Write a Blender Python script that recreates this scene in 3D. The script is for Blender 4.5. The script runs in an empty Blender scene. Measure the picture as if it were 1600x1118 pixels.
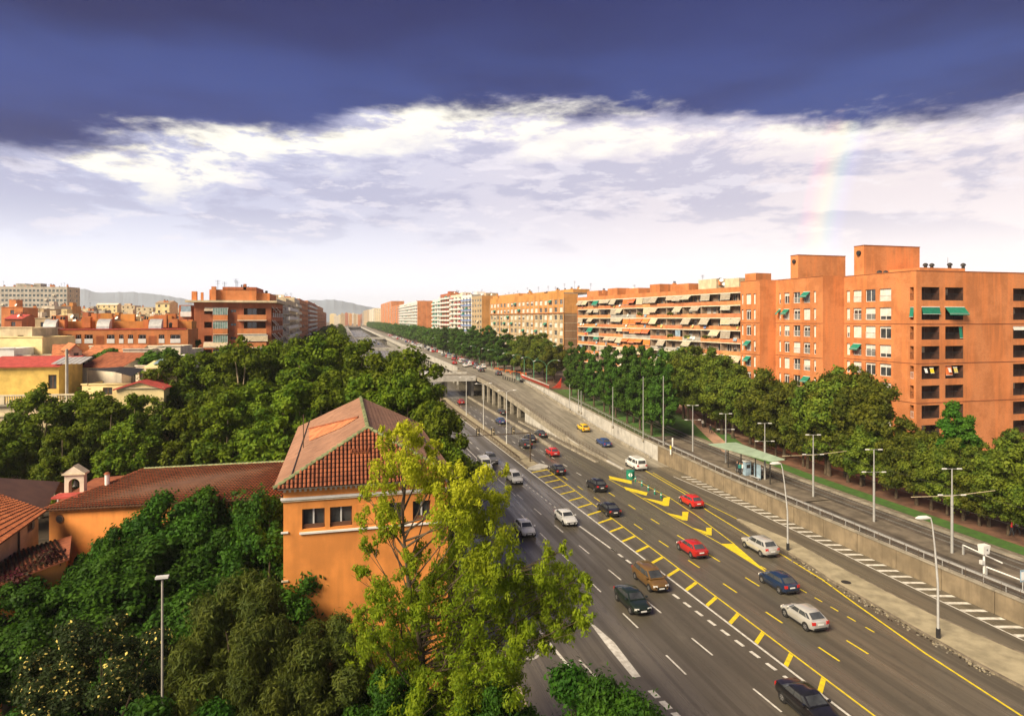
import bpy, math, random
import numpy as np
from mathutils import Vector, Matrix
R = math.radians
S = bpy.context.scene
C = S.collection
random.seed(7)

# ------------------------------------------------------------------ camera
# The world is laid out along the road: x runs across it (to the right), y along it.
CAMH = 25.0
TH = math.atan(265 / 1000.0)
ct, st = math.cos(TH), math.sin(TH)
cam = bpy.data.cameras.new('camera')
camo = bpy.data.objects.new('camera', cam)
C.objects.link(camo)
camo.location = (0, 0, CAMH)
camo.rotation_euler = (R(90), 0, -TH)
cam.sensor_width = 36
cam.lens = 22.5
cam.shift_y = -61 / 1600
cam.clip_start = 0.5
cam.clip_end = 30000
S.camera = camo

# ------------------------------------------------------------------ light
SUN_EL, SUN_AZ = R(40), R(241)         # azimuth clockwise from +y: low sun behind the camera, to the left
sund = bpy.data.lights.new('sun', 'SUN')
sund.energy = 3.7
sund.angle = R(30)
sund.color = (1.0, 0.84, 0.60)
suno = bpy.data.objects.new('sun', sund)
C.objects.link(suno)
SD = Vector((math.cos(SUN_EL) * math.sin(SUN_AZ), math.cos(SUN_EL) * math.cos(SUN_AZ), math.sin(SUN_EL)))
suno.rotation_euler = SD.to_track_quat('Z', 'Y').to_euler()

S.view_settings.view_transform = 'Standard'
S.view_settings.look = 'None'
S.view_settings.exposure = 1.13
S.view_settings.gamma = 1
S.view_settings.use_curve_mapping = False

S.cycles.max_bounces = 5
S.cycles.diffuse_bounces = 2
S.cycles.glossy_bounces = 2
S.cycles.transmission_bounces = 3
S.cycles.transparent_max_bounces = 4
S.cycles.volume_bounces = 2
S.cycles.use_denoising = True


class NT:
    """small helper to chain shader nodes"""
    def __init__(s, tree):
        s.t = tree

    def new(s, kind, **kw):
        n = s.t.nodes.new(kind)
        for k, v in kw.items():
            setattr(n, k, v)
        return n

    def put(s, sock, v):
        if isinstance(v, bpy.types.NodeSocket):
            s.t.links.new(v, sock)
        elif v is not None:
            sock.default_value = v

    def m(s, op, a, b=None, c=None, clamp=False):
        n = s.new('ShaderNodeMath', operation=op)
        n.use_clamp = clamp
        for i, v in enumerate((a, b, c)):
            s.put(n.inputs[i], v)
        return n.outputs[0]

    def smooth(s, x, lo, hi):
        n = s.new('ShaderNodeMapRange', interpolation_type='SMOOTHSTEP')
        s.put(n.inputs[0], x)
        s.put(n.inputs[1], lo)
        s.put(n.inputs[2], hi)
        return n.outputs[0]

    def mix(s, f, a, b, mode='MIX'):
        n = s.new('ShaderNodeMix', data_type='RGBA', blend_type=mode)
        s.put(n.inputs[0], f)
        s.put(n.inputs[6], (*a, 1) if isinstance(a, tuple) and len(a) == 3 else a)
        s.put(n.inputs[7], (*b, 1) if isinstance(b, tuple) and len(b) == 3 else b)
        return n.outputs[2]

    def noise(s, vec, scale, detail=4, rough=.55, dist=0.0, dim='3D'):
        n = s.new('ShaderNodeTexNoise', noise_dimensions=dim)
        s.put(n.inputs['Vector'], vec)
        n.inputs['Scale'].default_value = scale
        n.inputs['Detail'].default_value = detail
        n.inputs['Roughness'].default_value = rough
        n.inputs['Distortion'].default_value = dist
        return n.outputs[0]

    def comb(s, x, y, z):
        n = s.new('ShaderNodeCombineXYZ')
        for i, v in enumerate((x, y, z)):
            s.put(n.inputs[i], v)
        return n.outputs[0]

    def scale(s, vec, sc, loc=(0, 0, 0)):
        n = s.new('ShaderNodeMapping')
        s.put(n.inputs[0], vec)
        n.inputs['Location'].default_value = loc
        n.inputs['Scale'].default_value = sc
        return n.outputs[0]


def srgb(r, g, b):
    f = lambda v: (v / 255 / 12.92) if v <= 10 else ((v / 255 + .055) / 1.055) ** 2.4
    return (f(r), f(g), f(b))


# ------------------------------------------------------------------ sky
W = bpy.data.worlds.new('World')
S.world = W
W.use_nodes = True
W.node_tree.nodes.clear()
w = NT(W.node_tree)
tc = w.new('ShaderNodeTexCoord')
sep = w.new('ShaderNodeSeparateXYZ')
W.node_tree.links.new(tc.outputs['Generated'], sep.inputs[0])
dx, dy, dz = sep.outputs
hor = w.m('SQRT', w.m('ADD', w.m('MULTIPLY', dx, dx), w.m('MULTIPLY', dy, dy)))
hor = w.m('MAXIMUM', hor, .02)
el = w.m('DIVIDE', dz, hor)                       # tangent of the elevation
zc = w.m('ADD', w.m('MAXIMUM', dz, 0.0), .10)
px_, py_ = w.m('DIVIDE', dx, zc), w.m('DIVIDE', dy, zc)
cp = w.comb(px_, py_, 0.0)                        # point on a flat cloud ceiling
side = w.m('ADD', w.m('MULTIPLY', dx, ct), w.m('MULTIPLY', dy, -st))
side = w.m('DIVIDE', side, hor)
n_big = w.noise(w.scale(cp, (1, 1, 1), (3.1, 1.7, 0)), .55, 6, .55)
dirv = w.comb(w.m('DIVIDE', dx, hor), w.m('DIVIDE', dy, hor), w.m('MULTIPLY', el, 2.3))
n_edge = w.noise(w.scale(dirv, (1, 1, 1), (2.3, .7, .4)), 4.6, 8, .6, .2)
n_puff = w.noise(w.scale(dirv, (1, 1, 1.5), (5, 2, 1)), 5.0, 9, .62, .15)
n_soft = w.noise(w.scale(dirv, (1, 1, 1.6), (1, 8, 3)), 2.2, 4, .5)
n_fine = w.noise(w.scale(dirv, (1, 1, 1.5), (9, 3, 7)), 11.0, 9, .64, .15)
edge = w.m('ADD', .318, w.m('MULTIPLY', w.m('MINIMUM', w.m('ADD', side, .12), .0), .22))
edge = w.m('ADD', edge, w.m('MULTIPLY', w.m('MAXIMUM', side, .0), -.10))
t = w.m('SUBTRACT', el, edge)
t = w.m('ADD', t, w.m('MULTIPLY', w.m('SUBTRACT', n_edge, .5), .17))
t = w.m('ADD', t, w.m('MULTIPLY', w.m('SUBTRACT', n_fine, .5), .075))
storm = w.smooth(t, -.014, .034)
# colours of the storm deck
s1 = w.mix(w.smooth(n_soft, .34, .66), srgb(20, 34, 98), srgb(52, 76, 148))
s2 = w.mix(w.smooth(el, .32, .52), s1, srgb(12, 24, 88))
s2 = w.mix(w.m('MULTIPLY', w.smooth(side, .1, .8), w.smooth(el, .33, .5)), s2, srgb(6, 9, 72))
s2 = w.mix(w.m('MULTIPLY', w.smooth(n_big, .40, .66), .40), s2, srgb(52, 72, 148))
# the lit bank of cloud below it
low = w.mix(w.smooth(side, -.45, .55), srgb(242, 245, 255), srgb(255, 247, 246))
mid = w.mix(w.smooth(side, -.55, .6), srgb(184, 187, 212), srgb(222, 212, 216))
lit = w.mix(w.smooth(el, .03, .19), low, mid)
lit = w.mix(w.m('MULTIPLY', w.smooth(n_puff, .49, .575), w.m('MULTIPLY', w.smooth(el, .07, .18), .60)), lit, srgb(160, 162, 190))
lit = w.mix(w.m('MULTIPLY', w.smooth(n_fine, .52, .60), w.m('MULTIPLY', w.smooth(el, .03, .14), .45)), lit, srgb(232, 226, 232))
rim = w.m('MULTIPLY', w.smooth(t, -.085, -.01), w.smooth(n_puff, .51, .44))
lit = w.mix(w.m('MULTIPLY', rim, w.m('SUBTRACT', .9, w.m('MULTIPLY', w.m('MAXIMUM', side, 0.0), .8))), lit, (1.0, .95, .80))
s2 = w.mix(.26, s2, (0.0, 0.0, 0.012))
sky = w.mix(storm, lit, s2)
# faint rainbow, 41 degrees round the point opposite the sun
AXB = Vector((0.98765, 0.15643, -0.00873)).normalized()
dotn = w.new('ShaderNodeVectorMath', operation='DOT_PRODUCT')
nrm = w.new('ShaderNodeVectorMath', operation='NORMALIZE')
W.node_tree.links.new(tc.outputs['Generated'], nrm.inputs[0])
W.node_tree.links.new(nrm.outputs[0], dotn.inputs[0])
dotn.inputs[1].default_value = AXB
ang = w.m('MULTIPLY', w.m('ARCCOSINE', dotn.outputs['Value']), 180 / math.pi)
ramp = w.new('ShaderNodeValToRGB')
W.node_tree.links.new(w.m('DIVIDE', w.m('SUBTRACT', ang, 39.2), 3.6), ramp.inputs[0])
er = ramp.color_ramp.elements
er[0].position, er[0].color = 0.0, (0, 0, 0, 1)
er[1].position, er[1].color = 1.0, (0, 0, 0, 1)
for p, c in ((.2, (.01, .03, .16)), (.38, (.0, .17, .10)), (.55, (.30, .27, .0)), (.72, (.42, .10, .0)), (.86, (.25, .0, .03))):
    e = er.new(p)
    e.color = (*c, 1)
bow = w.m('MULTIPLY', w.m('SUBTRACT', 1.0, storm), w.m('MULTIPLY', w.smooth(el, -.01, .03), .46))
sky = w.mix(bow, sky, ramp.outputs[0], 'ADD')
below = w.smooth(el, -.03, 0.0)
sky = w.mix(below, srgb(150, 140, 140), sky)
bg1 = w.new('ShaderNodeBackground')
W.node_tree.links.new(sky, bg1.inputs[0])
bg1.inputs[1].default_value = 0.60
nis = w.new('ShaderNodeTexSky', sky_type='NISHITA')
nis.sun_disc = False
nis.sun_elevation = SUN_EL
nis.sun_rotation = SUN_AZ
bg2 = w.new('ShaderNodeBackground')
W.node_tree.links.new(nis.outputs[0], bg2.inputs[0])
bg2.inputs[1].default_value = 0.05
mixs = w.new('ShaderNodeMixShader')                # the cloud deck covers nearly all of the clear sky
mixs.inputs[0].default_value = .98
W.node_tree.links.new(bg2.outputs[0], mixs.inputs[1])
W.node_tree.links.new(bg1.outputs[0], mixs.inputs[2])
wo = w.new('ShaderNodeOutputWorld')
W.node_tree.links.new(mixs.outputs[0], wo.inputs[0])
W.cycles.sampling_method = 'MANUAL'
W.cycles.sample_map_resolution = 512


# ------------------------------------------------------------------ places
def G(x, y, z=0.0):
    """point at height z seen at photo position x, y"""
    D = (CAMH - z) * 1000.0 / (y - 498.0)
    return DP(x, D) + (z,)


def DP(x, D):
    k = (x - 800) / 1000.0
    return (D * (k * ct + st), D * (ct - k * st))


def HZ(D, y):
    return CAMH - (y - 498.0) * D / 1000.0


def v_at(x, u):
    k = (x - 800) / 1000.0
    return u * (ct - k * st) / (st + k * ct)


def u_at(x, v):
    k = (x - 800) / 1000.0
    return v * (k * ct + st) / (ct - k * st)


def depth(u, v):
    return u * st + v * ct


def lerp(a, b, t):
    return a + (b - a) * t


def curve(pts, v):
    if v <= pts[0][0]:
        return pts[0][1]
    for (a, za), (b, zb) in zip(pts, pts[1:]):
        if v <= b:
            t = (v - a) / (b - a)
            return za + (zb - za) * t
    return pts[-1][1]


ZR = [(50, 1.6), (80, 1.8), (110, 2.7), (140, 4.4), (165, 5.7), (190, 6.2)]
zs = lambda v: curve(ZR, v)                         # street level to the right of the sunken road
ZL = [(62, 0.0), (100, 2.0), (150, 5.6), (180, 6.2)]
zl = lambda v: curve(ZL, v)                         # street level to its left
ZP = [(98, 0.0), (112, .35), (125, 1.1), (170, 4.8), (185, 5.8), (198, 6.2)]
zp = lambda v: curve(ZP, v)                         # the ramp


# ------------------------------------------------------------------ materials
def mat(name, col, rough=.7, var=.18, sc=1.5, bump=0.0, bsc=8.0, streak=None, spec=.4, metal=0.0, coat=0.0, col2=None, coord='Object', rnd=0.0):
    m = bpy.data.materials.new(name)
    m.use_nodes = True
    n = NT(m.node_tree)
    bs = m.node_tree.nodes['Principled BSDF']
    tcn = n.new('ShaderNodeTexCoord')
    vec = tcn.outputs[coord]
    f = n.noise(vec, sc, 5, .6)
    c2 = col2 if col2 else tuple(max(0, c * (1 - 2.0 * var)) for c in col)
    c1 = col if col2 else tuple(min(1, c * (1 + var)) for c in col)
    cc = n.mix(n.smooth(f, .32, .68), c1, c2)
    if streak:
        g = n.noise(n.scale(vec, streak), 1.0, 4, .6)
        cc = n.mix(n.m('MULTIPLY', n.smooth(g, .45, .72), .45), cc, tuple(c * .45 for c in col))
    if rnd:
        oi = n.new('ShaderNodeObjectInfo')
        hs = n.new('ShaderNodeHueSaturation')
        n.put(hs.inputs['Color'], cc)
        n.put(hs.inputs['Hue'], n.m('ADD', .5 - rnd * .04, n.m('MULTIPLY', oi.outputs['Random'], rnd * .08)))
        n.put(hs.inputs['Value'], n.m('ADD', 1 - rnd * .3, n.m('MULTIPLY', oi.outputs['Random'], rnd * .6)))
        cc = hs.outputs[0]
    n.put(bs.inputs['Base Color'], cc)
    bs.inputs['Roughness'].default_value = rough
    bs.inputs['Metallic'].default_value = metal
    bs.inputs['Specular IOR Level'].default_value = spec
    bs.inputs['Coat Weight'].default_value = coat
    bs.inputs['Coat Roughness'].default_value = .08
    if bump:
        b = n.new('ShaderNodeBump')
        b.inputs['Strength'].default_value = bump
        b.inputs['Distance'].default_value = .05
        n.put(b.inputs['Height'], n.noise(vec, bsc, 6, .65))
        n.put(bs.inputs['Normal'], b.outputs[0])
    return m


def brickmat(name, c1, c2, mortar, rough=.85):
    m = bpy.data.materials.new(name)
    m.use_nodes = True
    n = NT(m.node_tree)
    bs = m.node_tree.nodes['Principled BSDF']
    tcn = n.new('ShaderNodeTexCoord')
    se = n.new('ShaderNodeSeparateXYZ')
    n.put(se.inputs[0], tcn.outputs['Object'])
    v2 = n.comb(n.m('ADD', se.outputs[0], se.outputs[1]), se.outputs[2], 0.0)
    br = n.new('ShaderNodeTexBrick')
    n.put(br.inputs['Vector'], v2)
    br.inputs['Color1'].default_value = (*c1, 1)
    br.inputs['Color2'].default_value = (*c2, 1)
    br.inputs['Mortar'].default_value = (*mortar, 1)
    br.inputs['Scale'].default_value = 1.0
    br.inputs['Mortar Size'].default_value = .012
    br.inputs['Brick Width'].default_value = .29
    br.inputs['Row Height'].default_value = .07
    f = n.noise(tcn.outputs['Object'], .22, 5, .65)
    g = n.noise(n.scale(tcn.outputs['Object'], (.5, .5, .05)), 1.6, 5, .6)
    cc = n.mix(n.m('MULTIPLY', n.smooth(f, .40, .62), .50), br.outputs[0], tuple(c * .50 for c in c1))
    cc = n.mix(n.m('MULTIPLY', n.smooth(g, .46, .64), .32), cc, tuple(min(1, c * 1.35) for c in c1))
    n.put(bs.inputs['Base Color'], cc)
    bs.inputs['Roughness'].default_value = rough
    bs.inputs['Specular IOR Level'].default_value = .25
    return m


def leafmat(name, c1, c2, c3=None, zlo=0, zhi=1, trans=.3, rnd=.5, sc=.55):
    m = bpy.data.materials.new(name)
    m.use_nodes = True
    n = NT(m.node_tree)
    nt = m.node_tree
    nt.nodes.clear()
    tcn = n.new('ShaderNodeTexCoord')
    vec = tcn.outputs['Object']
    f = n.noise(vec, sc, 3, .6)
    g = n.noise(vec, sc * 7, 2, .6)
    cc = n.mix(n.smooth(n.m('ADD', n.m('MULTIPLY', f, .6), n.m('MULTIPLY', g, .4)), .40, .60), c1, c2)
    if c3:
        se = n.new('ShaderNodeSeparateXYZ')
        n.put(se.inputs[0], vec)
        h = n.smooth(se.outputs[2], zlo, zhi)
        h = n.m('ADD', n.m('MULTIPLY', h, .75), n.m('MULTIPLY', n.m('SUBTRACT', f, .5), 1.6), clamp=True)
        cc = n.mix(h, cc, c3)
    oi = n.new('ShaderNodeObjectInfo')
    hs = n.new('ShaderNodeHueSaturation')
    n.put(hs.inputs['Color'], cc)
    n.put(hs.inputs['Hue'], n.m('ADD', .5 - rnd * .03, n.m('MULTIPLY', oi.outputs['Random'], rnd * .05)))
    n.put(hs.inputs['Value'], n.m('ADD', 1 - rnd * .4, n.m('MULTIPLY', oi.outputs['Random'], rnd * .8)))
    d = n.new('ShaderNodeBsdfPrincipled')
    n.put(d.inputs['Base Color'], hs.outputs[0])
    d.inputs['Roughness'].default_value = .6
    d.inputs['Specular IOR Level'].default_value = .12
    tr = n.new('ShaderNodeBsdfTranslucent')
    n.put(tr.inputs[0], n.mix(.5, hs.outputs[0], tuple(min(1, c * 1.6) for c in c1)))
    mx = n.new('ShaderNodeMixShader')
    mx.inputs[0].default_value = trans
    nt.links.new(d.outputs[0], mx.inputs[1])
    nt.links.new(tr.outputs[0], mx.inputs[2])
    o = n.new('ShaderNodeOutputMaterial')
    nt.links.new(mx.outputs[0], o.inputs[0])
    return m


def asphalt(name, base, wet=.5):
    m = bpy.data.materials.new(name)
    m.use_nodes = True
    n = NT(m.node_tree)
    bs = m.node_tree.nodes['Principled BSDF']
    tcn = n.new('ShaderNodeTexCoord')
    vec = tcn.outputs['Object']
    big = n.noise(n.scale(vec, (.35, .03, 1)), 1.0, 4, .6)
    lane = n.noise(n.scale(vec, (1.3, .012, 1)), 1.0, 3, .6)
    fine = n.noise(vec, 9, 6, .7)
    patch = n.noise(n.scale(vec, (.22, .06, 1), (4, 2, 0)), 1.0, 2, .4)
    cc = n.mix(n.smooth(big, .3, .7), tuple(c * 1.15 for c in base), tuple(c * .72 for c in base))
    cc = n.mix(n.m('MULTIPLY', n.smooth(lane, .46, .60), .6), cc, tuple(c * .5 for c in base))
    cc = n.mix(n.m('MULTIPLY', n.smooth(fine, .55, .72), .25), cc, tuple(c * 1.7 for c in base))
    cc = n.mix(n.m('MULTIPLY', n.m('GREATER_THAN', patch, .60), .35), cc, tuple(c * .62 for c in base))
    crk = n.noise(n.scale(vec, (1, .45, 1)), .55, 7, .62, .6)
    crk = n.m('LESS_THAN', n.m('ABSOLUTE', n.m('SUBTRACT', crk, .5)), .0035)
    cc = n.mix(n.m('MULTIPLY', crk, .55), cc, tuple(c * .35 for c in base))
    spots = n.noise(n.scale(vec, (1, .5, 1), (7, 1, 0)), .5, 5, .7)
    cc = n.mix(n.m('MULTIPLY', n.smooth(spots, .60, .70), .5), cc, tuple(c * .45 for c in base))
    cc = n.mix(n.m('MULTIPLY', n.smooth(spots, .40, .30), .35), cc, tuple(c * 1.5 for c in base))
    n.put(bs.inputs['Base Color'], cc)
    ro = n.m('ADD', .20 + (1 - wet) * .28, n.m('MULTIPLY', n.smooth(n.m('ADD', n.m('MULTIPLY', big, .6), n.m('MULTIPLY', lane, .4)), .36, .62), .30))
    n.put(bs.inputs['Roughness'], ro)
    bs.inputs['Specular IOR Level'].default_value = .35 + .25 * wet
    b = n.new('ShaderNodeBump')
    b.inputs['Strength'].default_value = .22
    b.inputs['Distance'].default_value = .02
    n.put(b.inputs['Height'], n.noise(vec, 14, 5, .7))
    n.put(bs.inputs['Normal'], b.outputs[0])
    return m


M = {}
M['asphalt'] = asphalt('wet_asphalt', (.135, .118, .088), .95)
M['asphalt_dry'] = asphalt('side_asphalt', (.12, .095, .065), .45)
M['asphalt_pale'] = asphalt('worn_asphalt', (.28, .25, .195), .35)
M['white_paint'] = mat('road_white', (.76, .74, .68), .55, .16, 2.2, col2=(.50, .47, .41))
M['yellow_paint'] = mat('road_yellow', (.86, .66, .015), .55, .10, 2.2, col2=(.60, .46, .03))
M['concrete'] = mat('concrete', (.32, .285, .225), .85, .16, .8, .3, 6, (.8, .8, .08))
M['concrete_pale'] = mat('pale_concrete', (.50, .48, .44), .8, .10, .6, .1, 6, (.6, .6, .1))
M['wall_stain'] = mat('stained_concrete', (.25, .195, .125), .9, .14, .5, .3, 6, (2.2, 2.2, .18))
M['island'] = mat('island_concrete', (.36, .31, .205), .9, .14, .7, .4, 7)
M['kerb'] = mat('kerb', (.20, .165, .12), .85, .2, 1.5)
M['track'] = mat('track_bed', (.10, .080, .062), .8, .2, .5, .3, 7, (.15, .02, 1))
M['track_pale'] = mat('track_pale', (.17, .14, .105), .8, .2, .6, .3, 7)
M['soil'] = mat('soil', (.045, .032, .020), .95, .3, .7, .4, 3)
M['redsoil'] = mat('red_earth', (.15, .075, .045), .95, .25, .5, .4, 3)
M['pinkpath'] = mat('pink_path', (.42, .25, .17), .9, .15, .8)
M['grass'] = mat('grass', (.06, .15, .02), .95, .3, 1.2, .6, 9, col2=(.045, .095, .018))
M['street'] = mat('street_ground', (.16, .125, .095), .9, .2, .3)
M['rail_steel'] = mat('rail_steel', (.38, .37, .36), .35, .1, 2, metal=.7)
M['galv'] = mat('galvanised', (.55, .55, .54), .45, .08, 2, metal=.3)
M['palegrey'] = mat('pale_grey_paint', (.62, .62, .60), .5, .06, 2)
M['darkmetal'] = mat('dark_metal', (.035, .032, .03), .5, .1, 2)
M['brownrail'] = mat('brown_rail', (.10, .07, .045), .6, .15, 2)
M['greenmetal'] = mat('green_metal', (.10, .30, .16), .5, .1, 2)
M['white'] = mat('white_paint', (.78, .77, .74), .6, .05, 1)
M['cream'] = mat('cream_plaster', (.66, .55, .36), .85, .12, .6, streak=(.8, .8, .12))
M['creamwhite'] = mat('white_plaster', (.74, .66, .52), .85, .1, .5, streak=(.8, .8, .12))
M['yellowwall'] = mat('yellow_plaster', (.72, .50, .13), .85, .12, .6)
M['paleyellow'] = mat('pale_yellow_plaster', (.82, .66, .34), .85, .08, .6)
M['orangewall'] = mat('orange_plaster', (.80, .30, .07), .85, .10, .35, .15, 5, (.6, .6, .10))
M['brick'] = brickmat('orange_brick', (.64, .205, .060), (.53, .15, .044), (.58, .31, .15))
M['brick_red'] = brickmat('red_brick', (.50, .13, .05), (.40, .10, .04), (.35, .18, .10))
M['brick_amber'] = brickmat('amber_brick', (.66, .29, .07), (.58, .24, .06), (.52, .30, .12))
M['brick_brown'] = brickmat('brown_brick', (.30, .16, .075), (.25, .13, .06), (.30, .2, .12))
M['tanwall'] = mat('tan_concrete', (.50, .37, .22), .85, .12, .4, streak=(.5, .5, .1))
M['greywall'] = mat('grey_render', (.42, .39, .34), .85, .12, .4)
M['slab'] = mat('balcony_slab', (.80, .72, .56), .8, .08, .8)
M['parapet'] = mat('orange_parapet', (.62, .25, .10), .8, .12, .6, rnd=.25)
M['recess'] = mat('recess_wall', (.42, .31, .22), .9, .15, .5)
M['recess_painted_shade'] = mat('loggia_painted_shade', (.10, .042, .026), .9, .2, .6)  # wall colour darkened to paint in the shade inside recesses
M['string'] = mat('string_course', (.30, .10, .04), .9, .15, .6)
M['glass'] = mat('window_glass', (.055, .06, .065), .08, .3, .5, spec=.8)
M['glass_green'] = mat('green_glass', (.22, .34, .30), .2, .2, 2, spec=.7)
M['blind'] = mat('blind', (.70, .67, .60), .6, .08, 1, rnd=.18)
M['wframe'] = mat('window_frame', (.72, .70, .66), .5, .05, 1)
M['bframe'] = mat('brown_frame', (.14, .07, .04), .5, .1, 1)
M['terracotta'] = mat('roof_tile', (.34, .105, .045), .85, .35, 1.6, .3, 12, col2=(.19, .055, .026))
M['terra_flat'] = mat('flat_roof_tile', (.38, .20, .125), .85, .1, 1.2, .2, 12, (.2, .04, .2))
M['terra_wing'] = mat('wing_roof_tile', (.50, .155, .06), .85, .2, 1.3, .3, 12, col2=(.30, .085, .035))
M['mast_grey'] = mat('mast_grey', (.36, .36, .35), .5, .06, 2)
M['terra_pale'] = mat('pale_roof_tile', (.56, .20, .085), .85, .2, 1.5, .2, 10)
M['redroof'] = mat('red_roof', (.48, .075, .06), .8, .12, 1.5)
M['moss'] = mat('mossy_ridge', (.24, .27, .13), .85, .2, 2)
M['cornice'] = mat('cornice', (.70, .60, .42), .8, .1, 2)
M['awn_grey'] = mat('grey_awning', (.42, .37, .28), .85, .12, 2, rnd=.35)
M['awn_beige'] = mat('beige_awning', (.52, .43, .30), .85, .1, 2, rnd=.3)
M['awn_orange'] = mat('orange_awning', (.68, .17, .045), .85, .1, 2, rnd=.25)
M['awn_green'] = mat('green_awning', (.01, .20, .13), .8, .1, 2, rnd=.2)
M['awn_red'] = mat('dark_red_awning', (.30, .03, .03), .8, .1, 2, rnd=.2)
M['bluewall'] = mat('blue_cladding', (.16, .24, .50), .7, .1, 1)
M['bark'] = mat('bark', (.09, .065, .04), .9, .25, 2, .5, 10)
M['bark_pale'] = mat('pale_bark', (.48, .38, .22), .9, .25, 1.5, .4, 8)
M['tyre'] = mat('tyre', (.018, .018, .018), .8, .1, 5)
M['rim'] = mat('wheel_rim', (.45, .45, .46), .35, .05, 5, metal=.7)
M['headlamp'] = mat('headlamp', (.85, .85, .80), .1, .05, 5, spec=.9, coat=1)
M['taillamp'] = mat('taillamp', (.55, .015, .012), .2, .05, 5, spec=.8, coat=1)
M['plate'] = mat('number_plate', (.75, .75, .72), .5, .03, 5)
M['trim'] = mat('black_trim', (.022, .022, .024), .5, .1, 5)
M['mountain_hazed'] = mat('mountain_hazed', (.16, .21, .28), .95, .08, .002)  # bluish tone of distance haze painted into the hill colour
M['canopy_green'] = mat('green_canopy', (.30, .40, .29), .6, .08, .8)
M['blueglass'] = mat('blue_panel', (.30, .42, .52), .25, .15, 1, spec=.7)
M['red'] = mat('red_paint', (.50, .05, .025), .6, .1, 2)
M['pine_leaf'] = leafmat('pine_leaf', (.095, .115, .016), (.045, .066, .011), trans=.2, rnd=.3)
M['leaf_dark'] = leafmat('dark_leaf', (.055, .135, .010), (.022, .070, .007), trans=.26, rnd=.3)
M['leaf_plane'] = leafmat('plane_leaf', (.155, .215, .012), (.045, .090, .007), trans=.32, rnd=.6)
M['leaf_poplar'] = leafmat('poplar_leaf', (.085, .175, .020), (.040, .095, .012), trans=.32, rnd=.4)
M['leaf_round'] = leafmat('round_leaf', (.170, .205, .020), (.065, .105, .013), trans=.32, rnd=.9)
M['leaf_bright'] = leafmat('bright_leaf', (.085, .21, .018), (.040, .12, .012), trans=.3, rnd=.2)
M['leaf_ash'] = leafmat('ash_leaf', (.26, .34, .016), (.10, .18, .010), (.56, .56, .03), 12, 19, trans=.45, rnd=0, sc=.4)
M['leaf_flower'] = leafmat('shrub_leaf', (.040, .060, .014), (.020, .034, .010), trans=.2, rnd=.1)
M['flower'] = mat('yellow_flower', (.62, .50, .12), .8, .2, 3)


# ------------------------------------------------------------------ mesh building
class MB:
    def __init__(s):
        s.v, s.f, s.m, s.mats = [], [], [], []

    def mi(s, m):
        if m not in s.mats:
            s.mats.append(m)
        return s.mats.index(m)

    def face(s, pts, m):
        i = len(s.v)
        s.v.extend([tuple(p) for p in pts])
        s.f.append(tuple(range(i, i + len(pts))))
        s.m.append(s.mi(m))

    def box(s, x0, x1, y0, y1, z0, z1, m, fr=None):
        P = [(x, y, z) for z in (z0, z1) for y in (y0, y1) for x in (x0, x1)]
        if fr:
            P = [fr(*p) for p in P]
        i = len(s.v)
        s.v.extend(P)
        for q in ((0, 2, 3, 1), (4, 5, 7, 6), (0, 1, 5, 4), (2, 6, 7, 3), (0, 4, 6, 2), (1, 3, 7, 5)):
            s.f.append(tuple(i + k for k in q))
            s.m.append(s.mi(m))

    def tube(s, pts, rad, m, n=6, cap=True):
        pts = [Vector(p) for p in pts]
        if not isinstance(rad, (list, tuple)):
            rad = [rad] * len(pts)
        rings = []
        for i, p in enumerate(pts):
            d = (pts[min(i + 1, len(pts) - 1)] - pts[max(i - 1, 0)]).normalized()
            a = d.cross(Vector((0, 0, 1)) if abs(d.z) < .9 else Vector((1, 0, 0))).normalized()
            b = d.cross(a)
            k = len(s.v)
            for j in range(n):
                t = 2 * math.pi * j / n
                s.v.append(tuple(p + (a * math.cos(t) + b * math.sin(t)) * rad[i]))
            rings.append(k)
        mm = s.mi(m)
        for a, b in zip(rings, rings[1:]):
            for j in range(n):
                s.f.append((a + j, a + (j + 1) % n, b + (j + 1) % n, b + j))
                s.m.append(mm)
        if cap:
            s.f.append(tuple(rings[0] + j for j in range(n))[::-1])
            s.f.append(tuple(rings[-1] + j for j in range(n)))
            s.m += [mm, mm]

    def prism(s, poly, z0, z1, m, mtop=None):
        n = len(poly)
        area = sum(poly[i][0] * poly[(i + 1) % n][1] - poly[(i + 1) % n][0] * poly[i][1] for i in range(n))
        if area < 0:
            poly = poly[::-1]
        z = z0 if callable(z0) else (lambda *_: z0)
        Z = z1 if callable(z1) else (lambda *_: z1)
        s.face([(p[0], p[1], Z(*p[:2])) for p in poly], mtop or m)
        for i in range(n):
            a, b = poly[i], poly[(i + 1) % n]
            s.face([(a[0], a[1], z(*a[:2])), (b[0], b[1], z(*b[:2])), (b[0], b[1], Z(*b[:2])), (a[0], a[1], Z(*a[:2]))], m)

    def mesh(s, name, off=(0, 0, 0), smooth=False):
        me = bpy.data.meshes.new(name)
        ox, oy, oz = off
        me.from_pydata([(a - ox, b - oy, c - oz) for a, b, c in s.v], [], s.f)
        for m in s.mats:
            me.materials.append(m if not isinstance(m, str) else M[m])
        me.polygons.foreach_set('material_index', s.m)
        if smooth:
            me.shade_smooth()
            me.set_sharp_from_angle(angle=R(smooth if smooth is not True else 40))
        me.update()
        return me

    def build(s, name, parent=None, smooth=False):
        off = tuple(parent['_o']) if parent is not None and '_o' in parent else (0, 0, 0)
        return link(name, s.mesh(name, off, smooth), parent)


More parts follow.
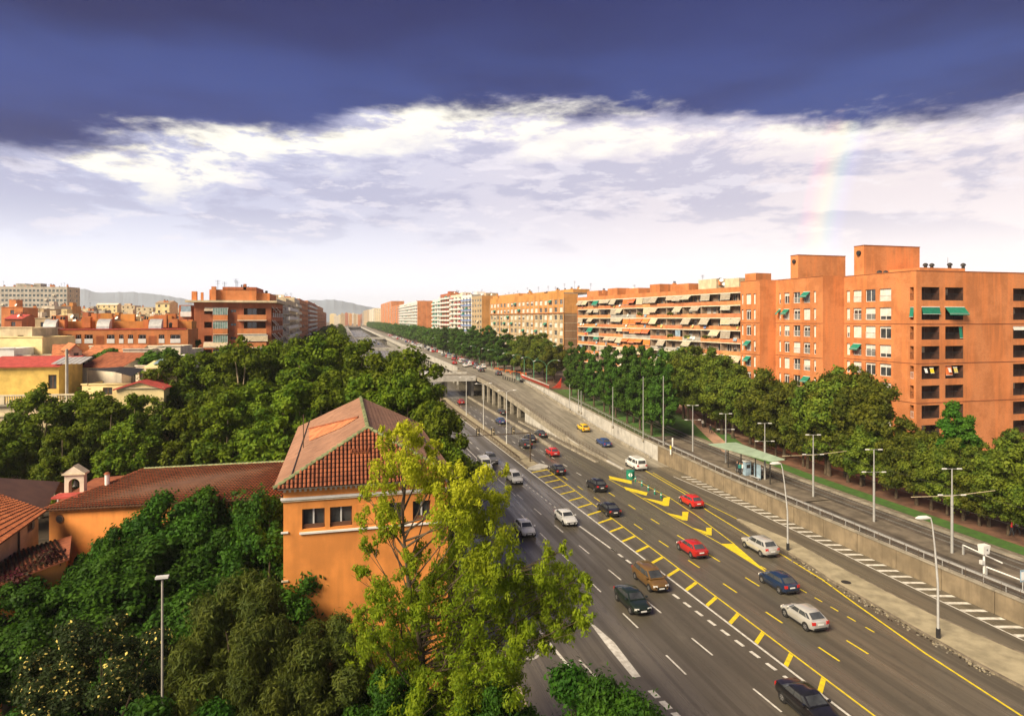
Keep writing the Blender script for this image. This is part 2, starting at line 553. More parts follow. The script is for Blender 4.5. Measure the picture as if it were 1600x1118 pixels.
def link(name, me, parent=None, loc=(0, 0, 0), rz=0.0, sc=None):
    o = bpy.data.objects.new(name, me)
    C.objects.link(o)
    if parent is not None:
        o.parent = parent
    o.location = loc
    if rz:
        o.rotation_euler = (0, 0, rz)
    if sc is not None:
        o.scale = sc if isinstance(sc, tuple) else (sc, sc, sc)
    return o


def sub(name, me, root, wloc, rz=0.0, sc=None):
    """a part at a world position under a root that is only moved, not turned"""
    o = root['_o'] if '_o' in root else (0, 0, 0)
    return link(name, me, root, (wloc[0] - o[0], wloc[1] - o[1], wloc[2] - o[2]), rz, sc)


def thing(name, label, cat, loc=(0, 0, 0), rz=0.0, group=None):
    o = bpy.data.objects.new(name, None)
    C.objects.link(o)
    o.location = loc
    o.rotation_euler = (0, 0, rz)
    o.empty_display_size = .1
    o['label'] = label
    o['category'] = cat
    if group:
        o['group'] = group
    if not rz:
        o['_o'] = tuple(loc)
    return o


def tag(o, label, cat, group=None):
    o['label'] = label
    o['category'] = cat
    if group:
        o['group'] = group
    return o


def copy_tree(o, parent=None):
    c = o.copy()
    C.objects.link(c)
    if parent is not None:
        c.parent = parent
    for ch in list(o.children):
        copy_tree(ch, c)
    return c


def struct(o):
    o['kind'] = 'structure'
    return o


def stuff(o):
    o['kind'] = 'stuff'
    return o


ORD = ['first', 'second', 'third', 'fourth', 'fifth', 'sixth', 'seventh', 'eighth', 'ninth', 'tenth', 'eleventh', 'twelfth',
       'thirteenth', 'fourteenth', 'fifteenth', 'sixteenth', 'seventeenth', 'eighteenth', 'nineteenth', 'twentieth',
       'twenty-first', 'twenty-second', 'twenty-third', 'twenty-fourth', 'twenty-fifth', 'twenty-sixth', 'twenty-seventh',
       'twenty-eighth', 'twenty-ninth', 'thirtieth']


# ------------------------------------------------------------------ ground and terrain
def strip(name, ul, ur, vs, zf, m, off=0.0):
    b = MB()
    for a, c in zip(vs, vs[1:]):
        l0, r0 = (ul(a) if callable(ul) else ul), (ur(a) if callable(ur) else ur)
        l1, r1 = (ul(c) if callable(ul) else ul), (ur(c) if callable(ur) else ur)
        b.face([(l0, a, zf(a) + off), (r0, a, zf(a) + off), (r1, c, zf(c) + off), (l1, c, zf(c) + off)], m)
    return b.build(name)


b = MB()
b.face([(-9000, -900, -.3), (9000, -900, -.3), (9000, 16000, -.3), (-9000, 16000, -.3)], 'street')
struct(b.build('ground'))
VS = [-60, 20, 50, 62, 80, 95, 110, 125, 140, 155, 165, 180, 190, 260, 400, 700, 1500, 6000]
struct(strip('terrain_left', -5000, 10.9, VS, zl, 'street', -.02))
struct(strip('terrain_right', 53.9, 5000, VS, zs, 'street', -.02))
b = MB()
b.face([(10.9, 1500, 6.18), (53.9, 1500, 6.18), (53.9, 6000, 6.18), (10.9, 6000, 6.18)], 'street')
struct(b.build('far_plain'))
struct(strip('garden_soil', -130, 8.2, [5, 20, 50, 62, 80, 95, 110], zl, 'soil'))
struct(strip('pavement', 8.2, 10.9, [20, 50, 62, 80, 95], zl, 'kerb', .01))
b = MB()
b.face([(10.9, -10, 0), (53.6, -10, 0), (53.6, 1500, 0), (10.9, 1500, 0)], 'asphalt')
struct(b.build('road'))
road = bpy.data.objects['road']

# mountains, far off
b = MB()
rr = random.Random(3)
for (D0, xs0, xs1, prof) in ((3600, 60, 620, [(60, 470), (110, 458), (130, 450), (150, 457), (200, 456), (235, 458), (270, 463), (300, 470), (360, 478), (420, 474), (450, 471), (480, 469), (520, 468), (548, 472), (575, 480), (620, 490)]),
                             (4300, 380, 900, [(380, 486), (450, 478), (520, 474), (580, 480), (650, 486), (760, 489), (900, 494)])):
    pts = []
    x = xs0
    while x <= xs1:
        y = curve(prof, x) + rr.uniform(-.8, .8)
        pts.append((x, y))
        x += 6
    for (xa, ya), (xb, yb) in zip(pts, pts[1:]):
        for (k0, h0), (k1, h1) in (((0, 0), (.10, .6)), ((.10, .6), (.22, 1.0)), ((.22, 1.0), (.5, .55)), ((.5, .55), (.9, 0))):
            q = []
            for (xx, yy, kk, hh) in ((xa, ya, k0, h0), (xb, yb, k0, h0), (xb, yb, k1, h1), (xa, ya, k1, h1)):
                D = D0 * (1 + kk * .35)
                top = HZ(D0 * (1 + .22 * .35), yy)
                wob = 1 + .12 * math.sin(xx * .045 + kk * 9) * (1 if 0 < hh < 1 else 0)
                u, v = DP(xx, D)
                q.append((u, v, -2 + (top + 2) * hh * wob))
            b.face(q, 'mountain_hazed')
struct(b.build('mountain_range'))

# right-hand strips: tram bed, rails, grass, path
vr = [20, 35, 50, 62, 80, 95, 110, 125, 140, 152]
struct(strip('tram_bed', 54.4, 63.4, vr, zs, 'track', .03))
struct(strip('tram_bed_middle', 57.6, 60.4, vr, zs, 'track_pale', .05))
struct(strip('tram_verge', 64.0, 65.2, vr, zs, 'kerb', .01))
b = MB()
for a, c in zip(vr, vr[1:]):
    b.prism([(63.4, a), (63.4, c), (64.0, c), (64.0, a)], lambda u, v: zs(v) - .1, lambda u, v: zs(v) + .16, 'concrete')
struct(b.build('tram_kerb'))
struct(strip('grass_verge', 65.2, lambda v: 67.6 if v < 110 else 73, vr, zs, 'grass', .03))
struct(strip('earth_path', lambda v: 67.6 if v < 110 else 73, 96, vr, zs, 'redsoil', .02))
struct(strip('pink_path', lambda v: 74 - (v - 60) * .03, lambda v: 75.6 - (v - 60) * .03, [50, 62, 80, 95, 110, 125], zs, 'pinkpath', .04))
struct(strip('crossing_path', lambda v: 64 + (v - 100) * .35, lambda v: 66.6 + (v - 100) * .35, [96, 110, 125, 140], zs, 'pinkpath', .06))
rt = thing('tram_rail', 'two tram tracks of thin steel rails in the dark bed above the wall', 'tram track')
for q in (55.2, 56.6, 61.2, 62.6):
    b = MB()
    for a, c in zip(vr, vr[1:]):
        b.prism([(q, a), (q, c), (q + .12, c), (q + .12, a)], lambda u, v: zs(v), lambda u, v: zs(v) + .12, 'rail_steel')
    b.build('rail', rt)

# ------------------------------------------------------------------ retaining wall with panels, mesh fence and guard rail
rw = thing('retaining_wall', 'long stained concrete retaining wall between the lower road and the tram line', 'retaining wall', (53.6, 30, 0))
v = 22.0
while v < 200:
    v1 = min(v + 5.0, 200)
    b = MB()
    o = random.uniform(0, .04)
    b.prism([(53.5 - o, v + .04), (53.5 - o, v1 - .04), (53.86, v1 - .04), (53.86, v + .04)], -.1, lambda u, vv: zs(vv) + .34, 'wall_stain' if v < 100 else 'concrete_pale')
    b.build('panel', rw)
    b = MB()
    b.prism([(53.42 - o, v + .02), (53.42 - o, v1 - .02), (53.92, v1 - .02), (53.92, v + .02)], lambda u, vv: zs(vv) + .345, lambda u, vv: zs(vv) + .47, 'concrete')
    b.build('coping', rw)
    v = v1


def railing(name, label, cat, us, v0, v1, zf, step, h, rails, m, pr=.03, rr_=.025, kerb=None, km='concrete'):
    t = thing(name, label, cat, (us(v0), v0, zf(v0)))
    b = MB()
    b.tube([(0, 0, 0), (0, 0, h)], pr, m, 5)
    pm = b.mesh('post')
    n = int(abs(v1 - v0) / step)
    for i in range(n + 1):
        v = v0 + (v1 - v0) * i / n
        sub('post', pm, t, (us(v), v, zf(v)))
    nn = max(2, int(abs(v1 - v0) / 6))
    for q in rails:
        b = MB()
        b.tube([(us(v0 + (v1 - v0) * i / nn), v0 + (v1 - v0) * i / nn, zf(v0 + (v1 - v0) * i / nn) + q) for i in range(nn + 1)], rr_, m, 5)
        b.build('rail', t)
    if kerb:
        b = MB()
        for i in range(nn):
            a, c = v0 + (v1 - v0) * i / nn, v0 + (v1 - v0) * (i + 1) / nn
            for uu, vv in ((0, 0),):
                b.prism([(us(a) - kerb[0], a), (us(c) - kerb[0], c), (us(c) + kerb[0], c), (us(a) + kerb[0], a)], lambda u, v: zf(v) - kerb[2], lambda u, v: zf(v) + kerb[1], km)
        b.build('kerb', t)
    return t


railing('mesh_fence', 'low thin wire fence standing on top of the stained retaining wall', 'fence', lambda v: 53.7, 24, 104, lambda v: zs(v) + .47, 1.6, .75, (.3, .52, .74), 'brownrail', .02, .012)
railing('guard_rail', 'long pale steel guard rail beside the tram line above the wall', 'guard rail', lambda v: 54.75, 24, 150, zs, 2.0, .75, (.72,), 'galv', .035, .10)
railing('picket_fence', 'tall brown picket fence above the white graffiti wall', 'fence', lambda v: 53.75, 105, 188, lambda v: zs(v) + .47, .8, 1.25, (.15, .7, 1.22), 'brownrail', .035, .03)

# ------------------------------------------------------------------ ramp and upper road
VP = [98, 104, 112, 118, 125, 132, 140, 150, 160, 170, 178, 185, 192, 198, 215, 235]
UL = lambda v: curve([(98, 44.8), (118, 44.0), (150, 43.0), (198, 41.6), (1500, 41.6)], v)
b = MB()
for a, c in zip(VP, VP[1:]):
    b.prism([(UL(a), a), (UL(c), c), (53.45, c), (53.45, a)], (lambda u, v: max(-.05, zp(v) - 1.0)), (lambda u, v: zp(v) + .012), 'concrete', 'asphalt_pale')
struct(b.build('ramp_road'))
b = MB()
for a, c in zip(VP, VP[1:]):
    if c <= 155:
        b.prism([(UL(a) + .02, a), (UL(c) + .02, c), (UL(c) + .4, c), (UL(a) + .4, a)], -.05, (lambda u, v: zp(v) + .2), 'concrete_pale')
o = b.build('ramp_side_wall')
tag(o, 'white side wall of the ramp tapering down to the road', 'ramp wall')
tr = thing('ramp_column', 'row of grey columns holding up the open end of the ramp', 'columns', (UL(155), 155, 0))
b = MB()
b.box(-.35, .35, -.5, .5, 0, 5.2, 'concrete')
pm = b.mesh('column')
for i in range(7):
    v = 157 + i * 6.2
    sub('column', pm, tr, (UL(v) + .6, v, 0), sc=(1, 1, max(.1, (zp(v) - 1.0) / 5.2)))
# elevated right-hand street beyond the bridge
b = MB()
b.prism([(41.6, 235), (41.6, 1500), (53.9, 1500), (53.9, 235)], 5.0, 6.212, 'concrete', 'asphalt_pale')
struct(b.build('upper_road'))
b = MB()
b.prism([(41.2, 236), (41.2, 1500), (41.6, 1500), (41.6, 236)], 4.6, 7.1, 'concrete_pale')
o = b.build('parapet_beam')
tag(o, 'pale concrete edge beam along the upper road beyond the bridge', 'parapet')
b = MB()
b.box(-.3, .3, -.3, .3, 0, 5.0, 'concrete_pale')
pm = b.mesh('column')
t = thing('viaduct_columns', 'line of slender columns under the edge of the upper road', 'columns', (42.2, 240, 0))
for i in range(45):
    sub('column', pm, t, (42.3, 240 + i * 9, 0))
b = MB()
b.prism([(10.9, 200), (10.9, 1500), (11.3, 1500), (11.3, 200)], -.05, 7.0, 'concrete_pale')
b.prism([(10.9, 60), (10.9, 200), (11.2, 200), (11.2, 60)], -.05, lambda u, v: zl(v) + .6, 'concrete')
o = b.build('left_wall')
tag(o, 'concrete wall on the far left edge of the sunken road', 'retaining wall')
b = MB()
b.face([(-2, 195, 6.215), (10.8, 195, 6.215), (10.8, 1500, 6.215), (-2, 1500, 6.215)], 'asphalt_pale')
struct(b.build('left_street'))
b = MB()
b.face([(54.2, 165, zs(165) + .03), (64, 165, zs(165) + .03), (64, 190, 6.235), (54.2, 190, 6.235)], 'redsoil')
b.face([(54.2, 190, 6.235), (64, 190, 6.235), (64, 1500, 6.235), (54.2, 1500, 6.235)], 'street')
struct(b.build('right_pavement'))
struct(strip('right_grass_bank', 54.0, lambda v: 66, [110, 125, 140, 155, 165], zs, 'grass', .07))

# bridges across the sunken road
for (v0, v1, lab) in ((201, 216, 'flat concrete bridge crossing the sunken road beside the ramp'), (405, 417, 'far concrete bridge crossing the sunken road'), (640, 652, 'farthest concrete bridge across the sunken road')):
    t = thing('bridge', lab, 'bridge', (26, v0, 0))
    b = MB()
    b.prism([(11.3, v0), (11.3, v1), (41.18, v1), (41.18, v0)], 5.35, 6.22, 'concrete', 'asphalt_pale')
    b.build('deck', t)
    for q in (v0 - .3, v1):
        b = MB()
        b.box(8, 41.18, q, q + .28, 5.2, 6.9, 'concrete_pale')
        b.build('parapet', t)
        b = MB()
        b.tube([(8, q + .14, 7.25), (41.1, q + .14, 7.25)], .05, 'brownrail', 5)
        b.build('handrail', t)
    pb = MB()
    pb.box(-.4, .4, -3.5, 3.5, 0, 5.35, 'concrete_pale')
    pm = pb.mesh('pier')
    for u in (14.5, 22.5, 32.3, 41.0):
        sub('pier', pm, t, (u, (v0 + v1) / 2, 0))

railing('ramp_railing', 'thin railing along the left edge of the ramp', 'railing', lambda v: UL(v) + .2, 104, 200, zp, 1.5, 1.05, (.35, .7, 1.03), 'brownrail', .035, .025, (.18, .3, .1))
railing('ramp_inner_railing', 'second railing on the low kerb beside the foot of the ramp', 'railing', lambda v: UL(v) - 1.7 + (v - 104) * .006, 104, 150, lambda v: 0.0, 1.5, .95, (.3, .6, .92), 'brownrail', .03, .022, (.3, .25, .05))
railing('ramp_right_barrier', 'low concrete barrier with rail on the right side of the ramp', 'railing', lambda v: 52.9, 104, 240, zp, 2.0, .8, (.78,), 'galv', .03, .035, (.2, .42, .1))
o = railing('road_barrier', 'low concrete barrier between the main road and the ramp foot', 'barrier', lambda v: 39.4 + (v - 104) * -.008, 118, 200, lambda v: 0.0, 3.0, .7, (.68,), 'brownrail', .03, .03, (.25, .5, .05), 'concrete')


# ------------------------------------------------------------------ painted markings (flat sheets just above the asphalt)
ZM = .006


def poly_mark(polys, m, z=ZM, name='lane_marking'):
    b = MB()
    for p in polys:
        b.face([(x, y, z) for x, y in p], m)
    return b.build(name, road)


def g2(x, y):
    return G(x, y)[:2]


def line_mark(px, w, m, z=ZM):
    pts = [Vector(g2(*p)) for p in px]
    out = []
    for a, c in zip(pts, pts[1:]):
        n = (c - a).normalized()
        n = Vector((n.y, -n.x)) * w / 2
        out.append([a - n, a + n, c + n, c - n])
    return poly_mark(out, m, z)


def on_line(p0, p1, v):
    a, c = Vector(g2(*p0)), Vector(g2(*p1))
    return a.x + (c.x - a.x) * (v - a.y) / (c.y - a.y)


def dashes(p0, p1, w, ln, per, v0, v1, m, ph=0.0):
    v = v0 + ph
    out = []
    while v < v1:
        a, c = on_line(p0, p1, v), on_line(p0, p1, v + ln)
        out.append([(a - w / 2, v), (a + w / 2, v), (c + w / 2, v + ln), (c - w / 2, v + ln)])
        v += per
    return poly_mark(out, m)


WL = ((825, 734), (1328, 1118))            # white edge line of the left carriageway
YL = ((852, 731), (1367, 1118))            # yellow partner line of the ladder
line_mark([(716, 650), (825, 734)], .18, 'white_paint')
line_mark([WL[0], (1029, 890), WL[1]], .2, 'white_paint')
line_mark([WL[1], (1500, 1250)], .2, 'white_paint')
line_mark([YL[0], YL[1], (1500, 1218)], .15, 'yellow_paint', ZM + .003)
vv = 36.0
rungs = []
while vv < 106:
    uw = on_line((1029, 890), WL[1], vv) + .12
    uy = on_line(*YL, vv) - .1
    k = (uw + uy) / 2 / vv
    d = 1.25
    rungs.append([(uw, vv), (uy, vv + d), (uy, vv + d + .45), (uw, vv + .45)])
    vv += 3.35
poly_mark(rungs, 'yellow_paint', ZM + .006)
# dashes between lanes
DB = ((1041, 960), (1181, 1076))
dashes((943, 883), (1200, 1094), .15, 2.7, 7.2, 34, 150, 'white_paint', 1.0)
dashes((949, 934), (1134, 1113), .15, 2.7, 7.1, 34, 120, 'white_paint', 6.4)
dashes((1181, 1023), (1234, 1062), .28, 1.0, 1.75, 34, 64, 'white_paint')
line_mark([(905, 821), (961, 861)], .22, 'white_paint')
dashes((822, 757), (905, 821), .18, .8, 1.7, 77, 104, 'white_paint')
dashes((1217, 969), (1328, 1043), .16, 2.1, 6.1, 38.5, 100, 'yellow_paint', 0.6)
dashes((1037, 848), (1217, 969), .14, 2.1, 6.1, 106, 190, 'white_paint')
dashes((1125, 877), (1402, 1049), .16, 2.1, 6.3, 38.2, 92, 'yellow_paint', 1.2)
dashes((1354, 980), (1452, 1037), .14, .9, 1.9, 42, 62, 'yellow_paint')
dashes((1125, 877), (1402, 1049), .14, 2.1, 6.3, 96, 190, 'white_paint')
dashes((800, 745), (880, 812), .14, 2.4, 6.0, 90, 180, 'white_paint')
line_mark([(729, 700), (806, 775)], .15, 'white_paint')
# right-hand solid yellow lines
line_mark([(1000, 730), (1067, 769), (1105, 797), (1180, 843), (1225, 868), (1285, 905), (1337, 943), (1446, 1020), (1600, 1120), (1700, 1190)], .17, 'yellow_paint')
line_mark([(1020, 738), (1101, 785), (1169, 819), (1232, 853)], .13, 'yellow_paint', ZM + .003)
# yellow chevrons before the ramp nose
line_mark([(951, 748), (990, 770), (1060, 812), (1128, 850)], .13, 'yellow_paint', ZM + .003)
line_mark([(988, 747), (1048, 778), (1090, 806), (1148, 850)], .13, 'yellow_paint', ZM + .003)
for p in ([(951, 743), (987, 751), (987, 756), (953, 748)],
          [(975, 760), (1012, 769), (1010, 774), (978, 765)],
          [(1003, 777), (1035, 783), (1037, 777), (1047, 776), (1045, 790), (1038, 790)],
          [(1038, 800), (1066, 806), (1066, 799), (1076, 799), (1074, 813), (1066, 812)],
          [(1082, 824), (1104, 830), (1103, 824), (1112, 824), (1112, 836), (1104, 835)],
          [(1125, 849), (1147, 849), (1197, 892), (1194, 892)]):
    poly_mark([[g2(*q) for q in p]], 'yellow_paint', ZM + .01)
# white gore on the left and its broken continuation
poly_mark([[g2(*q) for q in ((921, 972), (930, 977), (960, 1003), (1001, 1056), (989, 1058), (948, 1008))]], 'white_paint')
dashes((1006, 1068), (1029, 1090), .45, .9, 1.3, 34.5, 39.4, 'white_paint')
line_mark([(843, 985), (905, 1060)], .22, 'white_paint')
line_mark([(905, 1030), (970, 1098)], .14, 'white_paint')
line_mark([(782, 1010), (830, 1118)], .18, 'cream')
# white hatched strip along the wall
line_mark([(1052, 744), (1161, 790), (1270, 842), (1375, 893), (1452, 930), (1600, 1000)], .14, 'white_paint')
hp = [g2(*p) for p in ((1161, 790), (1270, 842), (1375, 893), (1452, 930), (1600, 1000))]
hp = sorted([(p[1], p[0]) for p in hp])
out = []
vv = 38.0
while vv < 92:
    ua = curve(hp, vv)
    out.append([(ua + .1, vv + (53.4 - ua) * .22), (53.35, vv - (53.4 - ua) * 0.04), (53.35, vv + .45 - (53.4 - ua) * 0.04), (ua + .1, vv + .45 + (53.4 - ua) * .22)])
    vv += 1.5
poly_mark(out, 'white_paint', ZM + .003)

# manhole, island, median
o = MB()
c0 = G(829, 1023)
o.prism([(c0[0] + .62 * math.cos(a * R(20)), c0[1] + .62 * math.sin(a * R(20))) for a in range(18)], 0, .012, 'concrete_pale')
mh = o.build('manhole_cover', road)
isl_l = [(1150, 812), (1165, 822), (1190, 838), (1219, 857), (1260, 882), (1301, 910), (1350, 937), (1392, 962), (1452, 996), (1520, 1035), (1600, 1078), (1720, 1150)]
isl_r = [(1156, 812), (1176, 819), (1204, 831), (1240, 846), (1265, 860), (1290, 874), (1331, 896), (1390, 927), (1452, 958), (1520, 988), (1600, 1022), (1720, 1072)]
isl = thing('traffic_island', 'long raised pale concrete island between the main road and the side road', 'traffic island', G(1300, 900))
prev = None
for i in range(len(isl_l) - 1):
    a, b_, c, d = g2(*isl_l[i]), g2(*isl_r[i]), g2(*isl_r[i + 1]), g2(*isl_l[i + 1])
    n = 1 if i < 6 else 2
    for k in range(n):
        t0, t1 = k / n, (k + 1) / n
        L = lambda p, q, t: (p[0] + (q[0] - p[0]) * t, p[1] + (q[1] - p[1]) * t)
        A, D_, B_, C_ = L(a, d, t0), L(a, d, t1), L(b_, c, t0), L(b_, c, t1)
        mb = MB()
        g = .012
        mb.prism([L(A, B_, .06), L(A, B_, .94), L(C_, D_, .06), L(C_, D_, .94)], 0, .16, 'island')
        mb.build('slab', isl)
        mb = MB()
        mb.prism([A, L(A, B_, .055), L(D_, C_, .055), D_], 0, .145, 'kerb')
        mb.prism([B_, L(B_, A, .055), L(C_, D_, .055), C_], 0, .145, 'kerb')
        mb.build('kerbstone', isl)
b = MB()
c0 = G(1322, 909, .16)
b.prism([(c0[0] + .45 * math.cos(a * R(30)), c0[1] + .45 * math.sin(a * R(30))) for a in range(12)], .16, .175, 'darkmetal')
b.build('manhole_cover', isl)
# dirt and rubble along the island kerb
b = MB()
rr = random.Random(5)
for i in range(240):
    t = rr.random() ** .8
    y = 857 + t * 200
    x = curve([(p[1], p[0]) for p in isl_l], y) - rr.random() ** 2 * 14
    p = G(x, y)
    s_ = rr.uniform(.03, .11)
    b.prism([(p[0] + s_ * math.cos(a * 1.25 + i), p[1] + s_ * rr.uniform(.6, 1.4) * math.sin(a * 1.25 + i)) for a in range(5)], 0, s_ * .7, rr.choice(['kerb', 'soil', 'concrete', 'island']))
stuff(b.build('gutter_debris'))

md = thing('median', 'narrow raised median strip with worn sandy top between the carriageways', 'median', G(790, 700))
ml = [G(847, 744)[:2], G(835, 741)[:2], G(825, 733)[:2], G(768, 688)[:2], G(712, 646)[:2], (G(712, 646)[0], 200)]
mr = [G(853, 742)[:2], G(855, 736)[:2], G(843, 726)[:2], G(792, 692)[:2], G(737, 650)[:2], (G(737, 650)[0] - .3, 200)]
for i in range(5):
    mb = MB()
    if i < 2:
        if i == 0:
            a, c = Vector(ml[2]), Vector(mr[2])
            m_, e = (a + c) / 2, (c - a) / 2
            f = Vector((-e.y, e.x)).normalized() * -2.6
            mb.prism([tuple(m_ - e * math.cos(q * math.pi / 10) + f * math.sin(q * math.pi / 10)) for q in range(11)], 0, .3, 'concrete_pale')
            mb.build('nose', md)
        continue
    mb.prism([ml[i], mr[i], mr[i + 1], ml[i + 1]], 0, .22, 'kerb')
    mb.build('kerb', md)
    if i > 1:
        L = lambda p, q, t: (p[0] + (q[0] - p[0]) * t, p[1] + (q[1] - p[1]) * t)
        n = 4
        for k in range(n):
            a0, a1, b0, b1 = L(ml[i], ml[i + 1], k / n), L(ml[i], ml[i + 1], (k + .985) / n), L(mr[i], mr[i + 1], k / n), L(mr[i], mr[i + 1], (k + .985) / n)
            mb = MB()
            mb.prism([L(a0, b0, .15), L(a0, b0, .85), L(a1, b1, .85), L(a1, b1, .15)], .21, .26, 'island')
            mb.build('slab', md)
mg = lambda v: curve(sorted([(p[1], p[0] + .15) for p in ml[2:]]), v)
railing('median_guard_rail', 'dark guard rail along the left edge of the median', 'guard rail', mg, 108, 198, lambda v: .2, 2.0, .8, (.7, .55), 'brownrail', .04, .06)

# ------------------------------------------------------------------ trees
LEAFCOUNT = {}


def crown(name, clumps, leaf, per, m, seed=0, droop=0.0, aspect=1.7, flat=.0, wood=None, flowers=None):
    g = np.random.default_rng(seed)
    cl = np.array([(c[0], c[1], c[2], c[3], c[4]) for c in clumps])
    wgt = cl[:, 3] ** 1.6
    nn = int(per * len(cl))
    idx = g.choice(len(cl), nn, p=wgt / wgt.sum())
    d = g.normal(size=(nn, 3))
    d /= np.linalg.norm(d, axis=1)[:, None]
    r = .3 + .7 * g.random(nn) ** .6
    r *= 1 + .30 * np.abs(g.normal(size=nn)) * (g.random(nn) > .55)
    c = cl[idx]
    P = c[:, :3] + d * r[:, None] * np.stack([c[:, 3], c[:, 3], c[:, 4]], 1)
    nrm = d + g.normal(size=(nn, 3)) * .55 + np.array([0, 0, .35])
    nrm /= np.linalg.norm(nrm, axis=1)[:, None]
    a = g.normal(size=(nn, 3)) + np.array([0, 0, -droop * 2])
    a -= nrm * (a * nrm).sum(1)[:, None]
    a /= np.linalg.norm(a, axis=1)[:, None]
    b_ = np.cross(nrm, a)
    s = leaf * (.6 + .8 * g.random(nn))[:, None]
    A, B = a * s * aspect * .5, b_ * s * .5
    V = np.stack([P - A, P + B - A * .1 + nrm * s * .12, P + A, P - B - A * .1 + nrm * s * .12], 1).reshape(-1, 3)
    me = bpy.data.meshes.new(name)
    F = np.arange(nn * 4, dtype=np.int32)
    me.vertices.add(nn * 4)
    me.vertices.foreach_set('co', V.ravel().astype(np.float32))
    me.loops.add(nn * 4)
    me.loops.foreach_set('vertex_index', F)
    me.polygons.add(nn)
    me.polygons.foreach_set('loop_start', np.arange(0, nn * 4, 4, dtype=np.int32))
    me.polygons.foreach_set('loop_total', np.full(nn, 4, dtype=np.int32))
    me.materials.append(M[m])
    if flowers:
        me.materials.append(M[flowers])
        mi = (g.random(nn) < .06).astype(np.int32)
        me.polygons.foreach_set('material_index', mi)
    me.update()
    LEAFCOUNT[name] = LEAFCOUNT.get(name, 0) + nn * 2
    return me


def trunk(name, clumps, base, h0, r0, m, seed=0, nlimb=9, lean=.4, top=None):
    rr = random.Random(seed)
    mb = MB()
    ztop = top or max(c[2] for c in clumps) * .9
    n = 7
    main = []
    ax, ay = rr.uniform(-1, 1) * lean, rr.uniform(-1, 1) * lean
    for i in range(n):
        t = i / (n - 1)
        main.append((base[0] + ax * t * t + rr.uniform(-.12, .12) * t, base[1] + ay * t * t + rr.uniform(-.12, .12) * t, ztop * t))
    mb.tube(main, [r0 * (1.25 if i == 0 else 1) * (1 - .86 * i / (n - 1)) for i in range(n)], m, 8)
    cs = sorted(clumps, key=lambda c: rr.random())[:nlimb]
    for c in cs:
        zb = min(max(h0, c[2] * .55 + rr.uniform(-1, .5)), ztop * .9)
        t = zb / ztop
        k = min(int(t * (n - 1)), n - 2)
        f = t * (n - 1) - k
        p0 = Vector(main[k]).lerp(Vector(main[k + 1]), f)
        p2 = Vector(c[:3])
        p1 = p0.lerp(p2, .5) + Vector((rr.uniform(-.4, .4), rr.uniform(-.4, .4), rr.uniform(-.6, .1)))
        rl = r0 * (1 - .8 * t) * .6
        mb.tube([p0, p1, p2], [rl, rl * .6, rl * .18], m, 5)
        for _ in range(2):
            q = p1.lerp(p2, rr.uniform(.1, .7))
            e = p2 + Vector((rr.uniform(-1, 1), rr.uniform(-1, 1), rr.uniform(-.3, 1))) * c[3] * .8
            mb.tube([q, e], [rl * .35, rl * .08], m, 4)
    return mb.mesh(name, smooth=60)


def ellip(n, seed, h0, h1, rad, cr, shape='round'):
    rr = random.Random(seed)
    out = []
    zc, hz = (h0 + h1) / 2, (h1 - h0) / 2
    while len(out) < n:
        x, y, z = rr.uniform(-1, 1), rr.uniform(-1, 1), rr.uniform(-1, 1)
        t = (z + 1) / 2
        if shape == 'round':
            lim = math.sqrt(max(0, 1 - z * z)) * .95 + .08
        elif shape == 'col':
            lim = min(1, 1.25 * (1 - t) ** .55) * (.65 + .35 * min(1, t * 4))
        elif shape == 'cone':
            lim = (1 - t) * .95 + .06
        else:
            lim = min(1, 1.5 * (1 - t) ** .6) * (.5 + .5 * min(1, t * 2.2))
        q = math.hypot(x, y)
        if q > lim or (q < lim * .35 and rr.random() < .75 and t < .85):
            continue
        s = cr * rr.uniform(.65, 1.25)
        out.append((x * rad, y * rad, zc + z * hz, s, s * rr.uniform(.7, 1.0)))
    return out


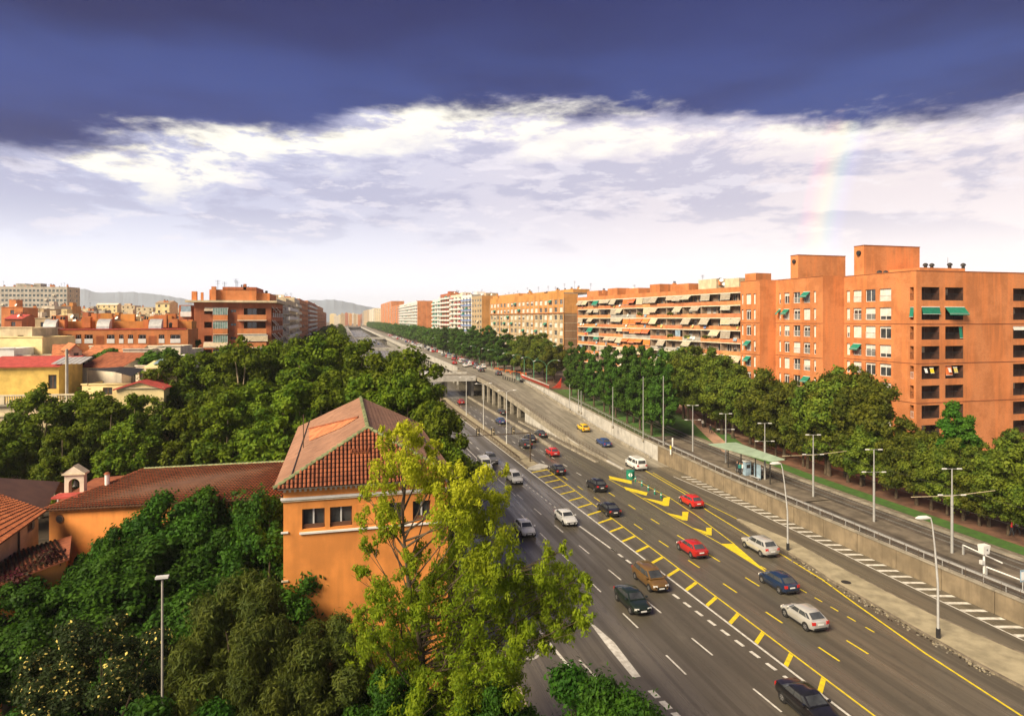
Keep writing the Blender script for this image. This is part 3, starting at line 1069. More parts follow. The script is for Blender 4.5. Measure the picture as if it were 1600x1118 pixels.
def variant(kind, seed):
    if kind == 'plane':
        cl = ellip(110, seed, 4.2, 17.4, 4.7, .88, 'broad')
        return crown('plane_crown', cl, .27, 190, 'leaf_plane', seed), trunk('plane_trunk', cl, (0, 0), 4, .34, 'bark_pale', seed, 14, 1.2), 18.0
    if kind == 'plane_far':
        cl = ellip(26, seed, 4.0, 17.0, 4.8, 1.7, 'broad')
        return crown('plane_crown', cl, .6, 130, 'leaf_plane', seed), trunk('plane_trunk', cl, (0, 0), 4, .34, 'bark_pale', seed, 6), 18.0
    if kind == 'poplar':
        cl = ellip(85, seed, 2.4, 13.7, 2.3, .55, 'col')
        return crown('poplar_crown', cl, .23, 170, 'leaf_poplar', seed), trunk('poplar_trunk', cl, (0, 0), 1.8, .2, 'bark', seed, 10, .2), 14.0
    if kind == 'round':
        cl = ellip(110, seed, 2.5, 11.5, 4.1, .72, 'broad')
        return crown('round_crown', cl, .22, 190, 'leaf_round', seed, droop=.4), trunk('round_trunk', cl, (0, 0), 2.5, .22, 'bark', seed, 10, .5), 12.0
    if kind == 'bright':
        cl = ellip(110, seed, 2.0, 13.4, 2.2, .62, 'col')
        return crown('bright_crown', cl, .2, 210, 'leaf_bright', seed), trunk('bright_trunk', cl, (0, 0), 2, .18, 'bark', seed, 8, .2), 14.0
    if kind == 'far':
        cl = ellip(18, seed, 2.0, 11.0, 3.9, 1.6, 'broad')
        return crown('far_crown', cl, .75, 75, 'leaf_poplar', seed), trunk('far_trunk', cl, (0, 0), 2, .25, 'bark', seed, 4), 12.0
    if kind == 'cedar':
        cl = []
        rr = random.Random(seed)
        for i in range(11):
            z = 3.5 + i * .85
            n = 7
            for k in range(n):
                a = k * 2 * math.pi / n + rr.random()
                q = (12.8 - z) * .42 * rr.uniform(.6, 1)
                cl.append((q * math.cos(a), q * math.sin(a), z + q * .05, .95, .28))
        return crown('cedar_crown', cl, .22, 130, 'pine_leaf', seed, aspect=2.5), trunk('cedar_trunk', cl, (0, 0), 2, .25, 'bark', seed, 20, .1), 13.0
    if kind == 'broad':
        cl = ellip(150, seed, 1.8, 11.5, 5.8, .85, 'broad')
        return crown('broad_crown', cl, .17, 480, 'leaf_dark', seed), trunk('broad_trunk', cl, (0, 0), 2.0, .32, 'bark', seed, 14, .6), 12.0
    if kind == 'pine':
        cl = ellip(95, seed, 2.6, 11.5, 3.6, .7, 'broad')
        return crown('pine_crown', cl, .07, 900, 'pine_leaf', seed, droop=-.6, aspect=4), trunk('pine_trunk', cl, (0, 0), 3.0, .24, 'bark', seed, 12, .8), 12.0
    if kind == 'flower':
        cl = ellip(70, seed, 1.8, 6.7, 2.3, .42, 'round')
        return crown('shrub_crown', cl, .06, 800, 'leaf_flower', seed, flowers='flower'), trunk('shrub_trunk', cl, (0, 0), 1.5, .12, 'bark', seed, 10, .3), 7.0
    if kind == 'laurel':
        cl = ellip(60, seed, .9, 6.5, 2.2, .5, 'broad')
        return crown('laurel_crown', cl, .075, 850, 'leaf_dark', seed, aspect=2.2), trunk('laurel_trunk', cl, (0, 0), 1.0, .13, 'bark', seed, 10, .3), 7.0


VAR = {}
NV = {'plane': 4, 'plane_far': 3, 'poplar': 3, 'round': 4, 'bright': 1, 'far': 3, 'cedar': 1, 'broad': 3, 'pine': 2, 'flower': 1, 'laurel': 2}
TN = 0


def tree(kind, name, u, v, zb, h, label, group=None, ws=1.0, cat='tree'):
    global TN
    TN += 1
    k = (kind, TN % NV[kind])
    if k not in VAR:
        VAR[k] = variant(kind, 11 * TN + 3)
    cm, tm, H0 = VAR[k]
    s = h / H0
    t = thing(name, label, cat, (u, v, zb), TN * 1.7 % 6.28 or .1, group)
    link('crown', cm, t, sc=(s * ws, s * ws, s))
    link('trunk', tm, t, sc=(s * ws, s * ws, s))
    return t


def trees_px(kind, name, rows, what, where, zf, group, ws=1.0, umin=None):
    """rows of (photo x, distance, photo y of the top)"""
    rows = sorted(rows)
    for i, (x, D, y) in enumerate(rows):
        if umin:
            k = (x - 800) / 1000
            D = max(D, umin / (k * ct + st))
        u, v = DP(x, D)
        zb = zf(v)
        h = (HZ(D, y) - zb) * (1.08 if kind == 'plane' else 1.13)
        lab = f'{what}, {ORD[i] if i < 30 else "later"} from the left {where}'
        tree(kind, name, u, v, zb, h, lab, group, ws)


trees_px('plane', 'plane_tree', [(-20, 70, 668), (30, 80, 648), (62, 76, 612), (100, 72, 672), (140, 80, 606), (165, 76, 622), (212, 80, 622), (245, 86, 614), (262, 90, 562), (300, 72, 640), (355, 72, 620), (205, 70, 660), (400, 80, 590), (455, 70, 600), (510, 72, 600), (565, 74, 595)],
         'tall plane tree', 'in the front row behind the long tiled roof', zl, 'front row of plane trees left of the road')
trees_px('plane', 'plane_tree', [(305, 92, 546), (345, 94, 544), (382, 90, 540), (420, 96, 545), (448, 98, 524), (488, 92, 530), (525, 96, 526), (562, 90, 540), (604, 84, 545), (640, 78, 552)],
         'tall plane tree', 'in the second row below the brick flats', zl, 'second row of plane trees left of the road')
trees_px('plane', 'plane_tree', [(635, 72, 590), (668, 68, 622), (690, 64, 640), (697, 58, 700), (600, 72, 605)],
         'plane tree', 'of the five beside the end of the tiled house', zl, 'plane trees beside the road behind the house', .8)
rows = []
rr = random.Random(12)
for v in np.arange(118, 175, 9):
    for u in (-2, -10):
        rows.append((u + rr.uniform(-1, 1), v))
for i, (u, v) in enumerate(rows):
    tree('plane_far', 'plane_tree', u, v, zl(v), 15 + rr.uniform(-1, 1.5), 'plane tree in the dense belt between the left blocks and the road', 'plane trees further along the left side')
for v in np.arange(182, 760, 13):
    for u in (-1.5, -11):
        D = depth(u, v)
        tree('plane_far', 'plane_tree', u + rr.uniform(-1, 1), v, 6.2, 13.0 + rr.uniform(-1, 1), 'distant plane tree in the left avenue running to the horizon', 'distant trees on the left of the avenue', 1.1)

# right-hand side
trees_px('poplar', 'poplar_tree', [(893, 150, 538), (912, 142, 548), (928, 137, 545), (944, 133, 552), (962, 129, 552), (980, 126, 548), (1000, 122, 546), (1018, 119, 552), (1036, 117, 556), (903, 155, 545), (953, 140, 548), (990, 133, 550)],
         'slim poplar', 'in the row behind the picket fence', zs, 'poplars behind the white wall', .86, 57)
trees_px('round', 'street_tree', [(1052, 122, 552), (1075, 118, 545), (1100, 117, 548), (1120, 112, 560), (1145, 112, 575), (1172, 108, 585), (1068, 128, 548), (1128, 118, 562)],
         'full green street tree', 'in the group below the balcony block', zs, 'street trees below the balcony block', 1.0, 71)
trees_px('round', 'street_tree', [(1195, 102, 583), (1225, 96, 600), (1180, 96, 620), (1212, 90, 640), (1255, 90, 635), (1262, 96, 612), (1295, 92, 582), (1322, 94, 578), (1348, 90, 590), (1290, 84, 628), (1325, 82, 640), (1366, 82, 660), (1345, 78, 665)],
         'rounded green tree', 'in the clump before the big orange block', zs, 'trees before the big orange block', .95, 69.5)
trees_px('round', 'street_tree', [(1400, 80, 672), (1432, 76, 668), (1455, 74, 688), (1505, 72, 690), (1545, 72, 700), (1400, 74, 695), (1580, 70, 690), (1610, 68, 680), (1480, 68, 710), (1530, 66, 722), (1575, 64, 726), (1620, 62, 735), (1660, 60, 730)],
         'drooping olive-green tree', 'along the grass verge at the right', zs, 'trees along the verge at the far right', .95, 69.5)
x0 = 1488
tree('bright', 'conifer_tree', *DP(1488, 78), 1.8, HZ(78, 616) - 1.8, 'tall bright green narrow tree in front of the orange block', ws=1.0)
tree('bright', 'conifer_tree', *DP(1512, 76), 1.8, HZ(76, 640) - 1.8, 'shorter bright green narrow tree right of the tall one', ws=.9)
tree('cedar', 'cedar_tree', *DP(1585, 76), 1.8, HZ(76, 668) - 1.8, 'dark layered cedar at the right edge of the view', ws=1.3)
trees_px('poplar', 'poplar_tree', [(693, 330, 513), (712, 300, 515), (733, 275, 517), (752, 255, 516), (772, 240, 520), (788, 225, 517), (741, 285, 513), (765, 262, 512), (800, 232, 527), (722, 290, 516)],
         'dark upright tree', 'in the clump beyond the green lamp posts', lambda v: 6.2, 'upright trees beyond the green lamp posts', 1.3)
trees_px('round', 'street_tree', [(815, 215, 530), (833, 205, 526), (850, 195, 532), (866, 190, 538), (842, 220, 522), (822, 235, 522)],
         'leafy round tree', 'in the clump above the upper road', lambda v: 6.2, 'round trees above the upper road', 1.1)
for v in np.arange(300, 1500, 12.5):
    for u in (57.6, 63.5 if v > 420 else 68):
        tree('far', 'avenue_tree', u + rr.uniform(-1, 1), v + rr.uniform(-2, 2), 6.2, 13.0 + rr.uniform(-1.2, 1.2), 'distant avenue tree below the receding row of blocks on the right', 'distant trees on the right of the avenue', 1.15)

# foreground garden
for (kind, nm, x, D, y, ws, lab, cat) in (
        ('broad', 'evergreen_tree', 352, 48.5, 748, .9, 'dense dark green tree rising over the middle of the wing roof', 'tree'),
        ('broad', 'evergreen_tree', 262, 47.5, 765, .95, 'wide dark green tree under the left part of the long tiled roof', 'tree'),
        ('broad', 'evergreen_tree', 418, 47.5, 758, .7, 'dark green tree in the corner between wing and orange house', 'tree'),
        ('broad', 'evergreen_tree', 190, 45, 805, .8, 'dark green tree below the little round window', 'tree'),
        ('broad', 'evergreen_tree', 215, 42, 845, 1.25, 'dark glossy tree left of the middle garden lamp', 'tree'),
        ('broad', 'evergreen_tree', 415, 43, 815, .9, 'dark green tree touching the orange house wall', 'tree'),
        ('broad', 'evergreen_tree', 95, 41, 872, 1.1, 'dark green tree in front of the red roof at the left', 'tree'),
        ('broad', 'evergreen_tree', 12, 39, 912, 1.3, 'dark tree at the left edge of the photo', 'tree'),
        ('broad', 'evergreen_tree', 300, 38, 920, 1.2, 'dark tree right behind the garden lamp post', 'tree'),
        ('pine', 'pine_tree', 372, 33, 872, .85, 'soft olive-green pine with pointed top right of the garden lamp', 'tree'),
        ('pine', 'pine_tree', 490, 33, 950, 1.15, 'low spreading dark pine against the foot of the orange house', 'tree'),
        ('pine', 'pine_tree', 420, 31.5, 935, .8, 'small dull green pine between the two larger ones', 'tree'),
        ('flower', 'flowering_shrub', 150, 31, 955, 1.0, 'dark shrub dotted with pale yellow flowers left of the lamp', 'shrub'),
        ('laurel', 'laurel_shrub', 232, 28, 1065, 1.1, 'light green pointed shrub at the foot of the garden lamp', 'shrub'),
        ('laurel', 'laurel_shrub', 962, 27, 1008, .72, 'dark leafy shrub overlapping the road edge at the bottom', 'shrub'),
        ('laurel', 'laurel_shrub', 900, 28, 1028, 1.0, 'dark shrub left of the road edge shrub', 'shrub'),
        ('broad', 'evergreen_tree', 610, 31, 1040, .7, 'low dark evergreen under the yellow-green tree', 'tree'),
        ('broad', 'evergreen_tree', 770, 30, 1050, .75, 'low dark evergreen filling the bottom centre', 'tree'),
        ('laurel', 'laurel_shrub', 60, 30, 1075, 1.2, 'dark shrub in the bottom left corner', 'shrub'),
        ('laurel', 'laurel_shrub', 345, 29, 1085, 1.1, 'dark shrub at the bottom right of the garden lamp', 'shrub')):
    u, v = DP(x, D)
    tree(kind, nm, u, v, 0, max(3, HZ(D, y)), lab, None, ws, cat)

# the yellow-green ash in front of the house: its clumps are placed one by one
AC = [(628, 668, 20, 0), (612, 690, 22, 0), (648, 690, 26, 0), (600, 740, 32, 0), (640, 722, 38, 0), (680, 745, 36, 0), (672, 700, 18, 0), (588, 800, 26, 0), (612, 800, 24, 0), (700, 770, 36, 0),
      (740, 752, 30, 0), (770, 775, 30, 0), (762, 815, 38, 0), (720, 812, 42, 0), (700, 812, 22, 0), (672, 762, 20, 0), (775, 855, 38, 0), (745, 870, 40, 0), (700, 880, 42, 0), (655, 862, 18, 0), (575, 850, 18, 0),
      (565, 890, 16, 0), (590, 935, 28, 0), (560, 960, 16, 0), (810, 905, 38, 0), (850, 880, 26, 0), (880, 895, 26, 0), (902, 930, 26, 0), (915, 965, 20, 0), (870, 945, 36, 0), (880, 860, 12, 0), (835, 950, 36, 0), (790, 950, 42, 0),
      (745, 940, 46, 0), (700, 950, 40, 0), (655, 925, 26, 0), (620, 965, 36, 0), (590, 1000, 28, 0), (660, 990, 42, 0), (710, 1010, 50, 0), (765, 1010, 48, 0), (815, 1000, 34, 0), (850, 1000, 22, 0), (635, 1040, 42, 0), (690, 1070, 46, 0),
      (750, 1070, 48, 0), (800, 1055, 32, 0), (600, 1075, 30, 0), (640, 1110, 40, 0), (715, 1120, 50, 0), (780, 1115, 44, 0), (716, 735, 18, 0), (790, 735, 10, 0), (572, 770, 12, 0), (858, 915, 30, 0), (728, 905, 30, 0), (675, 905, 26, 0), (610, 1020, 40, 0), (570, 1040, 26, 0), (660, 1060, 44, 0), (730, 1100, 50, 0), (770, 1060, 44, 0), (600, 1110, 40, 0), (690, 1040, 40, 0), (800, 985, 30, 0), (610, 835, 16, 0), (740, 795, 30, 0), (590, 960, 22, 0), (570, 985, 26, 0), (610, 925, 26, 0), (560, 1010, 24, 0), (590, 1040, 34, 0), (655, 950, 30, 0), (640, 880, 22, 0), (905, 905, 22, 0), (895, 975, 24, 0), (860, 975, 30, 0), (825, 905, 30, 0), (785, 900, 34, 0), (770, 915, 34, 0)]
rr = random.Random(21)
cl = []
for (x, y, r, _) in AC:
    D = 32 + rr.uniform(-2.6, 2.6) * (1 if y > 700 else .5)
    u, v = DP(x, D)
    cl.append((u, v, HZ(D, y), r * D / 1000 * 1.0, r * D / 1000 * .95))
bu, bv = DP(668, 32)
at = thing('ash_tree', 'big airy yellow-green tree rising in front of the tiled orange house', 'tree', (bu, bv, 0))
cl = [(a - bu, b_ - bv, c, d, e) for a, b_, c, d, e in cl]
sp = []
for c in cl:                       # split each clump into twigs so that the outline breaks up
    for k in range(15):
        q = Vector((rr.gauss(0, 1), rr.gauss(0, 1), rr.gauss(0, 1))).normalized() * c[3] * rr.uniform(.2, 1.2)
        s_ = rr.uniform(.17, .36)
        sp.append((c[0] + q.x, c[1] + q.y, c[2] + q.z, c[3] * s_, c[3] * s_ * 1.25))
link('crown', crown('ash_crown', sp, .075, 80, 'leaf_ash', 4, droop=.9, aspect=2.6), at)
mb = MB()
main = [(0, 0, 0), (.1, 0, 3), (-.1, .1, 6), (-.3, 0, 8.5), (-.9, .1, 11.5), (-1.2, 0, 14.5), (-1.2, 0, 18.2)]
mb.tube(main, [.26, .21, .18, .14, .10, .06, .02], 'bark', 8)
lims = sorted(cl, key=lambda c: rr.random())
for c in lims:
    zb = max(3.5, c[2] - rr.uniform(1.8, 4.2))
    f = [p for p in main if p[2] <= zb][-1]
    n_ = [p for p in main if p[2] > zb]
    n_ = n_[0] if n_ else main[-1]
    t = (zb - f[2]) / max(.1, n_[2] - f[2])
    p0 = Vector(f).lerp(Vector(n_), min(1, t))
    p2 = Vector(c[:3])
    p1 = p0.lerp(p2, .45) + Vector((rr.uniform(-.3, .3), rr.uniform(-.3, .3), -.35))
    mb.tube([p0, p1, p2], [.065, .035, .01], 'bark', 5)
    for _ in range(4):
        q = p1.lerp(p2, rr.uniform(.2, 1))
        e = p2 + Vector((rr.uniform(-1, 1), rr.uniform(-1, 1), rr.uniform(-.5, 1.1))) * c[3]
        mb.tube([q, e], [.022, .006], 'bark', 4)
link('trunk', mb.mesh('ash_trunk', smooth=60), at)


# ------------------------------------------------------------------ facades, windows, balconies
class Fac:
    """a vertical wall from P (left, as seen) to Q (right, as seen)"""
    def __init__(s, P, Q):
        s.P, s.Q = Vector(P), Vector(Q)
        s.L = (s.Q - s.P).length
        s.e = (s.Q - s.P).normalized()
        s.n = Vector((s.e.y, -s.e.x))           # outward: towards the viewer
        s.ang = math.atan2(s.e.y, s.e.x)

    def p(s, a, d, z):
        q = s.P + s.e * a + s.n * d
        return (q.x, q.y, z)

    def a_at(s, x):
        """distance along the wall seen at photo x"""
        k = (x - 800) / 1000.0
        f = lambda q: (q.x * ct - q.y * st) - k * (q.x * st + q.y * ct)
        f0, f1 = f(s.P), f(s.Q)
        return s.L * f0 / (f0 - f1)

    def z_at(s, a, y):
        q = s.P + s.e * a
        return HZ(depth(q.x, q.y), y)


def wall(fc, z0, z1, holes, m, root, dep=.22, name='wall', mrev=None, a0=0.0, a1=None, back=None, mback=None):
    a1 = fc.L if a1 is None else a1
    mb = MB()
    xs = sorted(set([a0, a1] + [h[0] for h in holes] + [h[1] for h in holes]))
    zz = sorted(set([z0, z1] + [h[2] for h in holes] + [h[3] for h in holes]))
    xs = [x for x in xs if a0 <= x <= a1]
    zz = [z for z in zz if z0 <= z <= z1]
    for i in range(len(xs) - 1):
        run = None
        for j in range(len(zz) - 1):
            cx, cz = (xs[i] + xs[i + 1]) / 2, (zz[j] + zz[j + 1]) / 2
            hole = any(h[0] < cx < h[1] and h[2] < cz < h[3] for h in holes)
            if not hole:
                run = run if run is not None else zz[j]
            if (hole or j == len(zz) - 2) and run is not None:
                top = zz[j] if hole else zz[j + 1]
                mb.face([fc.p(xs[i], 0, run), fc.p(xs[i + 1], 0, run), fc.p(xs[i + 1], 0, top), fc.p(xs[i], 0, top)], m)
                run = None
    for h in holes:
        A, B, Z0, Z1 = h[:4]
        d = -(h[4] if len(h) > 4 else dep)
        mr = mrev or (m if len(h) < 5 or h[4] < 1.4 else 'recess_painted_shade')  # deep reveals take the painted shade colour in place of the wall's own
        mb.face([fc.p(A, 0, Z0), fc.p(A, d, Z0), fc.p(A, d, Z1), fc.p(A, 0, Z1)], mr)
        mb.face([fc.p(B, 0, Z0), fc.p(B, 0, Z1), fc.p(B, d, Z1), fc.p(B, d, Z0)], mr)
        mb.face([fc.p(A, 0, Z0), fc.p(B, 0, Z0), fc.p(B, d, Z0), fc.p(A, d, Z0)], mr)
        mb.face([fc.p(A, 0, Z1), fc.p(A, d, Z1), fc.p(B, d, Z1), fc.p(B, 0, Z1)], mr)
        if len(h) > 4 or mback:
            mb.face([fc.p(A, d, Z0), fc.p(B, d, Z0), fc.p(B, d, Z1), fc.p(A, d, Z1)], mback or 'recess_painted_shade')
    return mb.build(name, root)


WM = {}


def wmesh(kind, w, h, fr=None):
    w, h = round(w, 1), round(h, 1)
    k = (kind, w, h, fr)
    if k in WM:
        return WM[k]
    mb = MB()
    if kind == 'frame' or kind == 'frame1':
        f = fr or 'wframe'
        t = .07
        mb.box(0, w, 0, .07, 0, t, f)
        mb.box(0, w, 0, .07, h - t, h, f)
        mb.box(0, t, 0, .07, t, h - t, f)
        mb.box(w - t, w, 0, .07, t, h - t, f)
        if w > .7:
            mb.box(w / 2 - .045, w / 2 + .045, -.005, .07, t, h - t, f)
    elif kind == 'pane':
        mb.face([(.03, .045, .03), (w - .03, .045, .03), (w - .03, .045, h - .03), (.03, .045, h - .03)], fr or 'glass')
    elif kind == 'blind':
        mb.box(.04, w - .04, .012, .035, 0, h, fr or 'blind')
    elif kind == 'rail':
        mb.box(0, w, -.02, .02, .98, 1.03, fr or 'trim')
        mb.box(0, w, -.015, .015, .05, .09, fr or 'trim')
        n = max(3, int(w / .22))
        for i in range(n + 1):
            x = w * i / n
            mb.box(x - .014, x + .014, -.012, .012, .05, 1.0, fr or 'trim')
    elif kind == 'awning':           # hangs from its top edge, leaning out
        mb.face([(0, 0, 0), (w, 0, 0), (w, -.85, -h * .8), (0, -.85, -h * .8)], fr)
        mb.face([(0, -.85, -h * .8), (w, -.85, -h * .8), (w, -.87, -h * .8 - .22), (0, -.87, -h * .8 - .22)], fr)
        mb.box(0, w, -.04, .04, -.06, .04, 'white')
        mb.box(0, w, -.88, -.84, -h * .8 - .02, -h * .8 + .02, 'white')
    elif kind == 'curtain':          # hangs almost straight down
        mb.face([(0, 0, 0), (w, 0, 0), (w, -.22, -h), (0, -.22, -h)], fr)
        mb.box(0, w, -.05, .04, -.08, .04, 'white')
        mb.box(0, w, -.25, -.2, -h - .03, -h + .02, 'white')
    me = mb.mesh(kind)
    WM[k] = me
    return me


def window(fc, a, z, w, h, root, d=.2, frame='wframe', blind=None, glass='glass', bm=None):
    f = sub('window', wmesh('frame', w, h, frame), root, fc.p(a, -d, z), fc.ang)
    link('pane', wmesh('pane', w, h, glass), f)
    if blind:
        bh = max(.2, round(h * blind * 5) / 5)
        bh = min(bh, round(h, 1))
        b_ = link('blind', wmesh('blind', w, bh, bm), f, (0, 0, round(h, 1) - bh))
    return f


def simple_window(fc, a, z, w, h, root, d=.15, frame='wframe', glass='glass'):
    w, h = round(w, 1), round(h, 1)
    k = ('simple', w, h, frame, glass)
    if k not in WM:
        mb = MB()
        mb.box(0, w, 0, .05, 0, .09, frame)
        mb.box(0, w, 0, .05, h - .09, h, frame)
        mb.box(0, .09, 0, .05, .09, h - .09, frame)
        mb.box(w - .09, w, 0, .05, .09, h - .09, frame)
        mb.box(w / 2 - .05, w / 2 + .05, 0, .05, .09, h - .09, frame)
        mb.face([(0, .03, 0), (w, .03, 0), (w, .03, h), (0, .03, h)], glass)
        WM[k] = mb.mesh('window')
    return sub('window', WM[k], root, fc.p(a, -d, z), fc.ang)


def flatroof(poly, z, m, root, par=.0, mp=None):
    mb = MB()
    mb.face([(p[0], p[1], z) for p in poly], m)
    return mb.build('roof', root)


def bx(root, name, x0, x1, y0, y1, z0, z1, m):
    mb = MB()
    mb.box(x0, x1, y0, y1, z0, z1, m)
    return mb.build(name, root)


def clutter(root, pts, rr, brick='brick'):
    """chimneys, vents, tanks, dishes and aerials on a roof"""
    for (u, v, z) in pts:
        k = rr.random()
        if k < .35:
            h = rr.uniform(.9, 1.8)
            bx(root, 'chimney', u - .45, u + .45, v - .4, v + .4, z, z + h, brick)
            mb = MB()
            for q in (-.2, .2):
                mb.tube([(u + q, v, z + h), (u + q, v, z + h + .35)], .13, 'trim', 6)
                mb.tube([(u + q, v, z + h + .35), (u + q, v, z + h + .55)], [.24, .1], 'trim', 6)
            mb.build('chimney_cowl', root)
        elif k < .6:
            mb = MB()
            h = rr.uniform(2.2, 4)
            mb.tube([(u, v, z), (u, v, z + h)], .04, 'darkmetal', 4)
            for q in (.15, .5, .85):
                mb.box(u - .6 + q * .2, u + .6 - q * .2, v - .02, v + .02, z + h - q, z + h - q + .04, 'darkmetal')
            mb.box(u - .02, u + .02, v - .7, v + .7, z + h - .3, z + h - .26, 'darkmetal')
            mb.build('aerial', root)
        elif k < .8:
            mb = MB()
            mb.tube([(u, v, z), (u, v, z + .9)], .04, 'galv', 5)
            c = Vector((u, v, z + 1.1))
            n = Vector((-.5, -.7, .5)).normalized()
            mb.tube([c, c + n * .1], [.12, .5], 'white', 10)
            mb.build('satellite_dish', root)
        else:
            mb = MB()
            mb.tube([(u, v, z), (u, v, z + .7)], .3, 'darkmetal', 8)
            mb.tube([(u, v, z + .7), (u, v, z + .95)], [.42, .16], 'darkmetal', 8)
            mb.build('vent', root)


# ------------------------------------------------------------------ big orange brick block on the right
rr = random.Random(31)
UA, VA = 84.0, 78.0
va1 = v_at(1315, UA)
ub = UA - 4.4
vb0, vb1 = va1 - .6, v_at(1210, ub)
uc = ub - 3.5
vc0, vc1 = vb1 - .4, v_at(1157, uc)
ZB, ZT = 1.5, 32.4
bb = thing('brick_apartment_block', 'huge plain orange brick apartment block with two square roof towers at right', 'apartment block', (90, 90, ZB))


def cols_px(fc, px):
    return [(fc.a_at(a), fc.a_at(c)) for a, c in px]


ROWS = [29.84 - 3.0 * k for k in range(9)]
for (P, Q, cols, awn, idx) in (((UA, va1), (UA, VA), [(1322.5, 1327.8), (1333, 1346), (1352, 1368), (1374, 1392)], {(1, 3), (1, 6)}, 'a'),
                               ((ub, vb1), (ub, vb0), [(1216.8, 1220), (1225, 1233.5), (1239.6, 1250.5), (1255.3, 1265.5), (1271, 1274.7)], {(3, 0), (0, 1), (1, 1), (3, 5)}, 'b'),
                               ((uc, vc1), (uc, vc0), [(1158.5, 1161.5), (1165.5, 1173.3), (1177, 1180.5)], {(1, 3), (1, 4)}, 'c')):
    fc = Fac(P, Q)
    cs = cols_px(fc, cols)
    holes = []
    ex = []
    if idx == 'a':
        A, B = fc.a_at(1421.5), fc.a_at(1428)
        ex = [(A, B)]
    for ci, (A, B) in enumerate(cs + ex):
        for k, zt in enumerate(ROWS):
            loggia = ci >= len(cs)
            w, h = round(B - A, 1), 2.0
            B2 = A + w
            if loggia:
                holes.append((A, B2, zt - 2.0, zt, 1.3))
                if k == 1:
                    sub('awning', wmesh('curtain', w, 1.5, 'awn_green'), bb, fc.p(A, -.1, zt - .02), fc.ang)
                else:
                    sub('balcony_railing', wmesh('rail', w, 1.0, 'white' if k in (4, 6) else 'trim'), bb, fc.p(A, -.15, zt - 1.98), fc.ang)
                continue
            holes.append((A, B2, zt - 2.0, zt))
            bl = rr.choice([None, .3, .5, 1.0, 1.0, .7, .4, .2])
            if w < .9:
                bl = rr.choice([1.0, .9, .6])
            window(fc, A, zt - 2.0, w, 2.0, bb, .2, 'wframe', bl)
            if w > 1 and rr.random() < .55:
                sub('balcony_railing', wmesh('rail', w, 1.0, 'white'), bb, fc.p(A, -.08, zt - 2.0), fc.ang)
            if (ci, k) in awn:
                sub('awning', wmesh('awning', w, 1.0, 'awn_green'), bb, fc.p(A, -.02, zt - .02), fc.ang)
    wall(fc, ZB, ZT, holes, 'brick', bb)
    for zb in (ROWS[2] + .35, ROWS[4] + .35, ROWS[6] + .35, ZT - .12):
        mb = MB()
        q = [fc.p(-.03, .05, zb), fc.p(fc.L + .03, .05, zb), fc.p(fc.L + .03, .05, zb + .09), fc.p(-.03, .05, zb + .09)]
        mb.face(q, 'string')
        mb.face([fc.p(-.03, .0, zb + .09), fc.p(fc.L + .03, .0, zb + .09), q[2], q[3]], 'string')
        mb.build('string_course', bb)
# walls that look at the viewer between the steps
for (P, Q, z0) in (((ub, vb0), (UA, vb0), ZB), ((uc, vc0), (ub, vc0), ZB)):
    fc = Fac(P, Q)
    wall(fc, z0, ZT, [], 'brick', bb)
fc = Fac((UA, VA), (125, VA))
holes = []
CA = cols_px(fc, [(1440, 1468), (1477, 1505), (1583, 1610), (1620, 1648)])
for ci, (A, B) in enumerate(CA):
    w = round(B - A, 1)
    for k, zt in enumerate(ROWS):
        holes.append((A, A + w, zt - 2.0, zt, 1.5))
        # door and side window in the back wall of the loggia
        f = sub('window', wmesh('frame', w * .55, 1.9, 'bframe'), bb, fc.p(A + w * (.1 if (k + ci) % 2 else .35), -1.46, zt - 2.0), fc.ang)
        link('pane', wmesh('pane', w * .55, 1.9, 'glass'), f)
        if (k * 3 + ci) % 4 == 1:
            link('blind', wmesh('blind', w * .55, 1.0, 'awn_beige'), f, (0, 0, .9))
        sub('balcony_railing', wmesh('rail', w, 1.0, 'trim'), bb, fc.p(A, -.12, zt - 1.98), fc.ang)
        if k == 1 and ci < 2:
            sub('awning', wmesh('awning' if ci else 'curtain', w + (.3 if ci else 0), 1.3 if ci else 1.1, 'awn_green'), bb, fc.p(A - (.1 if ci else 0), .03, zt), fc.ang)
        if k == 2 and ci == 1:
            sub('awning', wmesh('curtain', .6, 1.8, 'awn_green'), bb, fc.p(A + w - .65, -.2, zt), fc.ang)
        if k == 2 and ci == 2:
            sub('awning', wmesh('curtain', w, .6, 'blind'), bb, fc.p(A, -.1, zt), fc.ang)
        if k == 4 and ci < 2:
            sub('laundry', wmesh('curtain', .7, .8, 'yellow_paint' if ci == 0 else 'flower'), bb, fc.p(A + w * .45, -.02, zt - .3), fc.ang)
            sub('laundry', wmesh('curtain', .5, .6, 'white'), bb, fc.p(A + w * .15, -.02, zt - .4), fc.ang)
        if k == 4 and ci == 1:
            sub('awning', wmesh('curtain', 1.3, 1.5, 'awn_orange'), bb, fc.p(A + .1, -.2, zt), fc.ang)
wall(fc, ZB, ZT, holes, 'brick', bb)
for zb in (ROWS[2] + .35, ROWS[4] + .35, ROWS[6] + .35, ZT - .12):
    mb = MB()
    q = [fc.p(-.05, .05, zb), fc.p(fc.L, .05, zb), fc.p(fc.L, .05, zb + .09), fc.p(-.05, .05, zb + .09)]
    mb.face(q, 'string')
    mb.face([fc.p(-.05, .0, zb + .09), fc.p(fc.L, .0, zb + .09), q[2], q[3]], 'string')
    mb.build('string_course', bb)
mb = MB()
mb.face([(UA, VA, ZT - .5), (125, VA, ZT - .5), (125, 112, ZT - .5), (UA, 112, ZT - .5)], 'recess')
mb.face([(ub, vb0, ZT - .5), (UA, vb0, ZT - .5), (UA, vb1, ZT - .5), (ub, vb1, ZT - .5)], 'recess')
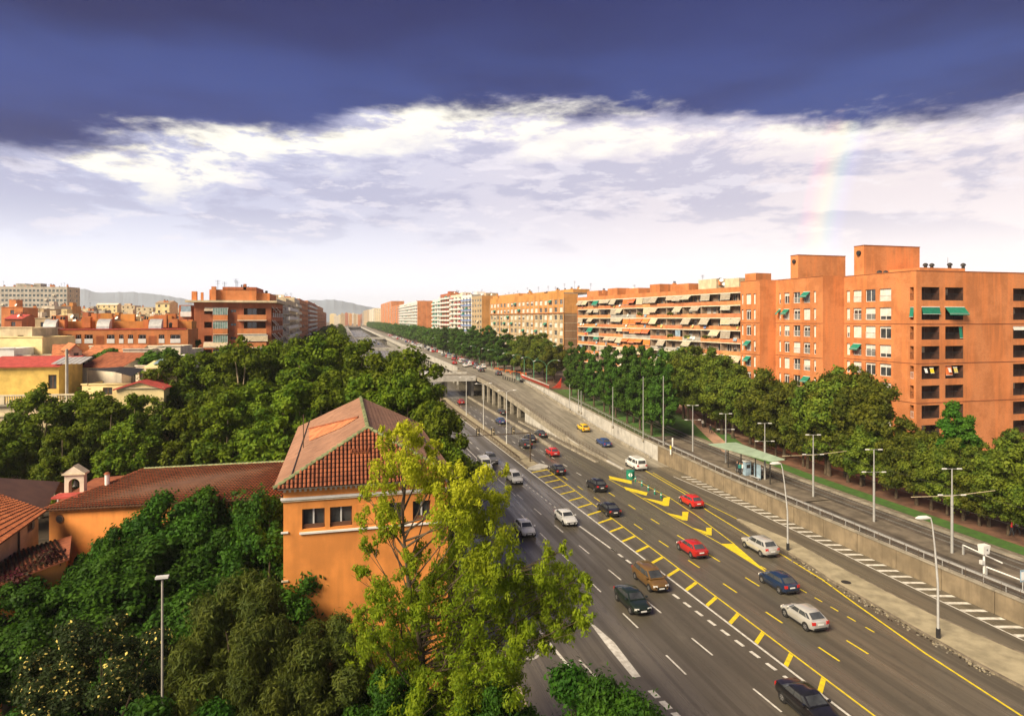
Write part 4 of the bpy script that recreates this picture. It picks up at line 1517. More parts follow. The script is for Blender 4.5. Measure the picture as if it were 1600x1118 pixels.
mb.face([(uc, vc0, ZT - .5), (110, vc0, ZT - .5), (110, vc1, ZT - .5), (uc, vc1, ZT - .5)], 'recess')
mb.face([(uc, vc1, ZB), (uc, vc1, ZT), (110, vc1, ZT), (110, vc1, ZB)], 'brick')
mb.face([(125, VA, ZB), (125, VA, ZT), (125, 112, ZT), (125, 112, ZB)], 'brick')
mb.build('roof', bb)


def roof_tower(root, xl, xm, xr, v, ytop, zb, m, dv=7.0, vent=True):
    """square tower: narrow left face xl..xm, wide front face xm..xr at photo x"""
    u0, u1 = u_at(xm, v), u_at(xr, v)
    D = depth((u0 + u1) / 2, v)
    zt = HZ(D, ytop)
    dv = max(2.2, v_at(xl, u0) - v)
    mb = MB()
    mb.box(u0, u1, v, v + dv, zb - .5, zt, m)
    mb.build('roof_tower', root)
    mb = MB()
    mb.box(u0 - .06, u1 + .06, v - .06, v + dv, zt, zt + .12, 'string')
    mb.build('tower_coping', root)
    if vent:
        mb = MB()
        c = Vector((u0 - .02, v + dv * .45, zt - 1.2))
        mb.tube([c, c + Vector((-.3, 0, 0))], .42, 'darkmetal', 10)
        mb.build('round_vent', root)


roof_tower(bb, 1340, 1350, 1437, 90, 385, ZT, 'brick', 9)
roof_tower(bb, 1236, 1247, 1321, 108, 399.5, ZT, 'brick', 8)
bx(bb, 'roof_hut', u_at(1437, 84), u_at(1508, 84), 84, 90, ZT - .5, ZT + 1.0, 'brick')
clp = []
for x, v in ((1374, 86), (1384, 86), (1418, 86), (1425, 86), (1434, 86), (1296, 100), (1303, 102), (1310, 104), (1316, 104), (1287, 106), (1262, 107), (1270, 107), (1538, 84), (1546, 84), (1484, 84.5), (1505, 84.5), (1456, 86), (1446, 86)):
    mb = MB()
    u = u_at(x, v)
    zb = ZT + (1.0 if 1437 < x < 1508 else -.4)
    mb.tube([(u, v, zb), (u, v, zb + .6)], .25, 'darkmetal', 8)
    mb.tube([(u, v, zb + .5), (u, v, zb + .8), (u, v, zb + .95)], [.42, .36, .12], 'darkmetal', 8)
    mb.build('roof_vent', bb)
mb = MB()
u = u_at(1481, 86)
mb.tube([(u, 86, ZT), (u, 86, ZT + 3)], .03, 'darkmetal', 4)
mb.build('aerial', bb)

# ------------------------------------------------------------------ long balcony block
b2 = thing('balcony_block', 'long orange apartment block with continuous balconies and many striped awnings', 'apartment block', (80, 160, 3))
P0, P1 = DP(903, 222), DP(1159, 147)
fc = Fac(P0, P1)
z_top = 32.4
fb = Fac(fc.p(0, -1.5, 0)[:2], fc.p(fc.L, -1.5, 0)[:2])
NF = 9
FZ = [z_top - 1.4 - 2.95 * k for k in range(NF + 1)]      # undersides of the slabs above each floor
nb = 11
bw = fc.L / nb
holes = []
rr = random.Random(44)
for k in range(NF):
    for i in range(nb):
        for (o_, w_) in ((.5, 1.6), (2.7, 1.2), (4.6, 2.0)):
            if o_ + w_ > bw - .3 or FZ[k] - 2.3 < 3:
                continue
            a = i * bw + o_ * bw / 7.2
            zt = FZ[k] - .35
            if k > 6:
                continue
            if (i * 3 + k) % 2 and w_ == 1.2:
                continue
            holes.append((a, a + w_, zt - 2.0, zt))
            f = sub('window', wmesh('frame', w_, 2.0, rr.choice(['wframe', 'wframe', 'bframe'])), b2, fb.p(a, -.15, zt - 2.0), fb.ang)
            link('pane', wmesh('pane', w_, 2.0), f)
            if rr.random() < .45:
                link('blind', wmesh('blind', w_, rr.choice([.6, 1.0, 1.6])), f, (0, 0, 0)).location.z = 2.0 - rr.choice([.6, 1.0, 1.6])
wall(fb, 2.5, z_top - 1.2, holes, 'recess', b2)
for k in range(NF):
    z = FZ[k]
    mb = MB()
    mb.box(0, fc.L, -1.5, .12, 0, .18, 'slab', lambda x, y, zz, z=z: fc.p(x, y, z + zz))
    mb.build('floor_slab', b2)
    if k < NF:
        zf_ = FZ[k] - 2.95 + .18
        for i in range(nb):
            m_ = 'parapet'
            if rr.random() < .14:
                m_ = 'greywall'
            mb = MB()
            mb.box(i * bw + .03, (i + 1) * bw - .03, -.10, .04, 0, 1.0, m_, lambda x, y, zz, z=zf_: fc.p(x, y, z + zz))
            mb.build('balcony_parapet', b2)
        for i in range(nb + 1):
            mb = MB()
            mb.box(max(0, i * bw - .1), min(fc.L, i * bw + .1), -1.5, -.12, 0, 2.77, 'recess', lambda x, y, zz, z=zf_: fc.p(x, y, z + zz))
            mb.build('partition', b2)
AW = {(1, 0): 'awn_green', (1, 3): 'awn_green', (1, 4): 'awn_green', (4, 0): 'awn_orange', (4, 2): 'awn_orange', (5, 2): 'awn_orange', (4, 3): 'awn_orange', (5, 3): 'awn_orange', (5, 4): 'awn_orange', (4, 4): 'awn_orange'}
for k in range(7):
    for i in range(nb):
        for half in (0, 1):
            a = i * bw + .15 + half * bw * .5
            m_ = AW.get((i, k)) if half == (i + k) % 2 or AW.get((i, k)) == 'awn_orange' else None
            if m_ is None:
                if rr.random() < .52:
                    continue
                m_ = rr.choice(['awn_grey', 'awn_grey', 'awn_beige'])
            kind = rr.choice(['awning', 'awning', 'curtain'])
            h = rr.choice([1.0, 1.3, 1.6]) if kind == 'awning' else rr.choice([.9, 1.4, 1.7])
            sub('awning', wmesh(kind, bw * .46, h, m_), b2, fc.p(a, .02, FZ[k] - .02), fc.ang)
mb = MB()                                              # parapet of the roof, end walls
mb.box(0, fc.L, -.2, .1, z_top - 1.22, z_top, 'brick', lambda x, y, z: fc.p(x, y, z))
mb.build('roof_parapet', b2)
mb = MB()
E = lambda a, d: fc.p(a, d, 0)[:2]
mb.box(-.3, fc.L + .2, -13, -1.55, z_top - 1.3, z_top - .9, 'recess', lambda x, y, z: fc.p(x, y, z))
mb.box(-.3, -.05, -13, .1, 2, z_top, 'brick', lambda x, y, z: fc.p(x, y, z))
mb.box(fc.L + .05, fc.L + .3, -13, -1.4, 2, z_top, 'brick', lambda x, y, z: fc.p(x, y, z))
mb.build('end_wall', b2)
for (a, w_, h_) in ((2, 8, 1.6), (16, 6, 1.9), (27, 7, 1.4), (40, 5, 2.0), (50, 8, 1.5), (62, 7, 2.1), (72, 5, 1.8), (79, 3.5, 2.6)):
    mb = MB()
    mb.box(a, a + w_, -7, -2.5, z_top - .9, z_top + h_ + .5, rr.choice(['brick', 'brick', 'cream']), lambda x, y, z: fc.p(x, y, z))
    mb.build('roof_hut', b2)
for i in range(26):
    a, d = rr.uniform(1, fc.L - 1), rr.uniform(-9, -3)
    p = fc.p(a, d, z_top)
    clutter(b2, [(p[0], p[1], z_top + (1 if rr.random() < .5 else 0))], rr)
for q in range(64):
    i, k = rr.randrange(nb), rr.randrange(7)
    a, zf_ = i * bw + rr.uniform(.4, bw - 1.4), FZ[k] - 2.95 + .18
    c_ = rr.random()
    if c_ < .4:
        sub('laundry', wmesh('curtain', rr.choice([.6, .9, 1.2]), rr.choice([.6, .8]), rr.choice(['white', 'bluewall', 'flower', 'red', 'blueglass', 'blind'])), b2, fc.p(a, .08, zf_ + 1.15), fc.ang)
    elif c_ < .75:
        mb = MB()
        mb.box(a, a + .9, -1.45, -1.1, zf_ + .1, zf_ + .75, 'palegrey', lambda x, y, z: fc.p(x, y, z))
        mb.build('air_conditioner', b2)
    else:
        mb = MB()
        mb.box(a, a + rr.uniform(1.4, 2.4), -.06, -.03, zf_ + 1.0, zf_ + 2.7, rr.choice(['glass_green', 'glass', 'blueglass']), lambda x, y, z: fc.p(x, y, z))
        mb.build('glazed_screen', b2)
# planters with trailing plants on a few balconies
for (i, k) in ((6, 2), (7, 1), (8, 3), (5, 1), (9, 3), (7, 3), (8, 4)):
    cl_ = [(q * .5, 0, rr.uniform(-.1, .25), .35, .3) for q in range(5)]
    me = crown('planter_foliage', cl_, .16, 60, 'leaf_round', i * 7 + k)
    sub('planter', me, b2, fc.p(i * bw + 1.2, .1, FZ[k] - 2.95 + 1.2), fc.ang)

# ------------------------------------------------------------------ amber block with the window grid
b3 = thing('amber_grid_block', 'long amber and tan apartment block with a tight grid of white windows', 'apartment block', (40, 280, 4))
Q0, Q1 = DP(766, 340), DP(881, 248)
fc = Fac(Q0, Q1)
zt3 = 35.6
nc = 18
cw = fc.L / nc
rr = random.Random(9)
hu, hl = [], []
for i in range(nc):
    for k in range(8):
        a = i * cw + cw * .22
        w_ = round(cw * .56, 1)
        zt = zt3 - 3.0 - 3.05 * k
        h_ = 1.9
        (hu if k < 2 else hl).append((a, a + w_, zt - h_, zt))
        window(fc, a, zt - h_, w_, h_, b3, .18, 'wframe', rr.choice([None, .4, .8, 1, 1]))
        if rr.random() < .07:
            sub('awning', wmesh('awning', w_, 1.0, 'awn_green'), b3, fc.p(a, .02, zt), fc.ang)
zs3 = zt3 - 2.2 - 3.05 * 2
wall(fc, zs3, zt3, hu, 'brick_amber', b3)
wall(fc, 4, zs3 - .002, hl, 'tanwall', b3)
for i in range(nc + 1):
    mb = MB()
    mb.box(i * cw - .18, i * cw + .18, .0, .22, 6, zs3 - .3, 'cream' if i % 3 else 'brick_amber', lambda x, y, z: fc.p(x, y, z))
    mb.box(i * cw - .12, i * cw + .12, .0, .14, zs3 + .3, zt3 - 2.6, 'greywall', lambda x, y, z: fc.p(x, y, z))
    mb.build('pilaster', b3)
mb = MB()
mb.box(-.05, fc.L + .05, .0, .3, zs3 - .2, zs3 + .1, 'string', lambda x, y, z: fc.p(x, y, z))
mb.build('string_course', b3)
fe = Fac(Q1, DP(903, 249.5))
wall(fe, zs3, zt3 - .8, [], 'brick_amber', b3)
wall(fe, 4, zs3, [], 'brick_brown', b3)
for k in range(8):
    mb = MB()
    mb.box(0, fe.L, 0, .06, zs3 - .9 - 3.05 * k, zs3 - .78 - 3.05 * k, 'cream', lambda x, y, z: fe.p(x, y, z))
    mb.build('band', b3)
mb = MB()
mb.box(.3, fc.L - .1, -12, -.3, zt3 - .8, zt3 - .3, 'recess', lambda x, y, z: fc.p(x, y, z))
mb.box(6, fc.L, -11, -4, zt3 - .3, zt3 + 1.1, 'brick_amber', lambda x, y, z: fc.p(x, y, z))
mb.box(-2, 40, -9, -2, zt3 + .2, zt3 + 1.5, 'brick_amber', lambda x, y, z: fc.p(x, y, z))
mb.build('roof', b3)
for i in range(30):
    p = fc.p(rr.uniform(1, fc.L - 1), rr.uniform(-9, -.8), zt3)
    clutter(b3, [(p[0], p[1], zt3 + rr.choice([0, .9]))], rr, 'brick_amber')


# ------------------------------------------------------------------ generic blocks
def block(name, label, P, Q, zb, zt, wm, ncol, nrow, dep=12, style='win', endw=None, roofm='recess', trim='slab', seed=1, fh=3.0, awn=('awn_grey',), awp=.2, glass='glass', frame='wframe', end_cols=0, group=None, base_row=2.4, nclut=6, wfrac=.5):
    t = thing(name, label, 'apartment block', ((P[0] + Q[0]) / 2, (P[1] + Q[1]) / 2, zb), 0, group)
    rr = random.Random(seed)
    fc = Fac(P, Q)
    cw = fc.L / ncol
    holes = []
    for i in range(ncol):
        for k in range(nrow):
            zt_ = zt - base_row + 1.6 - fh * k - .9
            w_ = max(.6, round(cw * wfrac, 1))
            a = i * cw + (cw - w_) / 2
            if zt_ - 1.7 < zb + .5:
                continue
            if style == 'win' or style == 'bal':
                hh = 1.5 if style == 'win' else 2.0
                holes.append((a, a + w_, zt_ - hh, zt_))
                simple_window(fc, a, zt_ - hh, w_, hh, t, .15, frame, glass)
            if style == 'bal':
                mb_key = ('bal', round(cw, 1), trim)
                if mb_key not in WM:
                    mb = MB()
                    q = round(cw, 1) * .86
                    mb.box(0, q, -1.1, 0, -.16, 0, 'slab')
                    mb.box(0, q, -1.1, -1.03, 0, 1.0, trim)
                    mb.box(0, .06, -1.03, 0, 0, 1.0, trim)
                    mb.box(q - .06, q, -1.03, 0, 0, 1.0, trim)
                    WM[mb_key] = mb.mesh('balcony')
                sub('balcony', WM[mb_key], t, fc.p(i * cw + cw * .07, 0, zt_ - 2.05), fc.ang)
            if rr.random() < awp:
                sub('awning', wmesh('awning', cw * .7, 1.2, rr.choice(awn)), t, fc.p(i * cw + cw * .15, .03, zt_ + .1), fc.ang)
    wall(fc, zb, zt, holes, wm, t)
    # the other faces
    B0, B1 = fc.p(0, -dep, 0), fc.p(fc.L, -dep, 0)
    mb = MB()
    mb.face([fc.p(0, 0, zb), fc.p(0, 0, zt), (B0[0], B0[1], zt), (B0[0], B0[1], zb)], endw or wm)
    mb.face([(B0[0], B0[1], zb), (B0[0], B0[1], zt), (B1[0], B1[1], zt), (B1[0], B1[1], zb)], wm)
    mb.build('side_wall', t)
    fe = Fac(Q, B1[:2])
    hs_ = []
    if end_cols:
        for i in range(end_cols):
            for k in range(nrow):
                a = fe.L * (i + .5) / end_cols - .6
                zt_ = zt - base_row + .7 - fh * k
                if zt_ - 1.4 < zb + .5:
                    continue
                hs_.append((a, a + 1.2, zt_ - 1.4, zt_))
                simple_window(fe, a, zt_ - 1.4, 1.2, 1.4, t, .12, frame, glass)
    wall(fe, zb, zt, hs_, endw or wm, t, name='end_wall')
    mb = MB()
    z = zt - .45
    mb.face([fc.p(0, 0, z), fc.p(fc.L, 0, z), (B1[0], B1[1], z), (B0[0], B0[1], z)], roofm)
    mb.build('roof', t)
    for i in range(max(1, nclut // 4)):
        a = rr.uniform(.1, .6) * fc.L
        mb = MB()
        mb.box(a, a + min(fc.L * .35, rr.uniform(3, 7)), -dep * .8, -dep * .35, zt - .45, zt + rr.uniform(1.2, 2.6), wm, lambda x, y, z: fc.p(x, y, z))
        mb.build('roof_hut', t)
    for i in range(nclut):
        p = fc.p(rr.uniform(.5, fc.L - .5), rr.uniform(-dep + .5, -.8), zt)
        clutter(t, [(p[0], p[1], zt - .4)], rr, wm if isinstance(wm, str) and 'brick' in wm else 'brick')
    return t


block('amber_block', 'narrow amber block with pale windows just left of the long amber one', DP(737, 372), DP(753, 352), 5, 37.8, 'tanwall', 4, 10, 14, 'win', 'brick_amber', seed=3, awp=.05, wfrac=.55)
block('striped_block', 'white block with blue vertical cladding and slim balconies', DP(722, 398), DP(737, 376), 5, 39.4, 'white', 3, 10, 12, 'bal', 'greywall', trim='bluewall', seed=4, awn=('awn_green', 'awn_grey'), awp=.15)
block('striped_block', 'white block with dark red awnings on every balcony', DP(704, 428), DP(722, 402), 5, 40.6, 'creamwhite', 3, 10, 12, 'bal', 'white', trim='white', seed=5, awn=('awn_red',), awp=.7)
block('striped_block', 'brown and white striped block with red balcony fronts', DP(688, 462), DP(704, 431), 5, 42.4, 'brick_red', 4, 11, 12, 'bal', 'brick', trim='white', seed=6, awn=('awn_red', 'awn_green'), awp=.1)
block('teal_block', 'slim white block with teal awnings between orange and striped blocks', DP(676, 500), DP(688, 466), 5, 39.6, 'white', 3, 10, 10, 'bal', 'white', trim='white', seed=7, awn=('awn_green', 'awn_grey'), awp=.5, glass='glass_green')
block('orange_slab_block', 'pale gridded slab block with a tall orange brick end wall', DP(624, 800), DP(652, 600), 5, 42, 'white', 14, 11, 14.5, 'bal', 'brick', trim='white', seed=8, awn=('awn_green', 'awn_grey'), awp=.25, glass='glass_green', end_cols=0)
block('orange_tower', 'distant orange tower with a teal window strip', DP(595, 1150), DP(612, 930), 5, 51.0, 'brick', 4, 13, 18, 'win', 'brick', seed=9, awp=0, glass='glass_green', wfrac=.4)
block('orange_tower', 'distant lower orange block right of the orange tower', DP(612, 915), DP(624, 815), 5, 43, 'brick', 3, 11, 12, 'win', 'brick', seed=10, awp=0)
block('pale_tower', 'palest far tower at the left end of the right-hand row', DP(568, 2000), DP(576, 1720), 5, 50, 'tanwall', 3, 10, 14, 'win', 'cream', seed=11, awp=0, nclut=2)
block('pale_tower', 'pale far tower, second in the right-hand row', DP(577, 1680), DP(585, 1420), 5, 49, 'creamwhite', 3, 10, 14, 'win', 'cream', seed=12, awp=0, nclut=2)
block('pale_tower', 'pale grey far tower next to the orange tower', DP(586, 1380), DP(595, 1180), 5, 45, 'cream', 3, 10, 14, 'win', 'greywall', seed=13, awp=0, nclut=2)


# ------------------------------------------------------------------ left side: brick corner block
def W3(fc, z):
    return lambda x, y, q: fc.p(x, y, q)


lb = thing('brick_corner_block', 'orange brick flats with glazed green balconies and stepped roof top left of the road', 'apartment block', (DP(360, 142)[0], DP(360, 142)[1], 6))
rr = random.Random(55)
pL = DP(303, 139)
pR = (DP(303, 139)[0] + 15.8, DP(303, 139)[1])
fc = Fac(pL, pR)
zt = 28.6
wall_m = 'brick_red'
holes = []
rows = [zt - .9 - 3.0 * k for k in range(6)]
for k, zr in enumerate(rows):
    zr -= .35
    # glazed balcony, small high window, wide balcony on the right
    a0_, a1_ = fc.a_at(334), fc.a_at(357)
    holes.append((fc.a_at(319), fc.a_at(331), zr - 1.3, zr, 1.2))
    holes.append((fc.a_at(360), fc.a_at(369), zr - .9, zr - .3))
    simple_window(fc, fc.a_at(360), zr - .9, fc.a_at(369) - fc.a_at(360), .6, lb, .15, 'bframe')
    holes.append((fc.a_at(381), fc.a_at(415), zr - 1.5, zr, 1.4))
    f = sub('window', wmesh('frame', 2.0, 1.5, 'bframe'), lb, fc.p(fc.a_at(385), -1.3, zr - 1.5), fc.ang)
    link('pane', wmesh('pane', 2.0, 1.5), f)
    mb = MB()
    B = lambda x0, x1, y0, y1, z0, z1, m: mb.box(x0, x1, y0, y1, z0, z1, m, lambda x, y, q: fc.p(x, y, q))
    B(a0_, a1_, .02, 1.1, zr - 2.75, zr - 2.65, 'slab')
    B(a0_, a1_, 1.02, 1.1, zr - 2.65, zr - 1.5, 'brick')
    mb.build('balcony', lb)
    mb = MB()
    n = 6
    B(a0_, a1_, 1.0, 1.06, zr - 1.48, zr, 'glass_green')
    for i in range(n + 1):
        x = lerp(a0_, a1_ - .06, i / n)
        B(x, x + .06, 1.06, 1.1, zr - 1.48, zr, 'palegrey')
    mb.build('glazed_screen', lb)
    mb = MB()
    B(fc.a_at(372), fc.a_at(417), .02, 1.0, zr - 2.75, zr - 2.6, 'slab')
    B(fc.a_at(372), fc.a_at(417), .9, 1.0, zr - 2.6, zr - 1.45, 'brick')
    mb.build('balcony', lb)
    if k in (0, 2, 3):
        sub('awning', wmesh('awning', fc.a_at(357) - fc.a_at(320), .7 if k == 0 else 1.2, 'awn_beige'), lb, fc.p(fc.a_at(320), 1.0 if k else .1, zr + .1 if k == 0 else zr - 1.4), fc.ang)
    if k in (2, 3):
        sub('awning', wmesh('curtain', 5.2, 1.3, 'awn_beige'), lb, fc.p(fc.a_at(380), .95, zr + .05), fc.ang)
wall(fc, 6, zt, holes, wall_m, lb)
# road-facing side
fs = Fac(pR, (pR[0] + .4, pR[1] + 24))
hs_ = []
for k, zr in enumerate(rows):
    for i in range(6):
        a = 1 + i * 3.8
        hs_.append((a, a + 2.4, zr - 2.0, zr - .2, 1.0))
        sub('balcony_railing', wmesh('rail', 2.4, 1.0, 'white'), lb, fs.p(a, .25, zr - 2.4), fs.ang)
        if rr.random() < .5:
            sub('awning', wmesh('awning', 2.4, 1.1, 'awn_beige'), lb, fs.p(a, .02, zr - .1), fs.ang)
wall(fs, 6, zt, hs_, wall_m, lb)
mb = MB()
box = lambda x0, x1, y0, y1, z0, z1, m: mb.box(x0, x1, y0, y1, z0, z1, m, lambda x, y, q: fc.p(x, y, q))
box(-1.5, fc.L + 1.3, -24, 1.3, zt, zt + .45, 'cream')
mb.build('roof', lb)
mb = MB()
box(2.8, 12.5, -18, -1.5, zt + .45, zt + 2.9, 'brick')
box(5.5, 12.5, -15, -1.4, zt + 2.9, zt + 3.5, 'brick_red')
box(12.5, 15.2, -18, -2.5, zt + .45, zt + 2.2, 'brick')
mb.build('penthouse', lb)
mb = MB()
box(1.2, 1.7, -1.2, -.7, zt + .45, zt + 2.2, 'brick')
box(-.6, .4, -1.6, -.6, zt + .45, zt + 2.4, 'brick')
box(3.4, 4.3, -1.3, -.4, zt + .45, zt + 3.5, 'brick')
box(9.8, 10.4, -2, -1.4, zt + 2.9, zt + 4.2, 'brick_red')
mb.build('chimney', lb)
for i in range(9):
    p = fc.p(rr.uniform(2, 15), rr.uniform(-14, -3), zt)
    clutter(lb, [(p[0], p[1], zt + 2.2)], rr, 'brick_red')
mb = MB()
mb.face([fc.p(0, 0, 6), fc.p(0, -24, 6), fc.p(0, -24, zt), fc.p(0, 0, zt)], wall_m)
mb.build('side_wall', lb)
bxw = Fac((pL[0] - 3.4, pL[1] + 6), (pL[0], pL[1] + 6))
ob = thing('white_balcony_stack', 'stack of white glazed balconies on the left flank of the brick corner block', 'balcony stack', (pL[0] - 2, pL[1] + 6, 6))
mb = MB()
mb.box(0, 2.3, -8, 0, 6, zt - .5, 'brick_red', lambda x, y, q: bxw.p(x - .9, y, q))
mb.build('wall', ob)
for k in range(6):
    mb = MB()
    z = zt - 2.0 - 3.0 * k
    mb.box(-.2, 2.0, .02, 1.0, z - 1.1, z, 'white', lambda x, y, q: bxw.p(x - .2, y, q))
    mb.box(-.1, 1.9, .05, .9, z, z + 1.3, 'blueglass', lambda x, y, q: bxw.p(x - .2, y, q))
    mb.build('balcony', ob)

# further blocks down the left side of the road
zz = 6
block('grey_balcony_block', 'grey-brown block with dark balconies behind the brick corner block', DP(433, 170), DP(447, 200), zz, 30.3, 'greywall', 5, 8, 14, 'bal', 'greywall', trim='greywall', seed=21, awn=('awn_beige', 'awn_grey'), awp=.4)
block('cream_balcony_block', 'cream block with pale awnings beyond the grey one', DP(447, 204), DP(462, 262), zz, 31.5, 'cream', 8, 8, 14, 'bal', 'cream', trim='white', seed=22, awn=('awn_beige',), awp=.5)
block('white_balcony_block', 'white narrow block left of the orange left-hand towers', DP(460, 268), DP(468, 310), zz, 34, 'creamwhite', 6, 9, 14, 'bal', 'cream', trim='slab', seed=23, awp=.3)
block('orange_left_block', 'orange brick block with stepped bays on the left of the road', DP(468, 320), DP(481, 400), zz, 35.2, 'brick', 9, 9, 16, 'win', 'brick_red', seed=24, awp=.1)
block('orange_left_block', 'orange and white striped block, middle of the far left row', DP(481, 404), DP(494, 520), zz, 36.5, 'brick_red', 9, 9, 16, 'bal', 'brick', trim='white', seed=25, awp=.1)
block('orange_left_block', 'last orange block of the left row before the horizon', DP(494, 530), DP(505, 690), zz, 36.5, 'brick', 9, 9, 16, 'win', 'brick', seed=26, awp=.0)
block('orange_left_block', 'small far orange block closing the left row', DP(504, 700), DP(510, 860), zz, 33, 'brick', 6, 8, 16, 'win', 'brick', seed=27, awp=.0)

# long low orange block with quarter-round vents
ll = thing('long_orange_block', 'long low orange block with three grey quarter-round roof vents', 'apartment block', (*DP(170, 112), 6))
a_, c_ = DP(46, 112), DP(291, 112)
k_ = (c_[0] - a_[0]) / 1.0
fc = Fac(a_, (a_[0] + 27.6, a_[1] - 1.5))
fc = Fac(DP(46, 110), DP(291, 118))
zt = HZ(113, 515)
holes = []
rr = random.Random(2)
for (x0, x1, kind) in ((83, 95, 'b'), (102, 112, 'w'), (118, 127, 'w'), (132, 145, 'b'), (167, 179, 'w'), (186, 193, 'w'), (200, 208, 'w'), (216, 228, 'k'), (248, 257, 'w'), (266, 282, 'b')):
    a, c = fc.a_at(x0), fc.a_at(x1)
    q = fc.z_at(a, 522.5)
    holes.append((a, c, q - 1.5, q, .8))
    mb = MB()
    mb.box(a, c, -.06, .05, q - 1.55, q - .75, 'white', lambda x, y, z: fc.p(x, y, z))
    mb.build('balcony_railing', ll)
    simple_window(fc, a + .05, q - 1.45, (c - a) * .9, 1.4, ll, .7, 'wframe')
    q -= 3.1
    holes.append((a, c, q - 1.5, q, .8))
    if kind != 'k':
        sub('awning', wmesh('awning', c - a, 1.0, 'awn_beige'), ll, fc.p(a, .0, q), fc.ang)
for (x0, x1) in ((67, 78), (150, 162), (232, 244)):
    a, c = fc.a_at(x0), fc.a_at(x1)
    mb = MB()
    q = fc.z_at(a, 524)
    for i in range(7):
        mb.box(a, c, .0, .05, q - 1.5 + i * .22, q - 1.38 + i * .22, 'brick_red', lambda x, y, z: fc.p(x, y, z))
    mb.build('louvre_panel', ll)
wall(fc, 6, zt, holes, 'brick', ll, mback='recess_painted_shade')
mb = MB()
mb.box(0, fc.L, -14, -.3, zt - .6, zt - .1, 'redroof', lambda x, y, z: fc.p(x, y, z))
mb.box(0, fc.L, -.3, .1, zt, zt + .18, 'redroof', lambda x, y, z: fc.p(x, y, z))
mb.build('roof', ll)
mb = MB()
mb.box(0, fc.L, -14, -7, zt, zt + 1.5, 'brick_amber', lambda x, y, z: fc.p(x, y, z))
mb.box(fc.L, fc.L + .3, -14, 0, 6, zt, 'brick', lambda x, y, z: fc.p(x, y, z))
mb.build('upper_wall', ll)
for x0 in (65, 149, 231):
    a, c = fc.a_at(x0), fc.a_at(x0 + 20)
    mb = MB()
    n = 6
    pr = [(-.6 - 3.0 * math.sin(i * math.pi / 2 / n) * .8, zt + .1 + 1.8 * (1 - 0) * math.sin(i * math.pi / 2 / n)) for i in range(n + 1)]
    pr = [(-.5 - 2.2 * (1 - math.cos(i * math.pi / 2 / n)), zt + .15 + 1.75 * math.sin(i * math.pi / 2 / n)) for i in range(n + 1)]
    for (d0, z0), (d1, z1) in zip(pr, pr[1:]):
        mb.face([fc.p(a, d0, z0), fc.p(c, d0, z0), fc.p(c, d1, z1), fc.p(a, d1, z1)], 'galv')
    for s_ in (a, c):
        mb.face([fc.p(s_, d, z) for d, z in pr] + [fc.p(s_, pr[-1][0], pr[0][1])], 'galv')
    mb.build('barrel_vent', ll)
for i in range(22):
    a = rr.uniform(1, fc.L - 2)
    w_ = rr.uniform(1, 2.6)
    d = rr.uniform(-12, -5)
    mb = MB()
    mb.box(a, a + w_, d - 1.5, d, zt + .3, zt + rr.uniform(1.7, 3.0), rr.choice(['brick', 'brick_amber', 'brick']), lambda x, y, z: fc.p(x, y, z))
    mb.build('roof_hut', ll)
for i in range(14):
    p = fc.p(rr.uniform(1, fc.L - 1), rr.uniform(-9, -2), zt)
    clutter(ll, [(p[0], p[1], zt + .3)], rr, 'brick')


